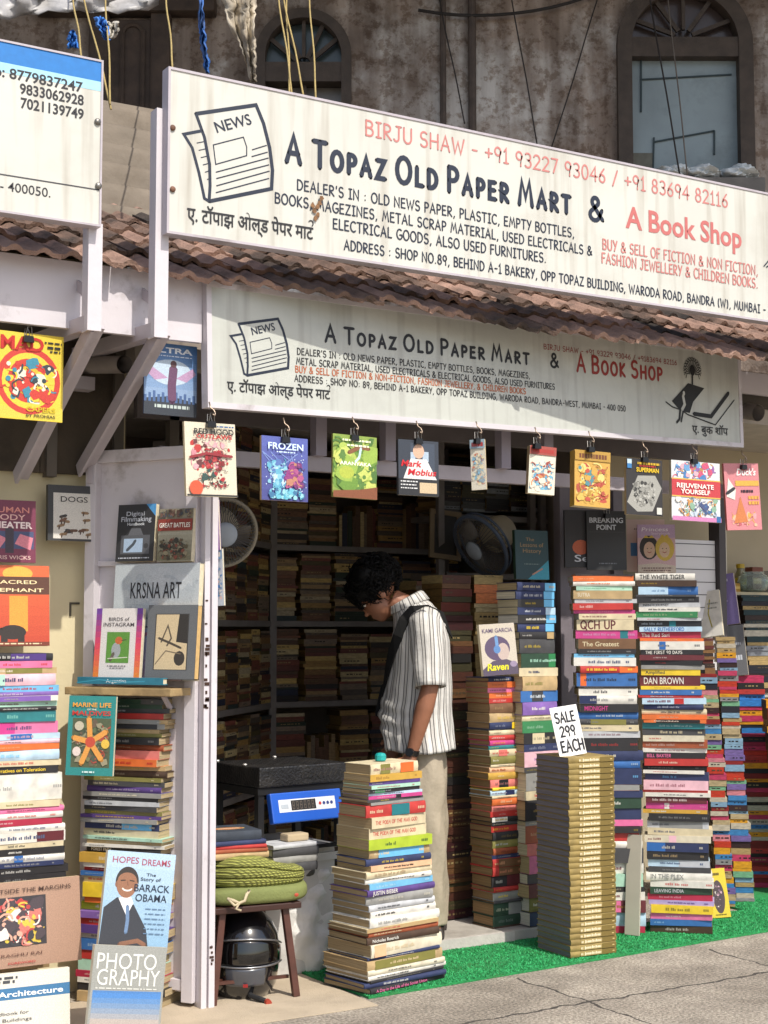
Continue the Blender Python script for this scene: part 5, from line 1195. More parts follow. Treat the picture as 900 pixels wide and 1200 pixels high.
# ---- on the cream wall and against the piles
def dogs(a, w, h):
    a.rect(0, 0, w, h, '26282c'); a.rect(w * .12, h * .04, w, h * .86, 'd8d4cc'); r = random.Random(4)
    for k in range(13): x_, y_ = w * r.uniform(.22, .9), h * r.uniform(.1, .64); a.stroke([(x_, y_), (x_ + w * .12, y_ + h * r.uniform(-.02, .05))], h * .05, r.choice(['5a3a28', '2a2624', '8a6a48', '6a4430'])); a.stroke([(x_ + w * .03, y_), (x_ + w * .02, y_ - h * .05)], w * .03, '4a3428')
    ttl(a, 'DOGS', .70, .10, '33302e', .6, .58, .004)
display('book', 'white and black dog breed book hanging by the door leaf', 'book', (59, 106, 568, 634), 5.5, 0, 2, .02, 'black', dogs, group=LB)
def hbt(a, w, h):
    a.rect(0, 0, w, h, '6a1f3c'); a.rect(w * .04, h * .22, w * .96, h * .5, '35406a'); a.poly([(w * .05, h * .3), (w * .3, h * .2), (w * .45, h * .38), (w * .2, h * .48)], 'd8788a'); a.poly([(w * .6, h * .3), (w * .9, h * .2), (w * .95, h * .4), (w * .7, h * .46)], 'd8788a'); a.rect(w * .42, h * .15, w * .58, h * .55, '2a2030')
    ttl(a, 'HUMAN', .80, .09, 'd88a80', .75); ttl(a, 'BODY', .68, .09, 'e0b0a8', .6); ttl(a, 'THEATER', .55, .10, 'ecd8d4', .86, .5, .03); ttl(a, 'MARIS WICKS', .05, .06, 'dcb8b0', .8)
display('book', 'maroon book titled human body theater against the cream wall', 'book', (-16, 38, 585, 659), 5.42, 0, 3, .02, 'maroon', hbt, group=LB)
def eleph(a, w, h):
    grad(a, 0, 0, w, h, 'b8361c', 'd8582a', 8); a.ell(w * .62, h * .9, w * .18, h * .09, 'f0a83a', 20); a.rect(0, h * .64, w, h * .86, '4a2416'); a.rect(w * .52, h * .18, w * .74, h * .62, 'e8902c')
    a.ell(w * .56, h * .17, w * .16, h * .09, '1e1614', 18); a.rect(w * .42, h * .05, w * .5, h * .15, '1e1614'); a.rect(w * .62, h * .05, w * .70, h * .15, '1e1614'); a.stroke([(w * .42, h * .2), (w * .38, h * .12), (w * .37, h * .06)], w * .05, '1e1614'); a.rect(0, 0, w, h * .05, '6a2414')
    ttl(a, 'SACRED', .77, .045, 'f0d8a8', .5, .6); ttl(a, 'ELEPHANT', .67, .045, 'f0d8a8', .66, .6); small(a, .02, .015, 'e8c8a0', .1, .9)
display('book', 'orange sunset book with an elephant silhouette on top of the left edge pile', 'book', (-34, 52, 662, 757), 5.36, 0, 4, .022, 'rust', eleph, group=LB)
def outm(a, w, h):
    a.rect(0, 0, w, h, 'a5806a'); a.rect(w * .36, h * .24, w * .74, h * .82, '26242a'); busy(a, w * .37, h * .25, w * .73, h * .81, ['d8a08a', 'b02c30', 'd8b83a', 'e8d8d0', '3a3038', 'c86a60', '2a2a30'], 50, 5, .4)
    ttl(a, 'OUTSIDE THE MARGINS', .87, .05, '4a342c', .62, .62, .002); ttl(a, 'RAGHU RAI', .13, .035, '5a3a30', .3, .55, .002); ttl(a, 'FOREWORD', .04, .025, 'b02c30', .2, .55)
display('book', 'brown book titled outside the margins leaning at the lower left', 'book', (-52, 87, 1038, 1134), 5.0, -4, 6, .02, 'tan', outm, group=LB, roll=-1)
def arch(a, w, h):
    a.rect(0, 0, w, h, 'dcd8cc'); a.rect(0, h * .68, w, h * .82, '2c6a9c'); a.ell(w * .8, h * .08, w * .28, h * .2, '5a6a88', 20); small(a, .88, .035, '44464a', .15, .6); small(a, .93, .03, '44464a', .25, .62, 3)
    ttl(a, 'Responsive Architecture', .715, .065, 'eef2f4', .9, .5, .02); a.T.text('A Handbook for', w * .34, h * .5, h * .04, '3a3c40', width=w * .36); a.T.text('Efficient Buildings', w * .30, h * .42, h * .04, '3a3c40', width=w * .42)
display('book', 'white architecture handbook with a blue band in the lower left corner', 'book', (-70, 73, 1132, 1225), 4.86, -4, 6, .02, 'white', arch, group=LB, z=.0)
def obama(a, w, h):
    grad(a, 0, 0, w, h, '7fa8c8', 'a8c4dc', 6); a.poly([(w * .0, h * .0), (w * .02, h * .42), (w * .2, h * .53), (w * .45, h * .46), (w * .66, h * .22), (w * .72, 0)], '222630')
    a.poly([(w * .22, h * .52), (w * .36, h * .34), (w * .44, h * .48), (w * .38, h * .56)], 'e8e8ea'); a.stroke([(w * .36, h * .44), (w * .38, h * .3), (w * .37, h * .18)], w * .05, '5a78a0')
    a.ell(w * .32, h * .68, w * .155, h * .155, '8a5a40', 22); a.poly(arc(w * .32, h * .69, w * .168, h * .155, -8, 188, 16) + arc(w * .32, h * .70, w * .14, h * .085, 180, 0, 12), '221c1a'); a.ell(w * .17, h * .66, w * .02, h * .03, '7a4e38', 8)
    a.stroke(arc(w * .33, h * .63, w * .07, h * .03, 200, 340, 6), h * .016, 'ece4dc'); a.stroke([(w * .23, h * .70), (w * .29, h * .705)], h * .012, '1e1614'); a.stroke([(w * .36, h * .705), (w * .42, h * .70)], h * .012, '1e1614'); a.stroke([(w * .325, h * .69), (w * .335, h * .655)], h * .012, '6f4532')
    a.stroke([(w * .3, h * .06), (w * .55, h * .10), (w * .66, h * .06)], h * .045, '7a4e38')
    ttl(a, 'HOPES', .88, .065, 'a04a5a', .38, .27, .004); ttl(a, 'DREAMS', .87, .065, 'a04a5a', .42, .72, .004); ttl(a, 'The', .76, .03, '26303c', .14, .66); ttl(a, 'Story of', .71, .035, '26303c', .3, .66)
    ttl(a, 'BARACK', .60, .075, '1f2a3c', .52, .69, .006); ttl(a, 'OBAMA', .50, .075, '1f2a3c', .46, .69, .006)
    for k in range(6): small(a, .42 - .05 * k, .012, '5a7490', .62, .92, k)
display('book', 'pale blue biography with a smiling man in a dark suit on its cover', 'book', (119, 192, 1004, 1114), 4.78, -2, 7, .02, 'ivory', obama, group=LB, roll=8)
def photo(a, w, h):
    a.rect(0, 0, w, h, '8f918c'); n = 8
    grad(a, w * .03, 0, w * .97, h * .58, '26303c', '3a72b4', 4); grad(a, w * .03, h * .18, w * .97, h * .56, 'd8b088', '3a78c0', 8); a.rect(w * .03, 0, w * .97, h * .18, '3a4a62'); a.poly([(w * .4, h * .16), (w * .6, h * .2), (w * .97, h * .19), (w * .97, h * .14)], '26242a')
    ttl(a, 'PHOTO', .78, .15, 'dcdcd4', .82, .46, .0); ttl(a, 'GRAPHY', .63, .15, 'dcdcd4', .86, .5, .0); small(a, .595, .012, 'c8c8c0', .06, .9)
display('book', 'grey photography book with a blue dusk seascape at the foot of the pile', 'book', (104, 181, 1086, 1205), 4.70, -2, 8, .022, 'ivory', photo, group=LB, roll=8, z=.0)
def marine(a, w, h):
    a.rect(0, 0, w, h, '177a78'); a.rect(w * .1, h * .1, w * .92, h * .72, '3f4a30'); busy(a, w * .1, h * .1, w * .92, h * .72, ['4a5a3a', '6a6a44', '8a8468', '5a4a38', '3a4434', '9a3a2a'], 36, 3, .3)
    for k in range(5): an = R(90 + 72 * k + 8); a.stroke([(w * .5, h * .42), (w * .5 + math.cos(an) * w * .2, h * .42 + math.sin(an) * h * .17), (w * .5 + math.cos(an) * w * .36, h * .42 + math.sin(an) * h * .3)], w * .11, 'd8903a')
    a.ell(w * .5, h * .42, w * .11, h * .07, 'b83a26', 9); a.ell(w * .25, h * .62, w * .1, h * .06, 'b8b098', 12); a.ell(w * .82, h * .4, w * .09, h * .06, 'd8b03a', 12); a.ell(w * .22, h * .3, w * .09, h * .06, 'd8c8c0', 12)
    ttl(a, 'MARINE LIFE', .86, .055, 'd8983a', .82, .5, .02); ttl(a, 'OF THE', .82, .02, 'e0d8c8', .2); ttl(a, 'MALDIVES', .755, .055, 'b8342c', .82, .5, .025); small(a, .035, .02, 'c8dcd8', .36, .62)
display('book', 'teal marine life book with an orange starfish, propped under the plank shelf', 'book', (76, 132, 817, 909), LEAF(.24), -38, 4, .02, 'teal', marine, group=LB, roll=1)
def ww(a, w, h):
    a.rect(0, 0, w, h, 'c8bfa8'); a.rect(0, h * .78, w, h, '8f2a26'); busy(a, 0, h * .1, w, h * .7, ['5a5448', '3a3630', '8a8270', 'b0a890', '6a6254'], 50, 7, .3)
    ttl(a, 'WORLD WAR II', .82, .1, 'ecdcd0', .85); ttl(a, 'WORLD WAR', .66, .08, '33302c', .7)
# ---- right side
def legal(a, w, h):
    a.rect(0, 0, w, h, '1c1a1e'); a.ell(w * .38, h * .35, w * .2, h * .13, 'c8552c', 16); a.poly([(w * .5, h * .3), (w * .62, h * .62), (w * .9, h * .5), (w * .8, h * .2)], '8a7a94'); a.rect(w * .6, h * .7, w * .7, h * .9, '5a9a4a')
    ttl(a, 'Se', .1, .12, 'dcdce0', .35, .4, .01)
def brk(a, w, h):
    a.rect(0, 0, w, h, '17181c'); ttl(a, 'BREAKING', .80, .085, 'c8ccd2', .86, .5, .02); ttl(a, 'POINT', .68, .085, 'c8ccd2', .5, .5, .02); a.rect(w * .05, h * .64, w * .95, h * .645, '3a3c42'); small(a, .1, .02, '7a7c82', .3, .75)
RG = 'books hung and propped on the right'
display('book', 'black book with an orange disc half hidden behind another black book', 'book', (662, 712, 597, 665), 5.64, -24, 2, .02, 'black', legal, group=RG)
display('book', 'plain black book with pale capitals hung on the grey door leaf', 'book', (688, 735, 598, 668), 5.58, -24, 2, .02, 'black', brk, group=RG)
clip(711, 602, 'holding the plain black book with pale capitals', False, (Vector((0, 5.56, 0)), Vector((0, -1, 0))))
def princ(a, w, h):
    a.rect(0, 0, w, h, 'c3a4c8'); a.rect(0, 0, w, h * .72, 'd8b0b4'); a.ell(w * .3, h * .52, w * .25, h * .25, '1f1a1c', 18); a.ell(w * .31, h * .47, w * .15, h * .17, 'dcb498', 16); a.ell(w * .72, h * .5, w * .25, h * .26, 'd8b440', 18); a.ell(w * .71, h * .47, w * .14, h * .16, 'e0bc9c', 16)
    a.poly([(w * .15, h * .72), (w * .22, h * .78), (w * .3, h * .73), (w * .38, h * .78), (w * .45, h * .72)], 'd8b43a'); a.poly([(w * .6, h * .74), (w * .66, h * .8), (w * .72, h * .75), (w * .78, h * .8), (w * .84, h * .74)], 'd8b43a'); a.poly([(0, 0), (w, 0), (w, h * .14), (w * .5, h * .2), (0, h * .16)], 'dccab8')
    for x_ in (.31, .71): a.stroke([(w * (x_ - .05), h * .43), (w * x_, h * .41), (w * (x_ + .05), h * .43)], h * .015, 'a83a38'); a.ell(w * (x_ - .05), h * .5, w * .015, h * .012, '2a2020', 8); a.ell(w * (x_ + .05), h * .5, w * .015, h * .012, '2a2020', 8)
    ttl(a, 'Princess', .86, .08, 'f2eaf0', .7, .46, .01, shear=.2); ttl(a, 'Storybook', .79, .05, 'e8dce6', .5, .62, .0); small(a, .08, .025, '8a6a64', .1, .9); small(a, .03, .025, '8a6a64', .14, .86, 3)
display('book', 'lilac princess storybook standing on the tall book pile', 'book', (748, 792, 614, 671), 5.62, -34, 4, .02, 'palepink', princ, group=RG)
display('card', 'pale pink card partly hidden behind the princess storybook', 'card', (735, 780, 608, 670), 5.72, -30, 2, .004, 'd8bcae', lambda a, w, h: (a.rect(w * .1, h * .3, w * .35, h * .55, '3a78b0'), small(a, .8, .03, '8a7468', .2, .8)), group=RG, plain=True)
def hist(a, w, h):
    a.rect(0, 0, w, h, '173a44'); a.poly([(w * .35, 0), (w, 0), (w, h * .40)], '2f9cb8'); a.stroke([(w * .5, h * .1), (w * .8, h * .22)], h * .03, 'c88a70')
    ttl(a, 'The', .78, .07, 'b09068', .25, .45, .0); ttl(a, 'Lessons of', .66, .085, 'b09068', .7, .5, .0); ttl(a, 'History', .54, .085, 'b09068', .55, .5, .0); small(a, .3, .02, '7a8a88', .25, .7)
display('book', 'dark teal history book with a bright blue corner standing by the fan', 'book', (604, 645, 621, 679), 5.72, -2, 3, .02, 'darkgreen', hist, group=RG)
def raven(a, w, h):
    a.rect(0, 0, w, h, 'c2b8a8'); a.ell(w * .46, h * .52, w * .36, h * .24, '4a3a5a', 22); a.ell(w * .62, h * .45, w * .17, h * .17, 'b8a49c', 16); a.stroke([(w * .45, h * .74), (w * .46, h * .55)], w * .09, '5a88c0'); a.ell(w * .45, h * .5, w * .1, h * .08, '4a78b4', 14); a.poly([(0, 0), (w, 0), (w, h * .2), (w * .7, h * .3), (w * .3, h * .28), (0, h * .12)], '453a50'); a.ell(w * .88, h * .2, w * .1, h * .06, '8a7a98', 12)
    ttl(a, 'KAMI GARCIA', .83, .08, '5a4a6a', .86, .5, .01); ttl(a, 'Raven', .1, .13, 'd8d02c', .6, .42, .03, shear=.15)
display('book', 'paperback with a dark haired figure in blue headphones on the red pile', 'book', (566, 609, 731, 791), 5.43, -2, 5, .018, 'cream', raven, group=RG, roll=-3)
def sale(a, w, h):
    ttl(a, 'SALE', .68, .2, '1c1c22', .74, .48, f='p'); ttl(a, '299', .40, .2, '1c1c22', .56, .48, f='p'); ttl(a, 'EACH', .09, .22, '1c1c22', .84, .54, f='p')
display('price_card', 'white handwritten sale card standing on the gold stack', 'sign', (655, 689, 822, 879), g0.y + .07, -3, 12, .003, 'e8e6e2', sale, plain=True, roll=-6, z=GTOP + .001)
def yel(a, w, h):
    a.rect(0, 0, w, h, 'dcc020'); a.ell(w * .55, h * .42, w * .28, h * .34, '3a2a30', 24); busy(a, w * .36, h * .16, w * .74, h * .7, ['c8a0b0', 'e0d8d0', '6a4a6a', '2a2430'], 14, 2, .4); small(a, .86, .05, '6a5a18', .2, .7); small(a, .05, .02, '6a5a18', .3, .8, 3)
display('book', 'small yellow book leaning against the foot of the princess pile', 'book', (833, 857, 1042, 1096), 5.33, -34, 14, .02, 'yellow', yel, group=RG, roll=-5, z=.014)
display('leaning_board', 'worn pale wooden board leaning at the foot of the pile behind the gold stack', 'board', (733, 748, 1000, 1113), 5.24, -62, 6, .012, 'b8b2a2', None, plain=True, z=.014)
display('book', 'white glossy book leaning on the piles below the ruled board', 'book', (819, 846, 692, 746), 5.85, -60, 12, .02, 'white', lambda a, w, h: (a.stroke([(w * .6, h * .2), (w * .5, h * .5), (w * .6, h * .8)], w * .05, 'a89a3a'), small(a, .7, .03, '8a8a80', .5, .9), small(a, .6, .03, '8a8a80', .5, .85, 2)), group=RG, roll=-8)
display('book', 'lavender book leaning beside the white glossy one', 'book', (843, 866, 672, 732), 5.95, -55, 8, .02, 'lavender', lambda a, w, h: (a.rect(0, 0, w, h, '7a6aa8'), small(a, .85, .05, 'd8d0e8', .2, .7), small(a, .45, .03, 'c8bce0', .3, .6, 2)), group=RG, roll=-8)
display('book', 'dark grey book leaning under the lavender one', 'book', (846, 876, 733, 792), 5.9, -50, 8, .03, 'charcoal', lambda a, w, h: (a.rect(0, 0, w, h, '5a5c62'), small(a, .6, .05, 'b8bcc4', .3, .85), small(a, .3, .1, 'c8ccd4', .3, .85, 2)), group=RG, roll=-6)
# ================================================================== TURF, STOOL, SCALE AND OTHER THINGS
def turf_mat():
    M = mat('24944f', .8, .3, 70., .9, 300., stain='4f6a3a', stscale=3., stamt=.5, lo=.5, hi=.7); return M
yf0, yf1 = G(432, 1171).y, G(905, 1089).y; xl0 = G(432, 1171).x; xl1 = G(340, 1137).x
tl = (G(340, 1137).x, G(340, 1137).y)
pts = [(xl0, yf0), (6.3, yf1 + .02), (6.3, 5.9), (5.4, 5.9), (5.4, 5.435), (tl[0], 5.435), tl]
turf = thing('turf_mat', 'bright green artificial turf mat laid along the shop front', 'mat', (3.5, 5.1, .0))
mb = MB(); mb.prism(pts, Vector((1, 0, 0)), Vector((0, 1, 0)), Vector((0, 0, 1)), Vector((-3.5, -5.1, .001)), .009); mb.build('backing', turf_mat(), turf)
r = random.Random(8); mb = MB()
def inside(x, y):
    c = False; n = len(pts)
    for i in range(n):
        (x1, y1), (x2, y2) = pts[i], pts[i-1]
        if (y1 > y) != (y2 > y) and x < (x2 - x1) * (y - y1) / (y2 - y1) + x1: c = not c
    return c
k = 0
while k < 42000:
    x, y = r.uniform(2.7, 5.9), r.uniform(4.75, 5.6)
    if not inside(x, y): continue
    k += 1; an = r.uniform(0, 6.28); s_ = r.uniform(.0014, .003); dx, dy = math.cos(an) * s_, math.sin(an) * s_; h = r.uniform(.004, .008)
    v = [mb.bm.verts.new(q) for q in ((x - dx - 3.5, y - dy - 5.1, .0095), (x + dx - 3.5, y + dy - 5.1, .0095), (x + r.uniform(-.008, .008) - 3.5, y + r.uniform(-.008, .008) - 5.1, .0095 + h))]
    mb.face(v, r.choice((0, 0, 1)))
mb.build('grass_tufts', [mat('36ad66', .7, .2, 30.), mat('1f7a46', .7, .2, 30.)], turf, recalc=False)
# ---- stool
A_, B_ = G(249, 1180), G(347, 1169); dv = (B_ - A_); sw = dv.length; sa = math.atan2(dv.y, dv.x); c0 = (A_ + B_) / 2
WOODM = mat('523128', .45, .2, 14., .1, 60.)
sz = P(310, 1062, c0.y).z
st = thing('stool', 'brown metal stool beside the door post carrying green pads and books', 'stool', (c0.x, c0.y, .005), sa)
for sx in (-1, 1):
    for y, q in ((.0, 0), (.30, 1)):
        mb = MB(); mb.bar((sx * sw / 2, y + (-.0 if not q else .02), 0), (sx * (sw / 2 - .04), y + (.02 if not q else -.02), sz - .02), .026, .026, up=(0, 1, 0), bevel=.003); mb.build('leg', WOODM, st)
mb = MB(); mb.box(-sw / 2 - .015, -.015, sz - .019, sw / 2 + .015, .33, sz + .004, None, .004); mb.build('seat', mat('3a211a', .5, .2), st)
mb = MB(); mb.bar((-sw / 2 + .02, .03, .07), (sw / 2 - .02, .03, .07), .012); mb.bar((-sw / 2 + .02, .28, .07), (sw / 2 - .02, .28, .07), .012); mb.bar((-sw / 2 + .02, .04, .07), (sw / 2 - .02, .27, .07), .010); mb.build('stretcher', WOODM, st)
def local(px, py, yloc):
    return None
def pad(name, lab, cat, x0, x1, y0, y1, z0, z1, m, seed, ribs=0, power=3.2, taper=0., folds=0):
    t = thing(name, lab, cat, (c0.x, c0.y, z0 + .005), sa); mb = MB(); rr = random.Random(seed); n = 44; L = 18
    ph = [rr.uniform(0, 6.28) for _ in range(4)]; rings = []
    for i in range(L + 1):
        f = i / L; sc_ = (1 - abs(2 * f - 1) ** 3.0) ** .42 if 0 < f < 1 else .0; sc_ = .80 + .2 * sc_
        ring = []
        for k in range(n):
            a = 2 * math.pi * k / n; ca, sa_ = math.cos(a), math.sin(a); e = 2 / power
            x = abs(ca) ** e * (1 if ca > 0 else -1); y = abs(sa_) ** e * (1 if sa_ > 0 else -1)
            wob = 1 + .02 * math.sin(2 * a + ph[0]) + .015 * math.sin(5 * a + ph[1])
            z = (z1 - z0) * f * (1 + .08 * math.sin(a + ph[2]) + .05 * math.sin(3 * a + ph[3]))
            tx = max(0., (x + .1) / 1.1); z *= 1 - taper * tx
            if folds: wob *= 1 - .05 * (abs(math.sin(math.pi * folds * f)) < .35) - .03 * f * (1 + ca) * .5
            ring.append(((x0 + x1) / 2 + x * (x1 - x0) / 2 * sc_ * wob, (y0 + y1) / 2 + y * (y1 - y0) / 2 * sc_ * wob, z))
        rings.append(ring)
    mb.loft(rings); o = mb.build('pad', m, t); shade_auto(o, 60); return t
def weave_mat():
    M = mat('93954a', .85, .15, 10., .2, 80.).copy(); t = M.node_tree; b = t.nodes['Principled BSDF']; tc = next(n for n in t.nodes if n.type == 'TEX_COORD')
    src = b.inputs['Base Color'].links[0].from_socket
    wv = t.nodes.new('ShaderNodeTexWave'); wv.wave_type = 'BANDS'; wv.bands_direction = 'DIAGONAL'; wv.inputs['Scale'].default_value = 34; wv.inputs['Distortion'].default_value = 1.2; wv.inputs['Detail'].default_value = 1
    w2 = t.nodes.new('ShaderNodeTexWave'); w2.wave_type = 'BANDS'; w2.bands_direction = 'Z'; w2.inputs['Scale'].default_value = 32; w2.inputs['Distortion'].default_value = .6
    for q in (wv, w2): t.links.new(tc.outputs['Object'], q.inputs['Vector'])
    mm = t.nodes.new('ShaderNodeMath'); mm.operation = 'MULTIPLY'; t.links.new(wv.outputs['Fac'], mm.inputs[0]); t.links.new(w2.outputs['Fac'], mm.inputs[1])
    r_ = t.nodes.new('ShaderNodeMapRange'); r_.inputs[3].default_value = .45; r_.inputs[4].default_value = 1.35; r_.inputs[2].default_value = .6; t.links.new(mm.outputs[0], r_.inputs[0])
    vm = t.nodes.new('ShaderNodeVectorMath'); vm.operation = 'SCALE'; t.links.new(src, vm.inputs[0]); t.links.new(r_.outputs[0], vm.inputs['Scale']); t.links.new(vm.outputs[0], b.inputs['Base Color'])
    bp = t.nodes.new('ShaderNodeBump'); bp.inputs['Strength'].default_value = .8; bp.inputs['Distance'].default_value = .006; t.links.new(mm.outputs[0], bp.inputs['Height']); t.links.new(bp.outputs[0], b.inputs['Normal']); return M
zt1 = sz + .005; zt2 = zt1 + .062; zt3 = zt2 + .105
t = pad('seat_pad', 'plain olive green cushion with a tied white string on the stool', 'cushion', -sw/2 - .02, sw/2 + .075, -.03, .33, zt1, zt2, mat('737a46', .85, .12, 12., .25, 120.), 4)
mb = MB()
mb.tube([(-.12, -.028, .035), (-.10, -.045, .028), (-.08, -.045, .018), (-.06, -.048, .026), (-.05, -.045, .05), (-.04, -.04, .06), (-.05, -.04, .045)], .006, 6); mb.tube([(-.08, -.046, .02), (-.095, -.05, .0), (-.075, -.05, -.008)], .005, 6); mb.tube([(-.12, -.03, .036), (-.10, -.05, .012), (-.085, -.048, .016)], .005, 6)
mb.build('tied_string', mat('c2b394', .8), t, True)
mb = MB(); mb.sphere((.15, -.036, .03), .009, 1, .3, .8, 10, 6); mb.build('red_tag', mat('a3402a', .6), t)
pad('woven_cushion', 'thick folded lime green woven cushion under the books on the stool', 'cushion', -sw/2 - .015, sw/2 + .085, -.02, .33, zt2 - .002, zt3, weave_mat(), 6, power=2.3, taper=.5, folds=3)
def flat_book(lab, col, x, y, z, w, d, h, rz, hard=True, page='d0c5a8', art=None, grp='books lying on the stool'):
    q = Vector((c0.x, c0.y, 0)) + Vector((math.cos(sa) * x - math.sin(sa) * y, math.sin(sa) * x + math.cos(sa) * y, 0))
    return make_book(lab, w, d, h, col, (q.x, q.y, z), sa + R(rz), grp, hard, page, art)
zz = zt3 + .004
for lab, col, h, w, rz, pg in (('tan hardback at the bottom of the short stack on the stool', 'tan', .022, .235, 2, 'b8a070'), ('brown backed book second from bottom on the stool', 'rust', .014, .23, 0, 'c9b080'), ('red book in the middle of the short stack on the stool', 'red', .012, .225, -2, 'e0d8c8'), ('navy thin book just under the top one on the stool', 'navy', .016, .21, 3, 'dcd6cc')):
    flat_book(lab, col, -.055, .13, zz, w, .20, h, rz, page=pg); zz += h + .001
t = flat_book('dark blue hardback with a gold title badge, topmost on the stool', '2a3340', -.065, .13, zz, .20, .19, .034, 1, page='e4dfd4')
a = Art((-.1, -.095, .034), (1, 0, 0), (0, 1, 0), (0, 0, 1), lift=.0004); a.ell(.1, .09, .065, .03, 'c8a860', 20); a.ell(.1, .09, .058, .024, 'b04a3a', 20); a.text('Heroes', .06, .082, .02, 'efe6d0', width=.08, off=.02) if False else a.rect(.055, .082, .145, .098, 'd8c8a0'); a.build('title_badge', t)
# ---- helmet under the stool
hc = G(303, 1160); hz = P(303, 1112, hc.y + .12).z; hr = .132
hm = thing('helmet', 'glossy black motorcycle helmet with visor under the stool', 'helmet', (c0.x + .03, c0.y + .155, .012), R(-24)); hm.scale = (1.13, 1.13, 1.13)
BLK = mat('17171a', .16, .2, 8., coat=1.)
mb = MB(); n = 40; rings = []
prof = [(.02, .078), (.0, .10), (.03, .118), (.08, .128), (.14, .131), (.19, .122), (.23, .10), (.258, .068), (.272, .03), (.275, .004)]
for z, rr_ in prof[1:]:
    rings.append([(rr_ * math.cos(2 * math.pi * k / n) * .93, rr_ * math.sin(2 * math.pi * k / n) * 1.08, z + (.012 * math.sin(2 * math.pi * k / n) if z < .05 else 0)) for k in range(n)])
mb.loft(rings); o = mb.build('shell', BLK, hm); shade_auto(o, 70)
def shellpt(a, z, off=0.):
    for (z0, r0), (z1, r1) in zip(prof[1:], prof[2:]):
        if z0 <= z <= z1: f = (z - z0) / (z1 - z0); rr_ = r0 + (r1 - r0) * f + off; break
    else: rr_ = .1 + off
    return (rr_ * math.cos(a) * .93, rr_ * math.sin(a) * 1.08, z)
def patch(name, a0, a1, zlo, zhi, off, m, zf=None):
    mb = MB(); rows = []
    for i in range(9):
        row = []
        for k in range(25):
            a = R(a0 + (a1 - a0) * k / 24); s_ = (k / 24 - .5) * 2
            lo, hi = zlo - .0 * s_, zhi - (zf or 0) * s_ * s_; row.append(mb.bm.verts.new(shellpt(a, lo + (hi - lo) * i / 8, off)))
        rows.append(row)
    for A, B in zip(rows, rows[1:]):
        for k in range(24): mb.face([A[k], A[k+1], B[k+1], B[k]])
    o = mb.build(name, m, hm, True); s_ = o.modifiers.new('t', 'SOLIDIFY'); s_.thickness = .004; s_.offset = 0; return o
patch('visor', -165, -15, .105, .188, .004, mat('060607', .05, .1, 5., coat=1.), .035)
patch('chin_plate', -122, -58, .04, .096, .006, mat('45484f', .2, .1, 9., coat=.6), -.004)
mb = MB(); mb.tube([shellpt(R(-165 + 150 * k / 20), .102, .008) for k in range(21)], .0035, 6); mb.tube([shellpt(R(-170 + 160 * k / 20), .192 - .035 * ((k / 10) - 1) ** 2, .007) for k in range(21)], .0035, 6); mb.build('trim', mat('8f8f92', .25, .1, metal=.7), hm, True)
mb = MB(); p = shellpt(R(-90), .062, .011); mb.box(p[0] - .008, p[1] - .003, p[2] - .022, p[0] + .008, p[1] + .001, p[2] - .012); mb.build('red_badge', mat('8c2020', .4), hm)
mb = MB(); mb.tube([(.01, -.10, .02), (.02, -.13, .008), (.05, -.16, .004), (.07, -.17, -.003)], .009, 8); mb.build('chin_strap', mat('1a1a1c', .8), hm)
mb = MB(); mb.tube([(.07, -.17, -.002), (.075, -.185, -.004)], .011, 8); mb.build('buckle', mat('a5402e', .5), hm)
# teal lid glimpsed on top of the helmet
t = thing('teal_bowl', 'small dark teal bowl wedged between helmet and stool seat', 'bowl', (c0.x, c0.y + .15, .288), 0); mb = MB()
mb.loft([[(rr_ * math.cos(2 * math.pi * k / 20), rr_ * math.sin(2 * math.pi * k / 20), z) for k in range(20)] for rr_, z in ((.02, 0), (.034, .008), (.038, .03), (.036, .035))]); shade_auto(mb.build('bowl', mat('163f40', .35), t))
# ---- white boxes, sack and the weighing scale
q = P(304, 924, 5.32); sy = R(7)
tbz = P(340, 1000, 5.34).z
tb = thing('white_box_table', 'white plastic box table holding up the weighing scale', 'table', (q.x, 5.34, STEPZ if False else .002), sy)
mb = MB(); mb.box(-.20, .02, 0, .40, .42, tbz, None, .012); mb.build('body', mat('cfccc8', .5, .05, 4., stain='8a8680', stscale=5.), tb)
mb = MB(); mb.box(-.21, .01, tbz - .05, .41, .019, tbz - .02); mb.box(-.21, .0, tbz + .001, .41, .43, tbz + .012); mb.build('lid', mat('d8d6d2', .5, .05), tb)
sc1 = thing('weighing_scale', 'black platform weighing scale with a blue digital readout', 'scale', (q.x, 5.32, tbz + .013), sy)
z1 = q.z - (tbz + .013); z2 = P(304, 900, 5.32).z - (tbz + .013)
PLT = mat('1d1c1d', .38, .3, 30., .5, 90., stain='4a4640', stscale=9., stamt=.4, lo=.5, hi=.68)
mb = MB(); mb.box(0, 0, z1, .43, .36, z2 + .0, None, .006); mb.build('platform', PLT, sc1)
mb = MB(); rr = random.Random(2)
for i in range(14):
    for j in range(11):
        x, y = .02 + .03 * i, .02 + .031 * j
        an = R(45 if (i + j) % 2 else -45); Mx = Matrix.Translation((x, y, z2)) @ Matrix.Rotation(an, 4, 'Z'); mb.box(-.010, -.0025, 0, .010, .0025, .0018, Mx)
for i in range(8): Mx = Matrix.Translation((.21 + .027 * i, 0, (z1 + z2) / 2)) @ Matrix.Rotation(R(40), 4, 'Y'); mb.box(-.003, -.0018, -.012, .003, 0, .012, Mx)
mb.build('tread_ribs', mat('3a3836', .3, .3, 30., metal=.4), sc1)
mb = MB()
for x, y in ((.01, .34), (.3, .35), (-.0, .12)): mb.sphere((x + .01, y, z2 + .004), .01, 1, 1, .6, 10, 6)
mb.build('bolt', mat('b8b4ae', .35, .1, metal=.6), sc1)
mb = MB()
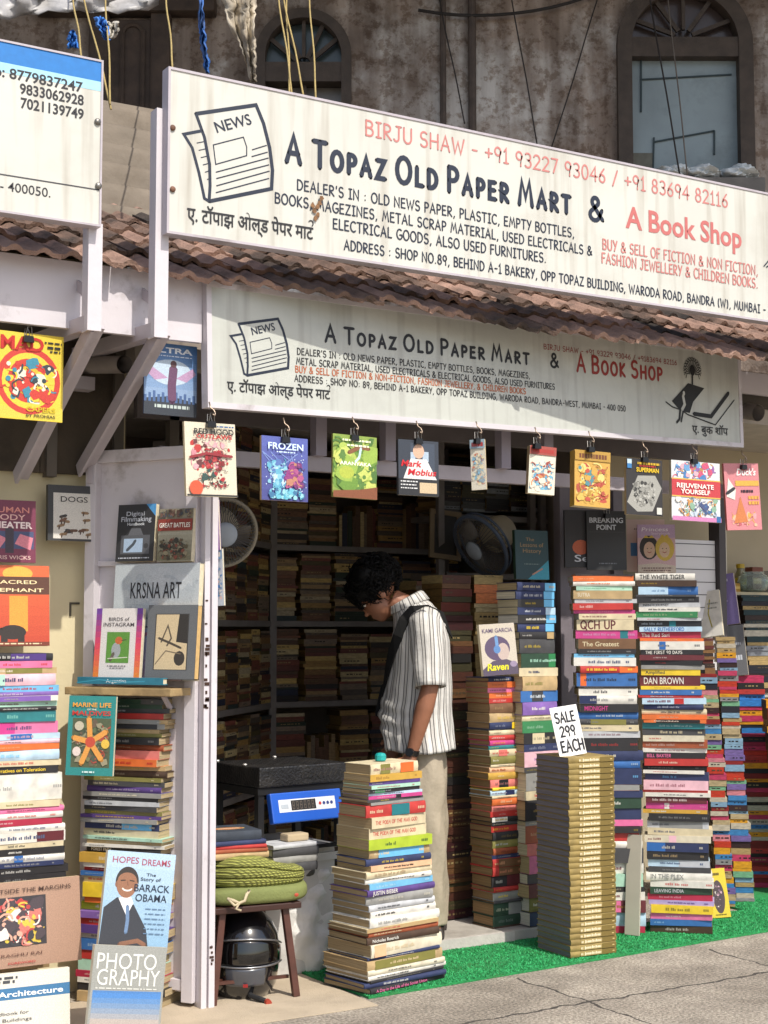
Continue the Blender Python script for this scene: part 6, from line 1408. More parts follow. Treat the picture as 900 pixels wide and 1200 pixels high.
for x in (.02, .41):
    for y in (.03, .33): mb.box(x - .014, y - .014, 0, x + .014, y + .014, z1 - .03)
mb.box(0, .01, z1 - .029, .43, .035, z1 - .002); mb.box(0, .325, z1 - .029, .43, .35, z1 - .002); mb.box(.0, .036, z1 - .029, .028, .324, z1 - .002); mb.box(.40, .036, z1 - .029, .428, .324, z1 - .002); mb.box(0, -.03, 0, .43, .0, .012)
mb.build('stand', mat('161617', .5, .2), sc1)
a0, a1 = P(315, 958, 5.28), P(403, 956, 5.28); dz0 = P(360, 963, 5.28).z - (tbz + .013); dz1 = P(360, 927, 5.30).z - (tbz + .013)
dw = .345
mb = MB(); Mx = Matrix.Translation((.045, -.035, max(.013, dz0))) @ Matrix.Rotation(R(-14), 4, 'X'); dh = (dz1 - dz0)
mb.box(0, 0, 0, dw, .03, dh, Mx, .005); o = mb.build('readout_box', mat('1f56b8', .4, .06, 6.), sc1)
O = Mx @ Vector((0, 0, 0)); a = Art(O, (1, 0, 0), Mx.to_3x3() @ Vector((0, 0, 1)), Mx.to_3x3() @ Vector((0, -1, 0)), lift=.0006)
a.rect(dw * .1, dh * .34, dw * .90, dh * .76, 'd3d5d8'); a.rect(dw * .27, dh * .38, dw * .62, dh * .72, '1b1a1b')
for i in range(6):
    for (u0, v0, u1, v1) in ((.0, .0, .6, .1), (0, .45, .6, .55), (0, .9, .6, 1), (0, .08, .14, .92), (.48, .08, .62, .92)): s0 = dw * (.29 + .054 * i); a.rect(s0 + u0 * dw * .05, dh * (.42 + .26 * v0), s0 + u1 * dw * .05, dh * (.42 + .26 * v1), '5a5148')
for i, c in enumerate(('b02c2c', '2a3a78', '2a3a78', '2a3a78')): a.ell(dw * (.68 + .055 * i), dh * .55, dw * .02, dw * .02, c, 12)
a.text('SCALE', dw * .13, dh * .5, dh * .08, '6a6a70', width=dw * .1) if False else a.rect(dw * .13, dh * .46, dw * .23, dh * .6, 'a8b0b8'); a.build('readout_panel', o)
# ledgers and videocassette boxes on the white table, in front of the scale
r = random.Random(3); q1 = G(345, 1085); bx0 = P(355, 1015, 5.16)
lw = thing('white_carton', 'low white carton under the dark boxes beside the front stack', 'carton', (bx0.x - .02, 5.26, .003), R(6)); lz = P(360, 1022, 5.2).z
mb = MB(); mb.box(-.11, .02, lz - .07, .10, .14, lz - .004, None, .004); mb.build('carton', mat('c9c5bf', .7, .06), lw)
z = lz
for i, (col, h, lab) in enumerate((('charcoal', .034, 'dark grey flat box at the bottom of the boxes beside the scale'), ('grey', .026, 'mid grey flat box in the middle of the boxes beside the scale'), ('charcoal', .03, 'dark flat box upper one beside the scale'), ('silver', .016, 'pale magazine on top of the flat boxes beside the scale'))):
    make_book(lab, .21, .13, h, col, (bx0.x + r.uniform(-.006, .006), 5.29 - .02 * 0, z), R(6 + r.uniform(-3, 3)), 'flat boxes beside the scale', True, 'd8d5cf' if i != 3 else 'c8c4bc'); z += h + .001
t = thing('soap_block', 'small tan block lying on the pale magazine by the scale', 'block', (P(345, 975, 5.3).x, 5.30, z), R(5)); mb = MB(); mb.box(-.05, -.03, 0, .05, .03, .03, None, .008); mb.build('block', mat('b3a182', .8), t)
sk = G(358, 1140); sb = thing('white_sack', 'slumped white woven sack between the stool and the front stack', 'sack', (sk.x, sk.y + .08, .004))
mb = MB(); rings = []; n = 40; r = random.Random(6); ph = [r.uniform(0, 6.28) for _ in range(9)]; sh_ = P(360, 1015, sk.y + .08).z
for i in range(22):
    f = i / 21; rad = .135 + .022 * math.sin(f * 3.0) - .03 * max(0, f - .75) * 3; ring = []
    for k in range(n):
        a_ = 2 * math.pi * k / n; w_ = .018 * math.sin(3 * a_ + ph[0] + f * 5) + .015 * math.sin(7 * a_ + ph[1] - f * 9) + .010 * math.sin(f * 30 + ph[2] + 2 * math.sin(a_ + ph[3])) * (.3 + f)
        ring.append(((rad + w_) * math.cos(a_) * 1.05 + .01 * f, (rad + w_) * math.sin(a_) * .75, sh_ * f + .008 * math.sin(2 * a_ + ph[4]) * f))
    rings.append(ring)
mb.loft(rings); o = mb.build('sack', mat('e4e2de', .75, .05, 5., .9, 22., stain='8d8a86', stscale=3.), sb); shade_auto(o, 70)
mb = MB(); mb.tube([(-.05, -.07, sh_ + .002), (-.02, -.085, sh_ - .03), (.02, -.09, sh_ - .015), (.05, -.07, sh_ + .004), (.02, -.05, sh_ + .02), (-.03, -.05, sh_ + .018), (-.05, -.07, sh_ + .002)], .013, 7); shade_auto(mb.build('knotted_mouth', mat('55524e', .8), sb))
# ---- white step edge: painted kerb in front of the shop floor
mb = MB(); mb.box(2.46, 5.425, .011, 4.0, 5.4385, STEPZ - .002); tag(mb.build('step_edge', mat('b9b3ad', .8, .15, 20., .2, 90.)), kind='structure')
# ---- fans
def fan(label, c, tilt, face, rad, body='2c333c', group='table fans in the shop'):
    t = thing('electric_fan', label, 'fan', c, 0, group); t.rotation_mode = 'QUATERNION'; t.rotation_quaternion = Vector(face).normalized().to_track_quat('Z', 'Y')
    RIM = mat('56647c', .4, .1); W = mat('5a5a5c', .45, .1)
    mb = MB(); mb.tube([(rad * math.cos(R(a)), rad * math.sin(R(a)), 0) for a in range(0, 360, 10)], .010, 8, closed=True); mb.tube([(rad * .99 * math.cos(R(a)), rad * .99 * math.sin(R(a)), -.035) for a in range(0, 360, 10)], .006, 6, closed=True); shade_auto(mb.build('rim', RIM if body != 'b' else mat('8a8272', .5), t))
    mb = MB()
    for k in range(56):
        a = 2 * math.pi * k / 56; ca, sa_ = math.cos(a), math.sin(a)
        mb.tube([(ca * .05, sa_ * .05, .052), (ca * rad * .6, sa_ * rad * .6, .045), (ca * rad * .95, sa_ * rad * .95, .015), (ca * rad, sa_ * rad, 0)], .0016, 4, False)
        if k % 2 == 0: mb.tube([(ca * rad, sa_ * rad, -.01), (ca * rad * .9, sa_ * rad * .9, -.055), (ca * .07, sa_ * .07, -.075)], .0016, 4, False)
    mb.build('guard_wires', W, t)
    mb = MB(); mb.sphere((0, 0, .05), .052, 1, 1, .35, 20, 8); shade_auto(mb.build('hub_cap', mat('a4aebc', .35), t))
    mb = MB()
    for k in range(3):
        rows = []
        for i in range(6):
            f = i / 5; rr_ = .045 + (rad * .86 - .045) * f; w_ = .5 + .25 * math.sin(f * 3)
            rows.append([mb.bm.verts.new((rr_ * math.cos(a), rr_ * math.sin(a), z)) for a, z in ((k * 2.094 - w_ / 2, -.03), (k * 2.094, -.012), (k * 2.094 + w_ / 2, .01))])
        for A, B in zip(rows, rows[1:]):
            for j in range(2): mb.face([A[j], A[j+1], B[j+1], B[j]])
    o = mb.build('blades', mat('6e665c', .4, .1), t, True); s_ = o.modifiers.new('t', 'SOLIDIFY'); s_.thickness = .003
    mb = MB(); n = 18; mb.loft([[(rr_ * math.cos(2 * math.pi * k / n), rr_ * math.sin(2 * math.pi * k / n), z) for k in range(n)] for rr_, z in ((.05, -.07), (.085, -.085), (.088, -.15), (.07, -.20), (.03, -.215))]); shade_auto(mb.build('motor_housing', mat('b0a690', .5, .1), t))
    return t
fc = P(563, 640, 6.1)
f_ = fan('electric fan with blue rim tilted downward under the hanging comics', fc, 0, (-.92, -.10, -.55), .168)
fs = MB(); q = P(603, 640, 6.35); fs.tube([(fc.x + .12, fc.y + .16, fc.z + .06), (q.x, q.y, q.z)], .018, 8); fs.tube([(q.x, q.y, q.z), (q.x, q.y, P(603, 672, 6.35).z)], .02, 8)
o = fs.build('stand', mat('3a3a3c', .5)); bpy.context.view_layer.update(); o.parent = f_; o.matrix_parent_inverse = f_.matrix_world.inverted()
f2_ = fan('round fan with pale worn rim seen edgewise beside the white post', P(261, 624, 5.55), 0, (-.25, -1, -.25), .138, 'b')
mb = MB(); q = P(262, 625, 5.6); mb.tube([(q.x, 5.76, q.z), (q.x, 6.3, q.z)], .014, 8); o = mb.build('arm', mat('3a3a3c', .5)); bpy.context.view_layer.update(); o.parent = f2_; o.matrix_parent_inverse = f2_.matrix_world.inverted()
# picture frame leaning on the fan shelf
t = thing('picture_frame', 'tan wooden picture frame leaning on the shelf left of the fan', 'frame', P(522, 655, 6.40), R(-8)); t.rotation_euler = (R(-10), R(6), R(-8))
mb = MB()
for b in ((-.09, 0, 0, .09, .015, .025), (-.09, 0, .235, .09, .015, .26), (-.09, 0, .0255, -.065, .015, .2345), (.065, 0, .0255, .09, .015, .2345)): mb.box(*b)
mb.build('frame', mat('7a6a52', .6, .2), t); mb = MB(); mb.box(-.065, .006, .0255, .065, .012, .2345); mb.build('picture', mat('2c2a28', .5), t)
# ---- pipes under the eaves
def pipe(label, a, b, rr_, m=None):
    mb = MB(); n = 16; a, b = Vector(a), Vector(b); mb.tube([a, b], rr_, n, False); mb.tube([b + (a - b) * .02, a], rr_ * .82, n, False); o = mb.build('drain_pipe', m or mat('8d8580', .5, .12), None); shade_auto(o, 50); return tag(o, label, 'pipe')
pipe('grey cut plastic pipe sticking out under the left eave', P(90, 428, 5.58), P(146, 427, 5.2), .034)
pipe('grey cut pipe sticking out under the eave at the right edge', P(800, 470, 5.9), P(889, 484, 5.35), .042)
mb = MB(); a, b = P(70, 447, 5.5), P(106, 447, 5.5); mb.box(a.x, 5.45, a.z - .03, b.x, 5.52, a.z + .02); a, b = P(70, 470, 5.5), P(92, 470, 5.5)
tag(mb.build('wall_bracket', STEEL), 'small grey bracket on the wall under the left pipe', 'bracket')
for px in (62, 140, 205):
    mb = MB(); x = P(px, 480, Yw - .05).x; mb.box(x - .02, Yw - .05, P(px, 560, Yw).z, x + .02, Yw - .002, 2.5); tag(mb.build('wall_conduit', mat('5f574e', .7)), f"brown conduit on the shaded wall {'behind the swirl magazine' if px == 62 else 'behind the big bracket' if px == 140 else 'behind the blue sleeved comic'}", 'conduit')
mb = MB(); a, b = P(248, 485, 5.24), P(640, 520, 5.24)
# ---- neighbouring stall: shelf with jar and boxes
jz = P(870, 694, 6.1).z
js = thing('jar_shelf', 'cream shelf with glass jar and small boxes in the neighbouring stall', 'shelf', (P(840, 694, 6.1).x, 6.05, jz)); mb = MB(); mb.box(0, 0, -.03, .9, .29, 0, None, .003); mb.build('board', mat('c4b694', .6, .1), js)
mb = MB(); x = .14; mb.box(x - .012, .02, -.5, x + .012, .04, -.031); mb.build('shelf_leg', mat('8a8070', .6), js)
gl = bpy.data.materials.new('clear_glass'); gl.use_nodes = True; b_ = gl.node_tree.nodes['Principled BSDF']; b_.inputs['Transmission Weight'].default_value = .85; b_.inputs['Roughness'].default_value = .08; b_.inputs['Base Color'].default_value = (.75, .85, .82, 1); b_.inputs['IOR'].default_value = 1.3
jx = P(883, 690, 6.12); j = thing('glass_jar', 'round clear glass jar on the cream shelf', 'jar', (jx.x, 6.12, jz + .001)); mb = MB(); n = 28
mb.loft([[(rr_ * math.cos(2 * math.pi * k / n), rr_ * math.sin(2 * math.pi * k / n), z) for k in range(n)] for rr_, z in ((.05, 0), (.08, .02), (.092, .055), (.082, .09), (.06, .105), (.062, .115), (.055, .116), (.052, .1), (.074, .085), (.084, .055), (.07, .02), (.045, .008))]); shade_auto(mb.build('bowl', gl, j), 60)
for px, w_, h_, c, lab, yy in ((868, .035, .13, 'c9a82c', 'tall yellow topped bottle behind the glass jar', 6.24), (858, .07, .05, 'b58a3a', 'low tan box left of the glass jar', 6.16), (884, .085, .15, '7a3f2a', 'brown box behind the glass jar', 6.27), (902, .06, .13, 'c8c8c0', 'pale box with green stripe at the right edge of the jar shelf', 6.25)):
    x = P(px, 690, yy).x; t = thing('bottle' if 'bottle' in lab else 'box', lab, 'bottle' if 'bottle' in lab else 'box', (x, yy, jz + .001))
    mb = MB()
    if 'bottle' in lab:
        n = 16; mb.loft([[(rr_ * math.cos(2 * math.pi * k / n), rr_ * math.sin(2 * math.pi * k / n), z) for k in range(n)] for rr_, z in ((.03, 0), (.032, .01), (.032, .10), (.02, .13), (.02, .14))]); shade_auto(mb.build('body', mat('8f8760', .2), t)); mb = MB(); mb.tube([(0, 0, .141), (0, 0, .165)], .024, 14); mb.build('cap', mat('c9a82c', .4), t)
        mb = MB(); mb.tube([(0, 0, .04), (0, 0, .085)], .0328, 20, False); mb.build('label', mat('d8c020', .5), t)
    else:
        mb.box(-w_/2, -.03, 0, w_/2, .03, h_, None, .003); mb.build('carton', mat(c, .5, .1), t)
        mb = MB(); mb.box(-w_/2 + .006, -.0312, h_ * .35, w_/2 - .006, -.0302, h_ * .65); mb.build('printed_band', mat('6aa84a' if 'green' in lab else 'd8b868', .5), t)
# ---- cables, ropes, tarpaulins and rags at the top
def rope(label, a, b, rr_, col, sag=0., cat='rope', ext=True, grp=None):
    a, b = Vector(a), Vector(b); 
    if ext: a = a + (a - b) * .5
    pts = [a.lerp(b, k / 10) + Vector((.0035 * math.sin(k * 1.1), 0, -sag * 4 * (k / 10) * (1 - k / 10))) for k in range(11)]
    mb = MB(); mb.tube(pts, rr_, 5); o = mb.build('rope' if cat == 'rope' else 'cable', mat(col, .8, .15, 30.), None, True); tag(o, label, cat, grp); return o
GR = 'yellow ropes hanging in front of the building'
for (a, b, lab) in (((86, 0), (96, 66), 'yellow rope left of the blue rag above the phone sign'), ((99, 0), (131, 128), 'slanting yellow rope behind the right end of the phone sign'), ((124, 0), (130, 122), 'yellow rope beside the hanging blue rag'), ((195, 0), (203, 80), 'lone yellow rope ending at the big sign top left corner'), ((327, 0), (343, 112), 'left yellow rope of the bunch before the small arched window'), ((333, 0), (357, 116), 'slanting yellow rope crossing the small arched window'), ((363, 0), (371, 118), 'right yellow rope of the bunch before the small arched window'), ((336, 10), (340, 112), 'middle yellow rope of the bunch before the small arched window')):
    rope(lab, P(*a, 6.3), P(*b, 5.3), .0042, 'a08c58', grp=GR)
GC = 'dark cables on the building'
for (a, b, lab) in (((519, 20), (545, 145), 'thin dark cable slanting left of the middle of the wall'), ((600, 0), (630, 170), 'thin dark cable slanting right on the pale wall'), ((700, 0), (647, 172), 'thin dark cable slanting left toward the pale wall foot'), ((762, 0), (797, 205), 'dark cable hanging across the blue board'), ((783, 0), (806, 206), 'paler cable hanging across the blue board')):
    rope(lab, B(*a, .12), B(*b, .5), .006 if 'dark cable hanging' in lab else .005, '2b2624' if 'paler' not in lab else '6a625a', cat='cable', grp=GC)
rope('dark twisted cable sagging along the wall from the centre to the right window', B(490, 12, .06), B(712, -12, .06), .012, '2b2725', .10, 'cable', False)
def rag(name, label, outline, Y, col, th=.006, seed=1, cat='rag'):
    """torn cloth: outline in the picture row order left edge then right edge, wrinkled in depth"""
    r = random.Random(seed); mb = MB(); L = len(outline); ph = r.uniform(0, 6); prev = None; n = 10
    for i in range((L - 1) * 6 + 1):
        f = i / 6; k = min(int(f), L - 2); g_ = f - k; y = outline[k][0] * (1 - g_) + outline[k+1][0] * g_; xl_ = outline[k][1] * (1 - g_) + outline[k+1][1] * g_; xr_ = outline[k][2] * (1 - g_) + outline[k+1][2] * g_
        xl_ += r.uniform(-1.2, 1.2); xr_ += r.uniform(-1.2, 1.2)
        row = [mb.bm.verts.new(P(xl_ + (xr_ - xl_) * j / n, y, Y + .05 * math.sin(j * 1.3 + ph + i * .25) + .03 * math.sin(j * 2.9 + i * .5))) for j in range(n + 1)]
        if prev:
            for j in range(n): mb.face([prev[j], prev[j+1], row[j+1], row[j]])
        prev = row
    o = mb.build(name, mat(col, .7, .15, 12., .3, 60., stain='6a655f', stscale=5., stamt=.5), None, True); s_ = o.modifiers.new('t', 'SOLIDIFY'); s_.thickness = th; return tag(o, label, cat)
rag('hanging_cloth', 'long torn pale cloth strip hanging left of the small arched window', [(-30, 258, 302), (0, 262, 300), (25, 266, 299), (50, 280, 298), (75, 288, 299), (96, 295, 301)], 6.4, 'b5aa98', cat='cloth')
rag('blue_rag', 'small blue rag caught on the rope above the phone sign', [(36, 84, 88), (45, 80, 90), (56, 79, 92)], 6.0, '2f72c4', seed=3)
rag('blue_rag', 'blue torn rag tied beside the ropes left of the panelled screen', [(20, 112, 122), (30, 114, 127), (40, 119, 128), (47, 122, 127)], 6.0, '3a78c8', seed=4)
rag('blue_strip', 'narrow twisted blue strip hanging left of the pale torn cloth', [(0, 234, 238), (32, 233, 239), (50, 235, 241), (70, 239, 244), (86, 241, 246)], 6.2, '2f6ab8', seed=5)
rag('pale_rag', 'pale grey torn rag knotted beside the blue one', [(26, 118, 140), (36, 124, 138), (46, 124, 132)], 6.05, 'b8b2a6', seed=6)
mb = MB(); r = random.Random(5); prev = None
for i in range(15):
    row = []
    for j in range(22):
        f = j / 21; px = -60 + 245 * f; low = 19 + 5 * math.sin(f * 9) + (-16 * max(0, f - .55) * 2) + 2 * math.sin(j * 2.3); py = -60 + (low + 60) * i / 14
        row.append(mb.bm.verts.new(P(px, py, 6.6 + .10 * math.sin(j * .9 + i * .5) + .05 * math.sin(j * 2.1 - i) + .3 * (1 - i / 14))))
    if prev:
        for j in range(21): mb.face([prev[j], prev[j+1], row[j+1], row[j]])
    prev = row
o = mb.build('tarpaulin', mat('a9a7a6', .45, .12, 6., .3, 40., stain='5f5c5a', stscale=4., stamt=.5), None, True); s_ = o.modifiers.new('t', 'SOLIDIFY'); s_.thickness = .005
tag(o, 'wrinkled grey tarpaulin sagging across the upper left corner', 'tarpaulin')
# sacks on the ledge behind the big sign
for px, py, s_, lab in ((788, 196, .09, 'white plastic bundle lying left on the ledge below the blue board'), (822, 196, .10, 'white plastic bundle in the middle of the ledge below the blue board'), (866, 214, .10, 'white plastic bundle right on the ledge below the blue board')):
    q = B(px, py + 6, .16); t = thing('plastic_bundle', lab, 'bundle', (q.x, q.y, bmx(732, 205)[1] - .098), math.atan2(RGT.y, RGT.x)); mb = MB(); bmesh.ops.create_icosphere(mb.bm, subdivisions=4, radius=1)
    r = random.Random(px); ph = [r.uniform(0, 6) for _ in range(6)]
    for v in mb.bm.verts:
        c = v.co; d = 1 + .08 * math.sin(23 * c.x + 17 * c.y + ph[3]) + .12 * math.sin(5 * c.x + ph[0] + 3 * c.z) + .09 * math.sin(9 * c.z + ph[1] + 4 * c.x) + .05 * math.sin(15 * c.x + 11 * c.z + ph[2]); v.co = Vector((c.x * d * s_ * 1.25, c.y * d * .14, c.z * d * .05 + .05))
    shade_auto(mb.build('bundle', mat('d0d6d8', .5, .1, 10., .5, 30.), t), 80)

q = P(446, 884, 5.02); t = thing('teal_trinket', 'small bright teal trinket standing on top of the front stack', 'trinket', (q.x, q.y, z_at(G(431, 1166, .012), 896) + .001)); mb = MB(); n = 16
mb.loft([[(rr_ * math.cos(2 * math.pi * k / n) * (1 + .06 * (k % 2)), rr_ * math.sin(2 * math.pi * k / n) * (1 + .06 * (k % 2)), z) for k in range(n)] for rr_, z in ((.017, 0), (.021, .004), (.021, .022), (.015, .03), (.006, .032))]); mb.build('ribbed_top', mat('1f9c98', .35), t)
# ================================================================== THE MAN READING TITLES
o0 = P(510, 1083, 5.56); fx = R(143)
man = thing('person', 'man in a striped short sleeved shirt and khaki trousers bending his head over the books', 'person', (o0.x, o0.y, STEPZ), fx)
K = .00379 * 1.0
def loc(px, py, y=0.): return Vector(((510 - px) * K, y, (1083 - py) * K + (o0.z - STEPZ)))
ZO = o0.z - STEPZ
def remesh(mb, name, m, parent, vox=.006, smooth=6, fac=.6):
    me = bpy.data.meshes.new('tmp'); bmesh.ops.recalc_face_normals(mb.bm, faces=mb.bm.faces); mb.bm.to_mesh(me); mb.bm.free()
    o = bpy.data.objects.new('tmp', me); C.objects.link(o)
    md = o.modifiers.new('r', 'REMESH'); md.mode = 'VOXEL'; md.voxel_size = vox; md.use_smooth_shade = True
    s_ = o.modifiers.new('s', 'SMOOTH'); s_.iterations = smooth; s_.factor = fac
    dg = bpy.context.evaluated_depsgraph_get(); ev = o.evaluated_get(dg); nm = bpy.data.meshes.new_from_object(ev)
    bpy.data.objects.remove(o); bpy.data.meshes.remove(me); nm.name = name
    nm.materials.clear(); return link(name, nm, m, parent, True)
SKIN = mat('94634a', .5, .10, 14., .1, 90.)
mb = MB()
sh_l, el_l, wr_l = Vector((.02, .185, 1.335)), Vector((.005, .235, 1.075)), Vector((.085, .225, .79))
sh_r, el_r, wr_r = Vector((.04, -.185, 1.335)), Vector((.05, -.235, 1.07)), Vector((.16, -.2, .84))
hd = Vector((.255, 0, 1.487))                                    # head centre, looking down and forward
fd = Vector((.68, 0, -.73)).normalized(); ud = Vector((.73, 0, .68)).normalized()   # face direction and crown direction
def hp(f, s, u): return hd + fd * f + Vector((0, 1, 0)) * s + ud * u
mb.tube([(.05, 0, .78), (.07, 0, .9), (.07, 0, 1.05), (.06, 0, 1.2), (.06, 0, 1.31), (.07, 0, 1.40)], [.09, .09, .085, .09, .09, .06], 16)
mb.tube([sh_r, sh_l], .05, 12); mb.tube([(.06, 0, 1.36), (.12, 0, 1.42), (.19, 0, 1.45)], [.062, .056, .055], 14)
for s_, a_, e_, w_ in ((1, sh_l, el_l, wr_l), (-1, sh_r, el_r, wr_r)):
    mb.tube([a_, a_.lerp(e_, .5), e_, e_.lerp(w_, .3), e_.lerp(w_, .75), w_], [.052, .045, .038, .041, .031, .025], 14)
    mb.tube([(.05, s_ * .08, .84), (.035, s_ * .09, .6), (.03, s_ * .09, .46), (.024, s_ * .09, .3), (.018, s_ * .09, .07)], [.068, .055, .045, .046, .034], 14)
    mb.tube([(-.03, s_ * .09, .05), (.16, s_ * .10, .035)], [.04, .035], 12)
# skull, jaw, nose, lips, ears
def ball(f, s, u, r_, a=1, b=1, c_=1):
    M_ = Matrix((fd, Vector((0, 1, 0)), ud)).transposed().to_4x4(); M_.translation = hp(f, s, u)
    bmesh.ops.create_uvsphere(mb.bm, u_segments=20, v_segments=14, radius=r_, matrix=M_ @ Matrix.Diagonal((a, b, c_, 1)))
ball(-.01, 0, .03, .092, 1.05, .84, .95); ball(.035, 0, -.035, .07, .85, .85, 1.15); ball(.06, 0, -.085, .035, .85, .95, .8)
ball(.088, 0, -.018, .016, 1, .8, 1.6); ball(.104, 0, -.034, .013, 1, 1.1, .8); ball(.088, 0, -.062, .014, .8, 1.7, .6); ball(.086, 0, -.075, .013, .8, 1.5, .6); ball(.08, .03, .012, .014, .6, 1.6, .5); ball(.08, -.03, .012, .014, .6, 1.6, .5)
for s_ in (1, -1): ball(-.012, s_ * .077, -.02, .026, .75, .35, 1.2)
# hands
def hand(w_, d, s_):
    d = Vector(d).normalized(); side = Vector((d.z, 0, -d.x)); side = -side if side.x < 0 else side; nrm = d.cross(side)
    mb.tube([w_ - d * .01, w_ + d * .03, w_ + d * .075], [.024, .033, .034], 12)
    for k, (L, off) in enumerate(((.068, .027), (.078, .009), (.072, -.009), (.056, -.026))):
        b = w_ + d * .078 + side * off; p1 = b + d * L * .5 + side * off * .12; p2 = p1 + (d * .8 + side * .35 - nrm * .5 * s_).normalized() * L * .32; p3 = p2 + (d * .5 + side * .5 - nrm * .6 * s_).normalized() * L * .24
        mb.tube([b - d * .03, b, p1, p2, p3], [.009, .0098, .009, .0082, .0066], 8)
    b = w_ + d * .03 + side * .026; mb.tube([b - side * .02, b + side * .014 + d * .014, b + side * .028 + d * .042, b + side * .03 + d * .062], [.012, .0118, .0102, .0078], 8)
hand(wr_l, (.42, -.03, -.9), 1); hand(wr_r, (.6, .1, -.8), -1)
body = remesh(mb, 'body', SKIN, man, .0055, 4, .5)
mb = MB()
for s_ in (1, -1):
    mb.sphere(hp(.0765, s_ * .031, .0), .0095, 1, 1, 1, 12, 8)
mb.build('eyes', mat('cfc8c0', .2), man, True)
mb = MB()
for s_ in (1, -1):
    mb.sphere(hp(.0865, s_ * .031, -.002), .0048, 1, 1, 1, 10, 6); mb.tube([hp(.086, s_ * .014, .018), hp(.089, s_ * .032, .024), hp(.078, s_ * .052, .018)], [.003, .004, .002], 6)
mb.build('irises_and_brows', mat('15100d', .3), man, True)
# hair: full mop of curls
HM = mat('070606', .62, .3, 60.)
mb = MB(); r = random.Random(11)
M_ = Matrix((fd, Vector((0, 1, 0)), ud)).transposed().to_4x4(); M_.translation = hp(-.03, 0, .055)
bmesh.ops.create_icosphere(mb.bm, subdivisions=4, radius=1, matrix=M_ @ Matrix.Diagonal((.128, .112, .095, 1)))
for v in mb.bm.verts:
    n_ = (v.co - M_.translation); v.co += n_.normalized() * (.010 * math.sin(40 * n_.x + 3) * math.sin(37 * n_.y + 1) + .008 * math.sin(60 * n_.z))
for k in range(1300):
    th = r.uniform(0, 6.283); ph = math.acos(r.uniform(-.8, 1)); dv = Vector((math.cos(th) * math.sin(ph), math.sin(th) * math.sin(ph), math.cos(ph)))
    lf, ls, lu = dv.x * .126 - .03, dv.y * .110, dv.z * .094 + .055
    if lf > .055 and lu < .03: continue
    p = hp(lf, ls, lu); nn = (p - M_.translation).normalized(); d = (nn.cross(Vector((r.uniform(-1, 1), r.uniform(-1, 1), r.uniform(-1, 1)))).normalized() * .8 + Vector((0, 0, -.75)) + nn * .25); d = (d - nn * d.dot(nn) * .8).normalized(); s2 = nn.cross(d)
    L_ = r.uniform(.03, .065); am = r.uniform(.003, .008); w_ = r.uniform(2, 4); f0 = r.uniform(0, 6)
    pts = [p - nn * .006 + d * L_ * q / 6 + s2 * am * math.sin(f0 + w_ * q / 2) + nn * (.012 * math.sin(q / 6 * 2.6) + am * .6 * math.cos(f0 + w_ * q / 2)) for q in range(7)]
    mb.tube(pts, [.0034, .0036, .0034, .003, .0026, .002, .0008], 4)
HM = HM.copy(); HM.node_tree.nodes['Principled BSDF'].inputs['Specular IOR Level'].default_value = .22
shade_auto(mb.build('hair', HM, man, recalc=True), 80)
# ---- shirt with stripes that follow the cloth
def stripe_mat():
    M = bpy.data.materials.new('striped_cotton'); M.use_nodes = True; t = M.node_tree; b = t.nodes['Principled BSDF']; b.inputs['Roughness'].default_value = .85
    a = t.nodes.new('ShaderNodeAttribute'); a.attribute_name = 'Weave'
    sx = t.nodes.new('ShaderNodeSeparateColor'); t.links.new(a.outputs['Color'], sx.inputs[0])
    fr = t.nodes.new('ShaderNodeMath'); fr.operation = 'FRACT'; mu = t.nodes.new('ShaderNodeMath'); mu.operation = 'MULTIPLY'; mu.inputs[1].default_value = 12
    t.links.new(sx.outputs[0], mu.inputs[0]); t.links.new(mu.outputs[0], fr.inputs[0])
    cr = t.nodes.new('ShaderNodeValToRGB'); cr.color_ramp.interpolation = 'CONSTANT'; W = (*lin('cfccc6'), 1); D = (*lin('6e6b68'), 1); L = (*lin('a9a49a'), 1)
    e = cr.color_ramp.elements; e[0].position = 0; e[0].color = W; e[1].position = .30; e[1].color = D
    for p_, c_ in ((.44, W), (.52, L), (.58, W), (.66, D), (.80, W), (.90, L), (.94, W)): q = e.new(p_); q.color = c_
    t.links.new(fr.outputs[0], cr.inputs[0]); t.links.new(cr.outputs[0], b.inputs['Base Color'])
    tc = t.nodes.new('ShaderNodeTexCoord'); n = t.nodes.new('ShaderNodeTexNoise'); n.inputs['Scale'].default_value = 18; n.inputs['Detail'].default_value = 3; t.links.new(tc.outputs['Object'], n.inputs['Vector'])
    bp = t.nodes.new('ShaderNodeBump'); bp.inputs['Strength'].default_value = .35; bp.inputs['Distance'].default_value = .02; t.links.new(n.outputs[0], bp.inputs['Height']); t.links.new(bp.outputs[0], b.inputs['Normal']); return M
STR = stripe_mat()
def cloth(name, rings, m, parent, us=1., thick=.003, closed=True, u0=0.):
    bm = bmesh.new(); lay = bm.loops.layers.float_color.new('Weave'); n = len(rings[0]); V = [[bm.verts.new(p) for p in q] for q in rings]
    for i in range(len(rings) - 1):
        for j in range(n if closed else n - 1):
            f = bm.faces.new((V[i][j], V[i][(j+1) % n], V[i+1][(j+1) % n], V[i+1][j]))
            for l, k in zip(f.loops, (j, j + 1, j + 1, j)): l[lay] = (u0 + us * k / n, 0, 0, 1)
    me = bpy.data.meshes.new(name); bmesh.ops.recalc_face_normals(bm, faces=bm.faces); bm.to_mesh(me); bm.free(); o = link(name, me, m, parent, True)
    s_ = o.modifiers.new('t', 'SOLIDIFY'); s_.thickness = thick; s_.offset = -1; return o
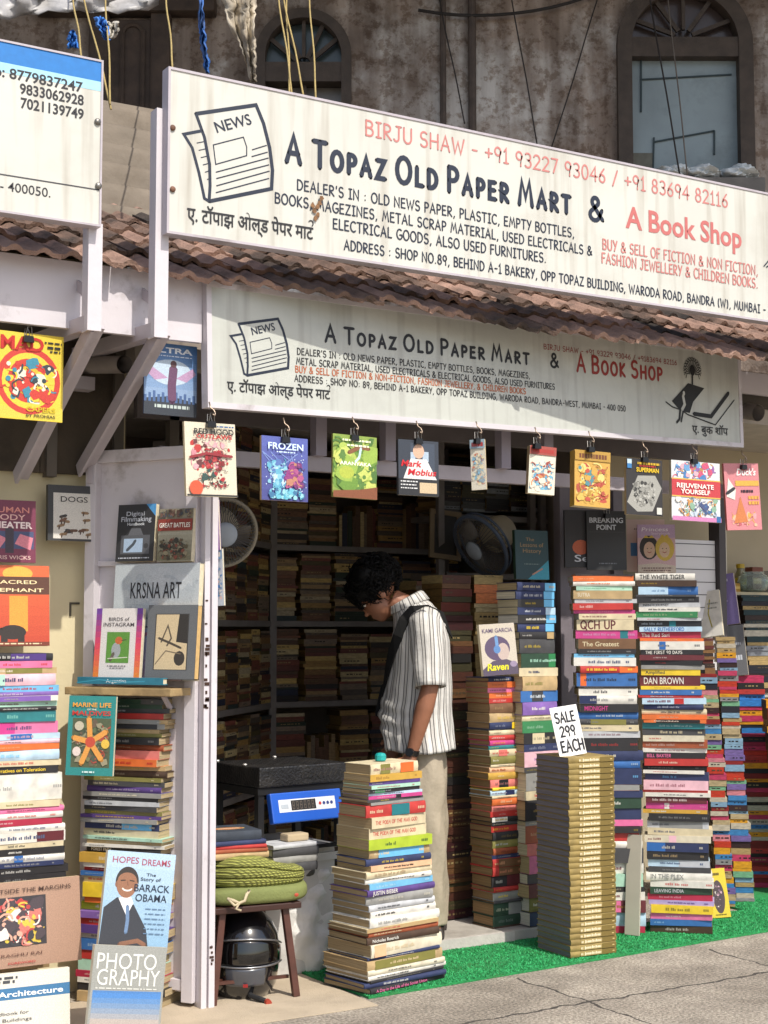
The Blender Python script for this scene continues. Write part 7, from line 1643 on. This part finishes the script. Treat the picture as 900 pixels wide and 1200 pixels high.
def interp(tab, z):
    for a, b in zip(tab, tab[1:]):
        if a[0] <= z <= b[0]: f = (z - a[0]) / (b[0] - a[0]); f = f * f * (3 - 2 * f) * .5 + f * .5; return [p + (q - p) * f for p, q in zip(a[1:], b[1:])]
    return list(tab[-1][1:])
TOR = [(.745, .062, .152, .205), (.80, .066, .156, .205), (.88, .078, .158, .195), (.95, .082, .156, .19), (1.05, .072, .146, .19), (1.15, .066, .138, .195), (1.25, .064, .132, .205), (1.31, .066, .122, .205), (1.36, .076, .105, .175), (1.40, .095, .088, .125), (1.435, .118, .070, .082), (1.455, .128, .064, .070)]
rings = []; n = 96
for i in range(64):
    z = .79 + (1.455 - .79) * i / 63; cx, rx, ry = interp(TOR, z); ring = []; low = max(0, (1.3 - z) / .55)
    for k in range(n):
        a = 2 * math.pi * k / n; fo = low * (.007 * math.sin(4 * a + z * 7) + .006 * math.sin(9 * a - z * 13 + 1) + .004 * math.sin(15 * a + z * 6)) + .007 * math.exp(-((z - .93) / .07) ** 2) * math.sin(z * 95 + 3 * math.sin(a)) * max(0, math.cos(a - .3))
        ring.append((cx + (rx + fo) * math.cos(a), (ry + fo) * math.sin(a), z + ZO * 0 + .012 * math.cos(a - .4) * (1 - i / 63) * math.sin(a * 1.5 + 1) - (.075 * math.cos(a) if z > 1.34 else .075 * math.cos(a) * max(0, (z - 1.2) / .14)) * .45))
    rings.append(ring)
shirt = cloth('shirt', rings, STR, man, 1.9)
def along(pts, rad, n=40, rings=22, seed=1, fold=.004):
    out = []; pts = [Vector(p) for p in pts]; r = random.Random(seed); ph = r.uniform(0, 6)
    for i in range(rings):
        f = i / (rings - 1) * (len(pts) - 1); k = min(int(f), len(pts) - 2); g_ = f - k; p = pts[k].lerp(pts[k+1], g_); t = (pts[k+1] - pts[k]).normalized()
        if k + 2 < len(pts): t = t.lerp((pts[k+2] - pts[k+1]).normalized(), g_ * .5).normalized()
        if k > 0: t = t.lerp((pts[k] - pts[k-1]).normalized(), (1 - g_) * .5).normalized()
        rr_ = rad[k] + (rad[k+1] - rad[k]) * g_; u = Vector((1, 0, 0)); u = (u - t * u.dot(t)).normalized(); v = t.cross(u)
        out.append([p + (u * math.cos(a) + v * math.sin(a)) * (rr_ + fold * math.sin(3 * a + i * .5 + ph) + fold * .6 * math.sin(7 * a - i * .4)) for a in [2 * math.pi * q / n for q in range(n)]])
    return out
for s_, a_, e_ in ((1, sh_l, el_l), (-1, sh_r, el_r)):
    cloth('sleeve', along([a_ + Vector((.01, -s_ * .06, .012)), a_ + Vector((.005, s_ * .005, .0)), a_.lerp(e_, .5), a_.lerp(e_, .99) + Vector((-.0, 0, 0))], [.074, .074, .070, .066], seed=3, fold=.003), STR, man, .95, u0=.3)
# collar
rg = []
for z, k_ in ((-.008, 1.0), (.008, 1.04), (.020, 1.05), (.016, 1.2), (-.018, 1.42)):
    ring = []
    for q in range(40):
        a = R(38) + (2 * math.pi - R(76)) * q / 39; ring.append((.122 + .066 * k_ * math.cos(a) + z * .4, .072 * k_ * math.sin(a), 1.437 - .040 * math.cos(a) + z))
    rg.append(ring)
cloth('collar', rg, STR, man, .9, .002, False)
# chest pocket edge and trousers
KH = mat('a59985', .85, .10, 7., .3, 50., stain='7d705c', stscale=6., stamt=.4)
mb = MB()
for s_ in (1, -1):
    rg = along([(.05, s_ * .072, .86), (.035, s_ * .09, .66), (.028, s_ * .092, .46), (.022, s_ * .092, .25), (.018, s_ * .092, .055)], [.084, .086, .078, .072, .074], 40, 40, 5 + s_, .004)
    mb.loft(rg, True)
mb.tube([(.045, 0, .70), (.05, 0, .80), (.06, 0, .90)], [.08, .10, .105], 24)
tr = remesh(mb, 'trousers', KH, man, .0075, 3, .5)
mb = MB()
for s_ in (1, -1):
    M_ = Matrix.Translation((.045, s_ * .098, .0)); rr_ = []
    for f, w_, h_ in ((-.09, .03, .05), (-.07, .04, .07), (-.02, .042, .08), (.05, .045, .06), (.11, .045, .045), (.145, .03, .03)): rr_.append([(M_ @ Vector((f, w_ * math.cos(R(q)), .001 + h_ * max(0, math.sin(R(q)))))) for q in (0, 20, 45, 70, 90, 110, 135, 160, 180)])
    mb.loft(rr_)
shade_auto(mb.build('shoes', mat('2a211c', .5, .2), man), 60)
mb = MB(); wd_ = (wr_l - el_l).normalized(); cw = wr_l - wd_ * .012
rg = along([cw - wd_ * .012, cw + wd_ * .012], [.0305, .0295], 24, 3, 1, 0); mb.loft(rg, False); u = Vector((.1, 1, .0)).normalized(); mb.tube([cw + Vector((.006, .026, 0)), cw + Vector((.010, .040, .002))], [.019, .018], 18)
shade_auto(mb.build('wristwatch', mat('121214', .25, .1), man), 40)
# shoulder bag worn across the chest
bag = thing('shoulder_bag', 'black shoulder bag slung across the chest of the man in the striped shirt', 'bag', (o0.x, o0.y, STEPZ), fx)
def on_torso(a, z, off=.010):
    cx, rx, ry = interp(TOR, z); return Vector((cx + (rx + off) * math.cos(a), (ry + off) * math.sin(a), z - .034 * math.cos(a) * max(0, min(1, (z - 1.2) / .14))))
path = [on_torso(R(185), 1.28), on_torso(R(160), 1.345), on_torso(R(128), 1.385), on_torso(R(95), 1.40, .014), on_torso(R(70), 1.375, .014), on_torso(R(52), 1.31), on_torso(R(38), 1.23), on_torso(R(24), 1.14), on_torso(R(8), 1.05), on_torso(R(-8), 1.02)]
mb = MB(); rows = []
for i, p in enumerate(path):
    t = (path[min(i + 1, len(path) - 1)] - path[max(i - 1, 0)]).normalized(); nn = (p - Vector((.07, 0, p.z - .03))).normalized(); sd = t.cross(nn).normalized()
    rows.append([p + sd * .025 + nn * .004, p - sd * .025 + nn * .004, p - sd * .025 - nn * .002, p + sd * .025 - nn * .002])
mb.loft(rows); mb.build('strap', mat('030303', .9, .15, 20.), bag)
mb = MB(); Mx = Matrix.Translation(on_torso(R(-22), 1.02, .02)) @ Matrix.Rotation(R(-12), 4, 'Y'); mb.box(-.02, -.10, -.09, .022, .06, .06, Mx, .016); shade_auto(mb.build('pouch', mat('0b0b0c', .9, .15, 20.), bag), 50)
STUFFDONE = tag(STUFF.build('shelved_books', vcol_mat(), recalc=False), 'books packed on the dark shelves and in the farther piles', 'books', kind='stuff')
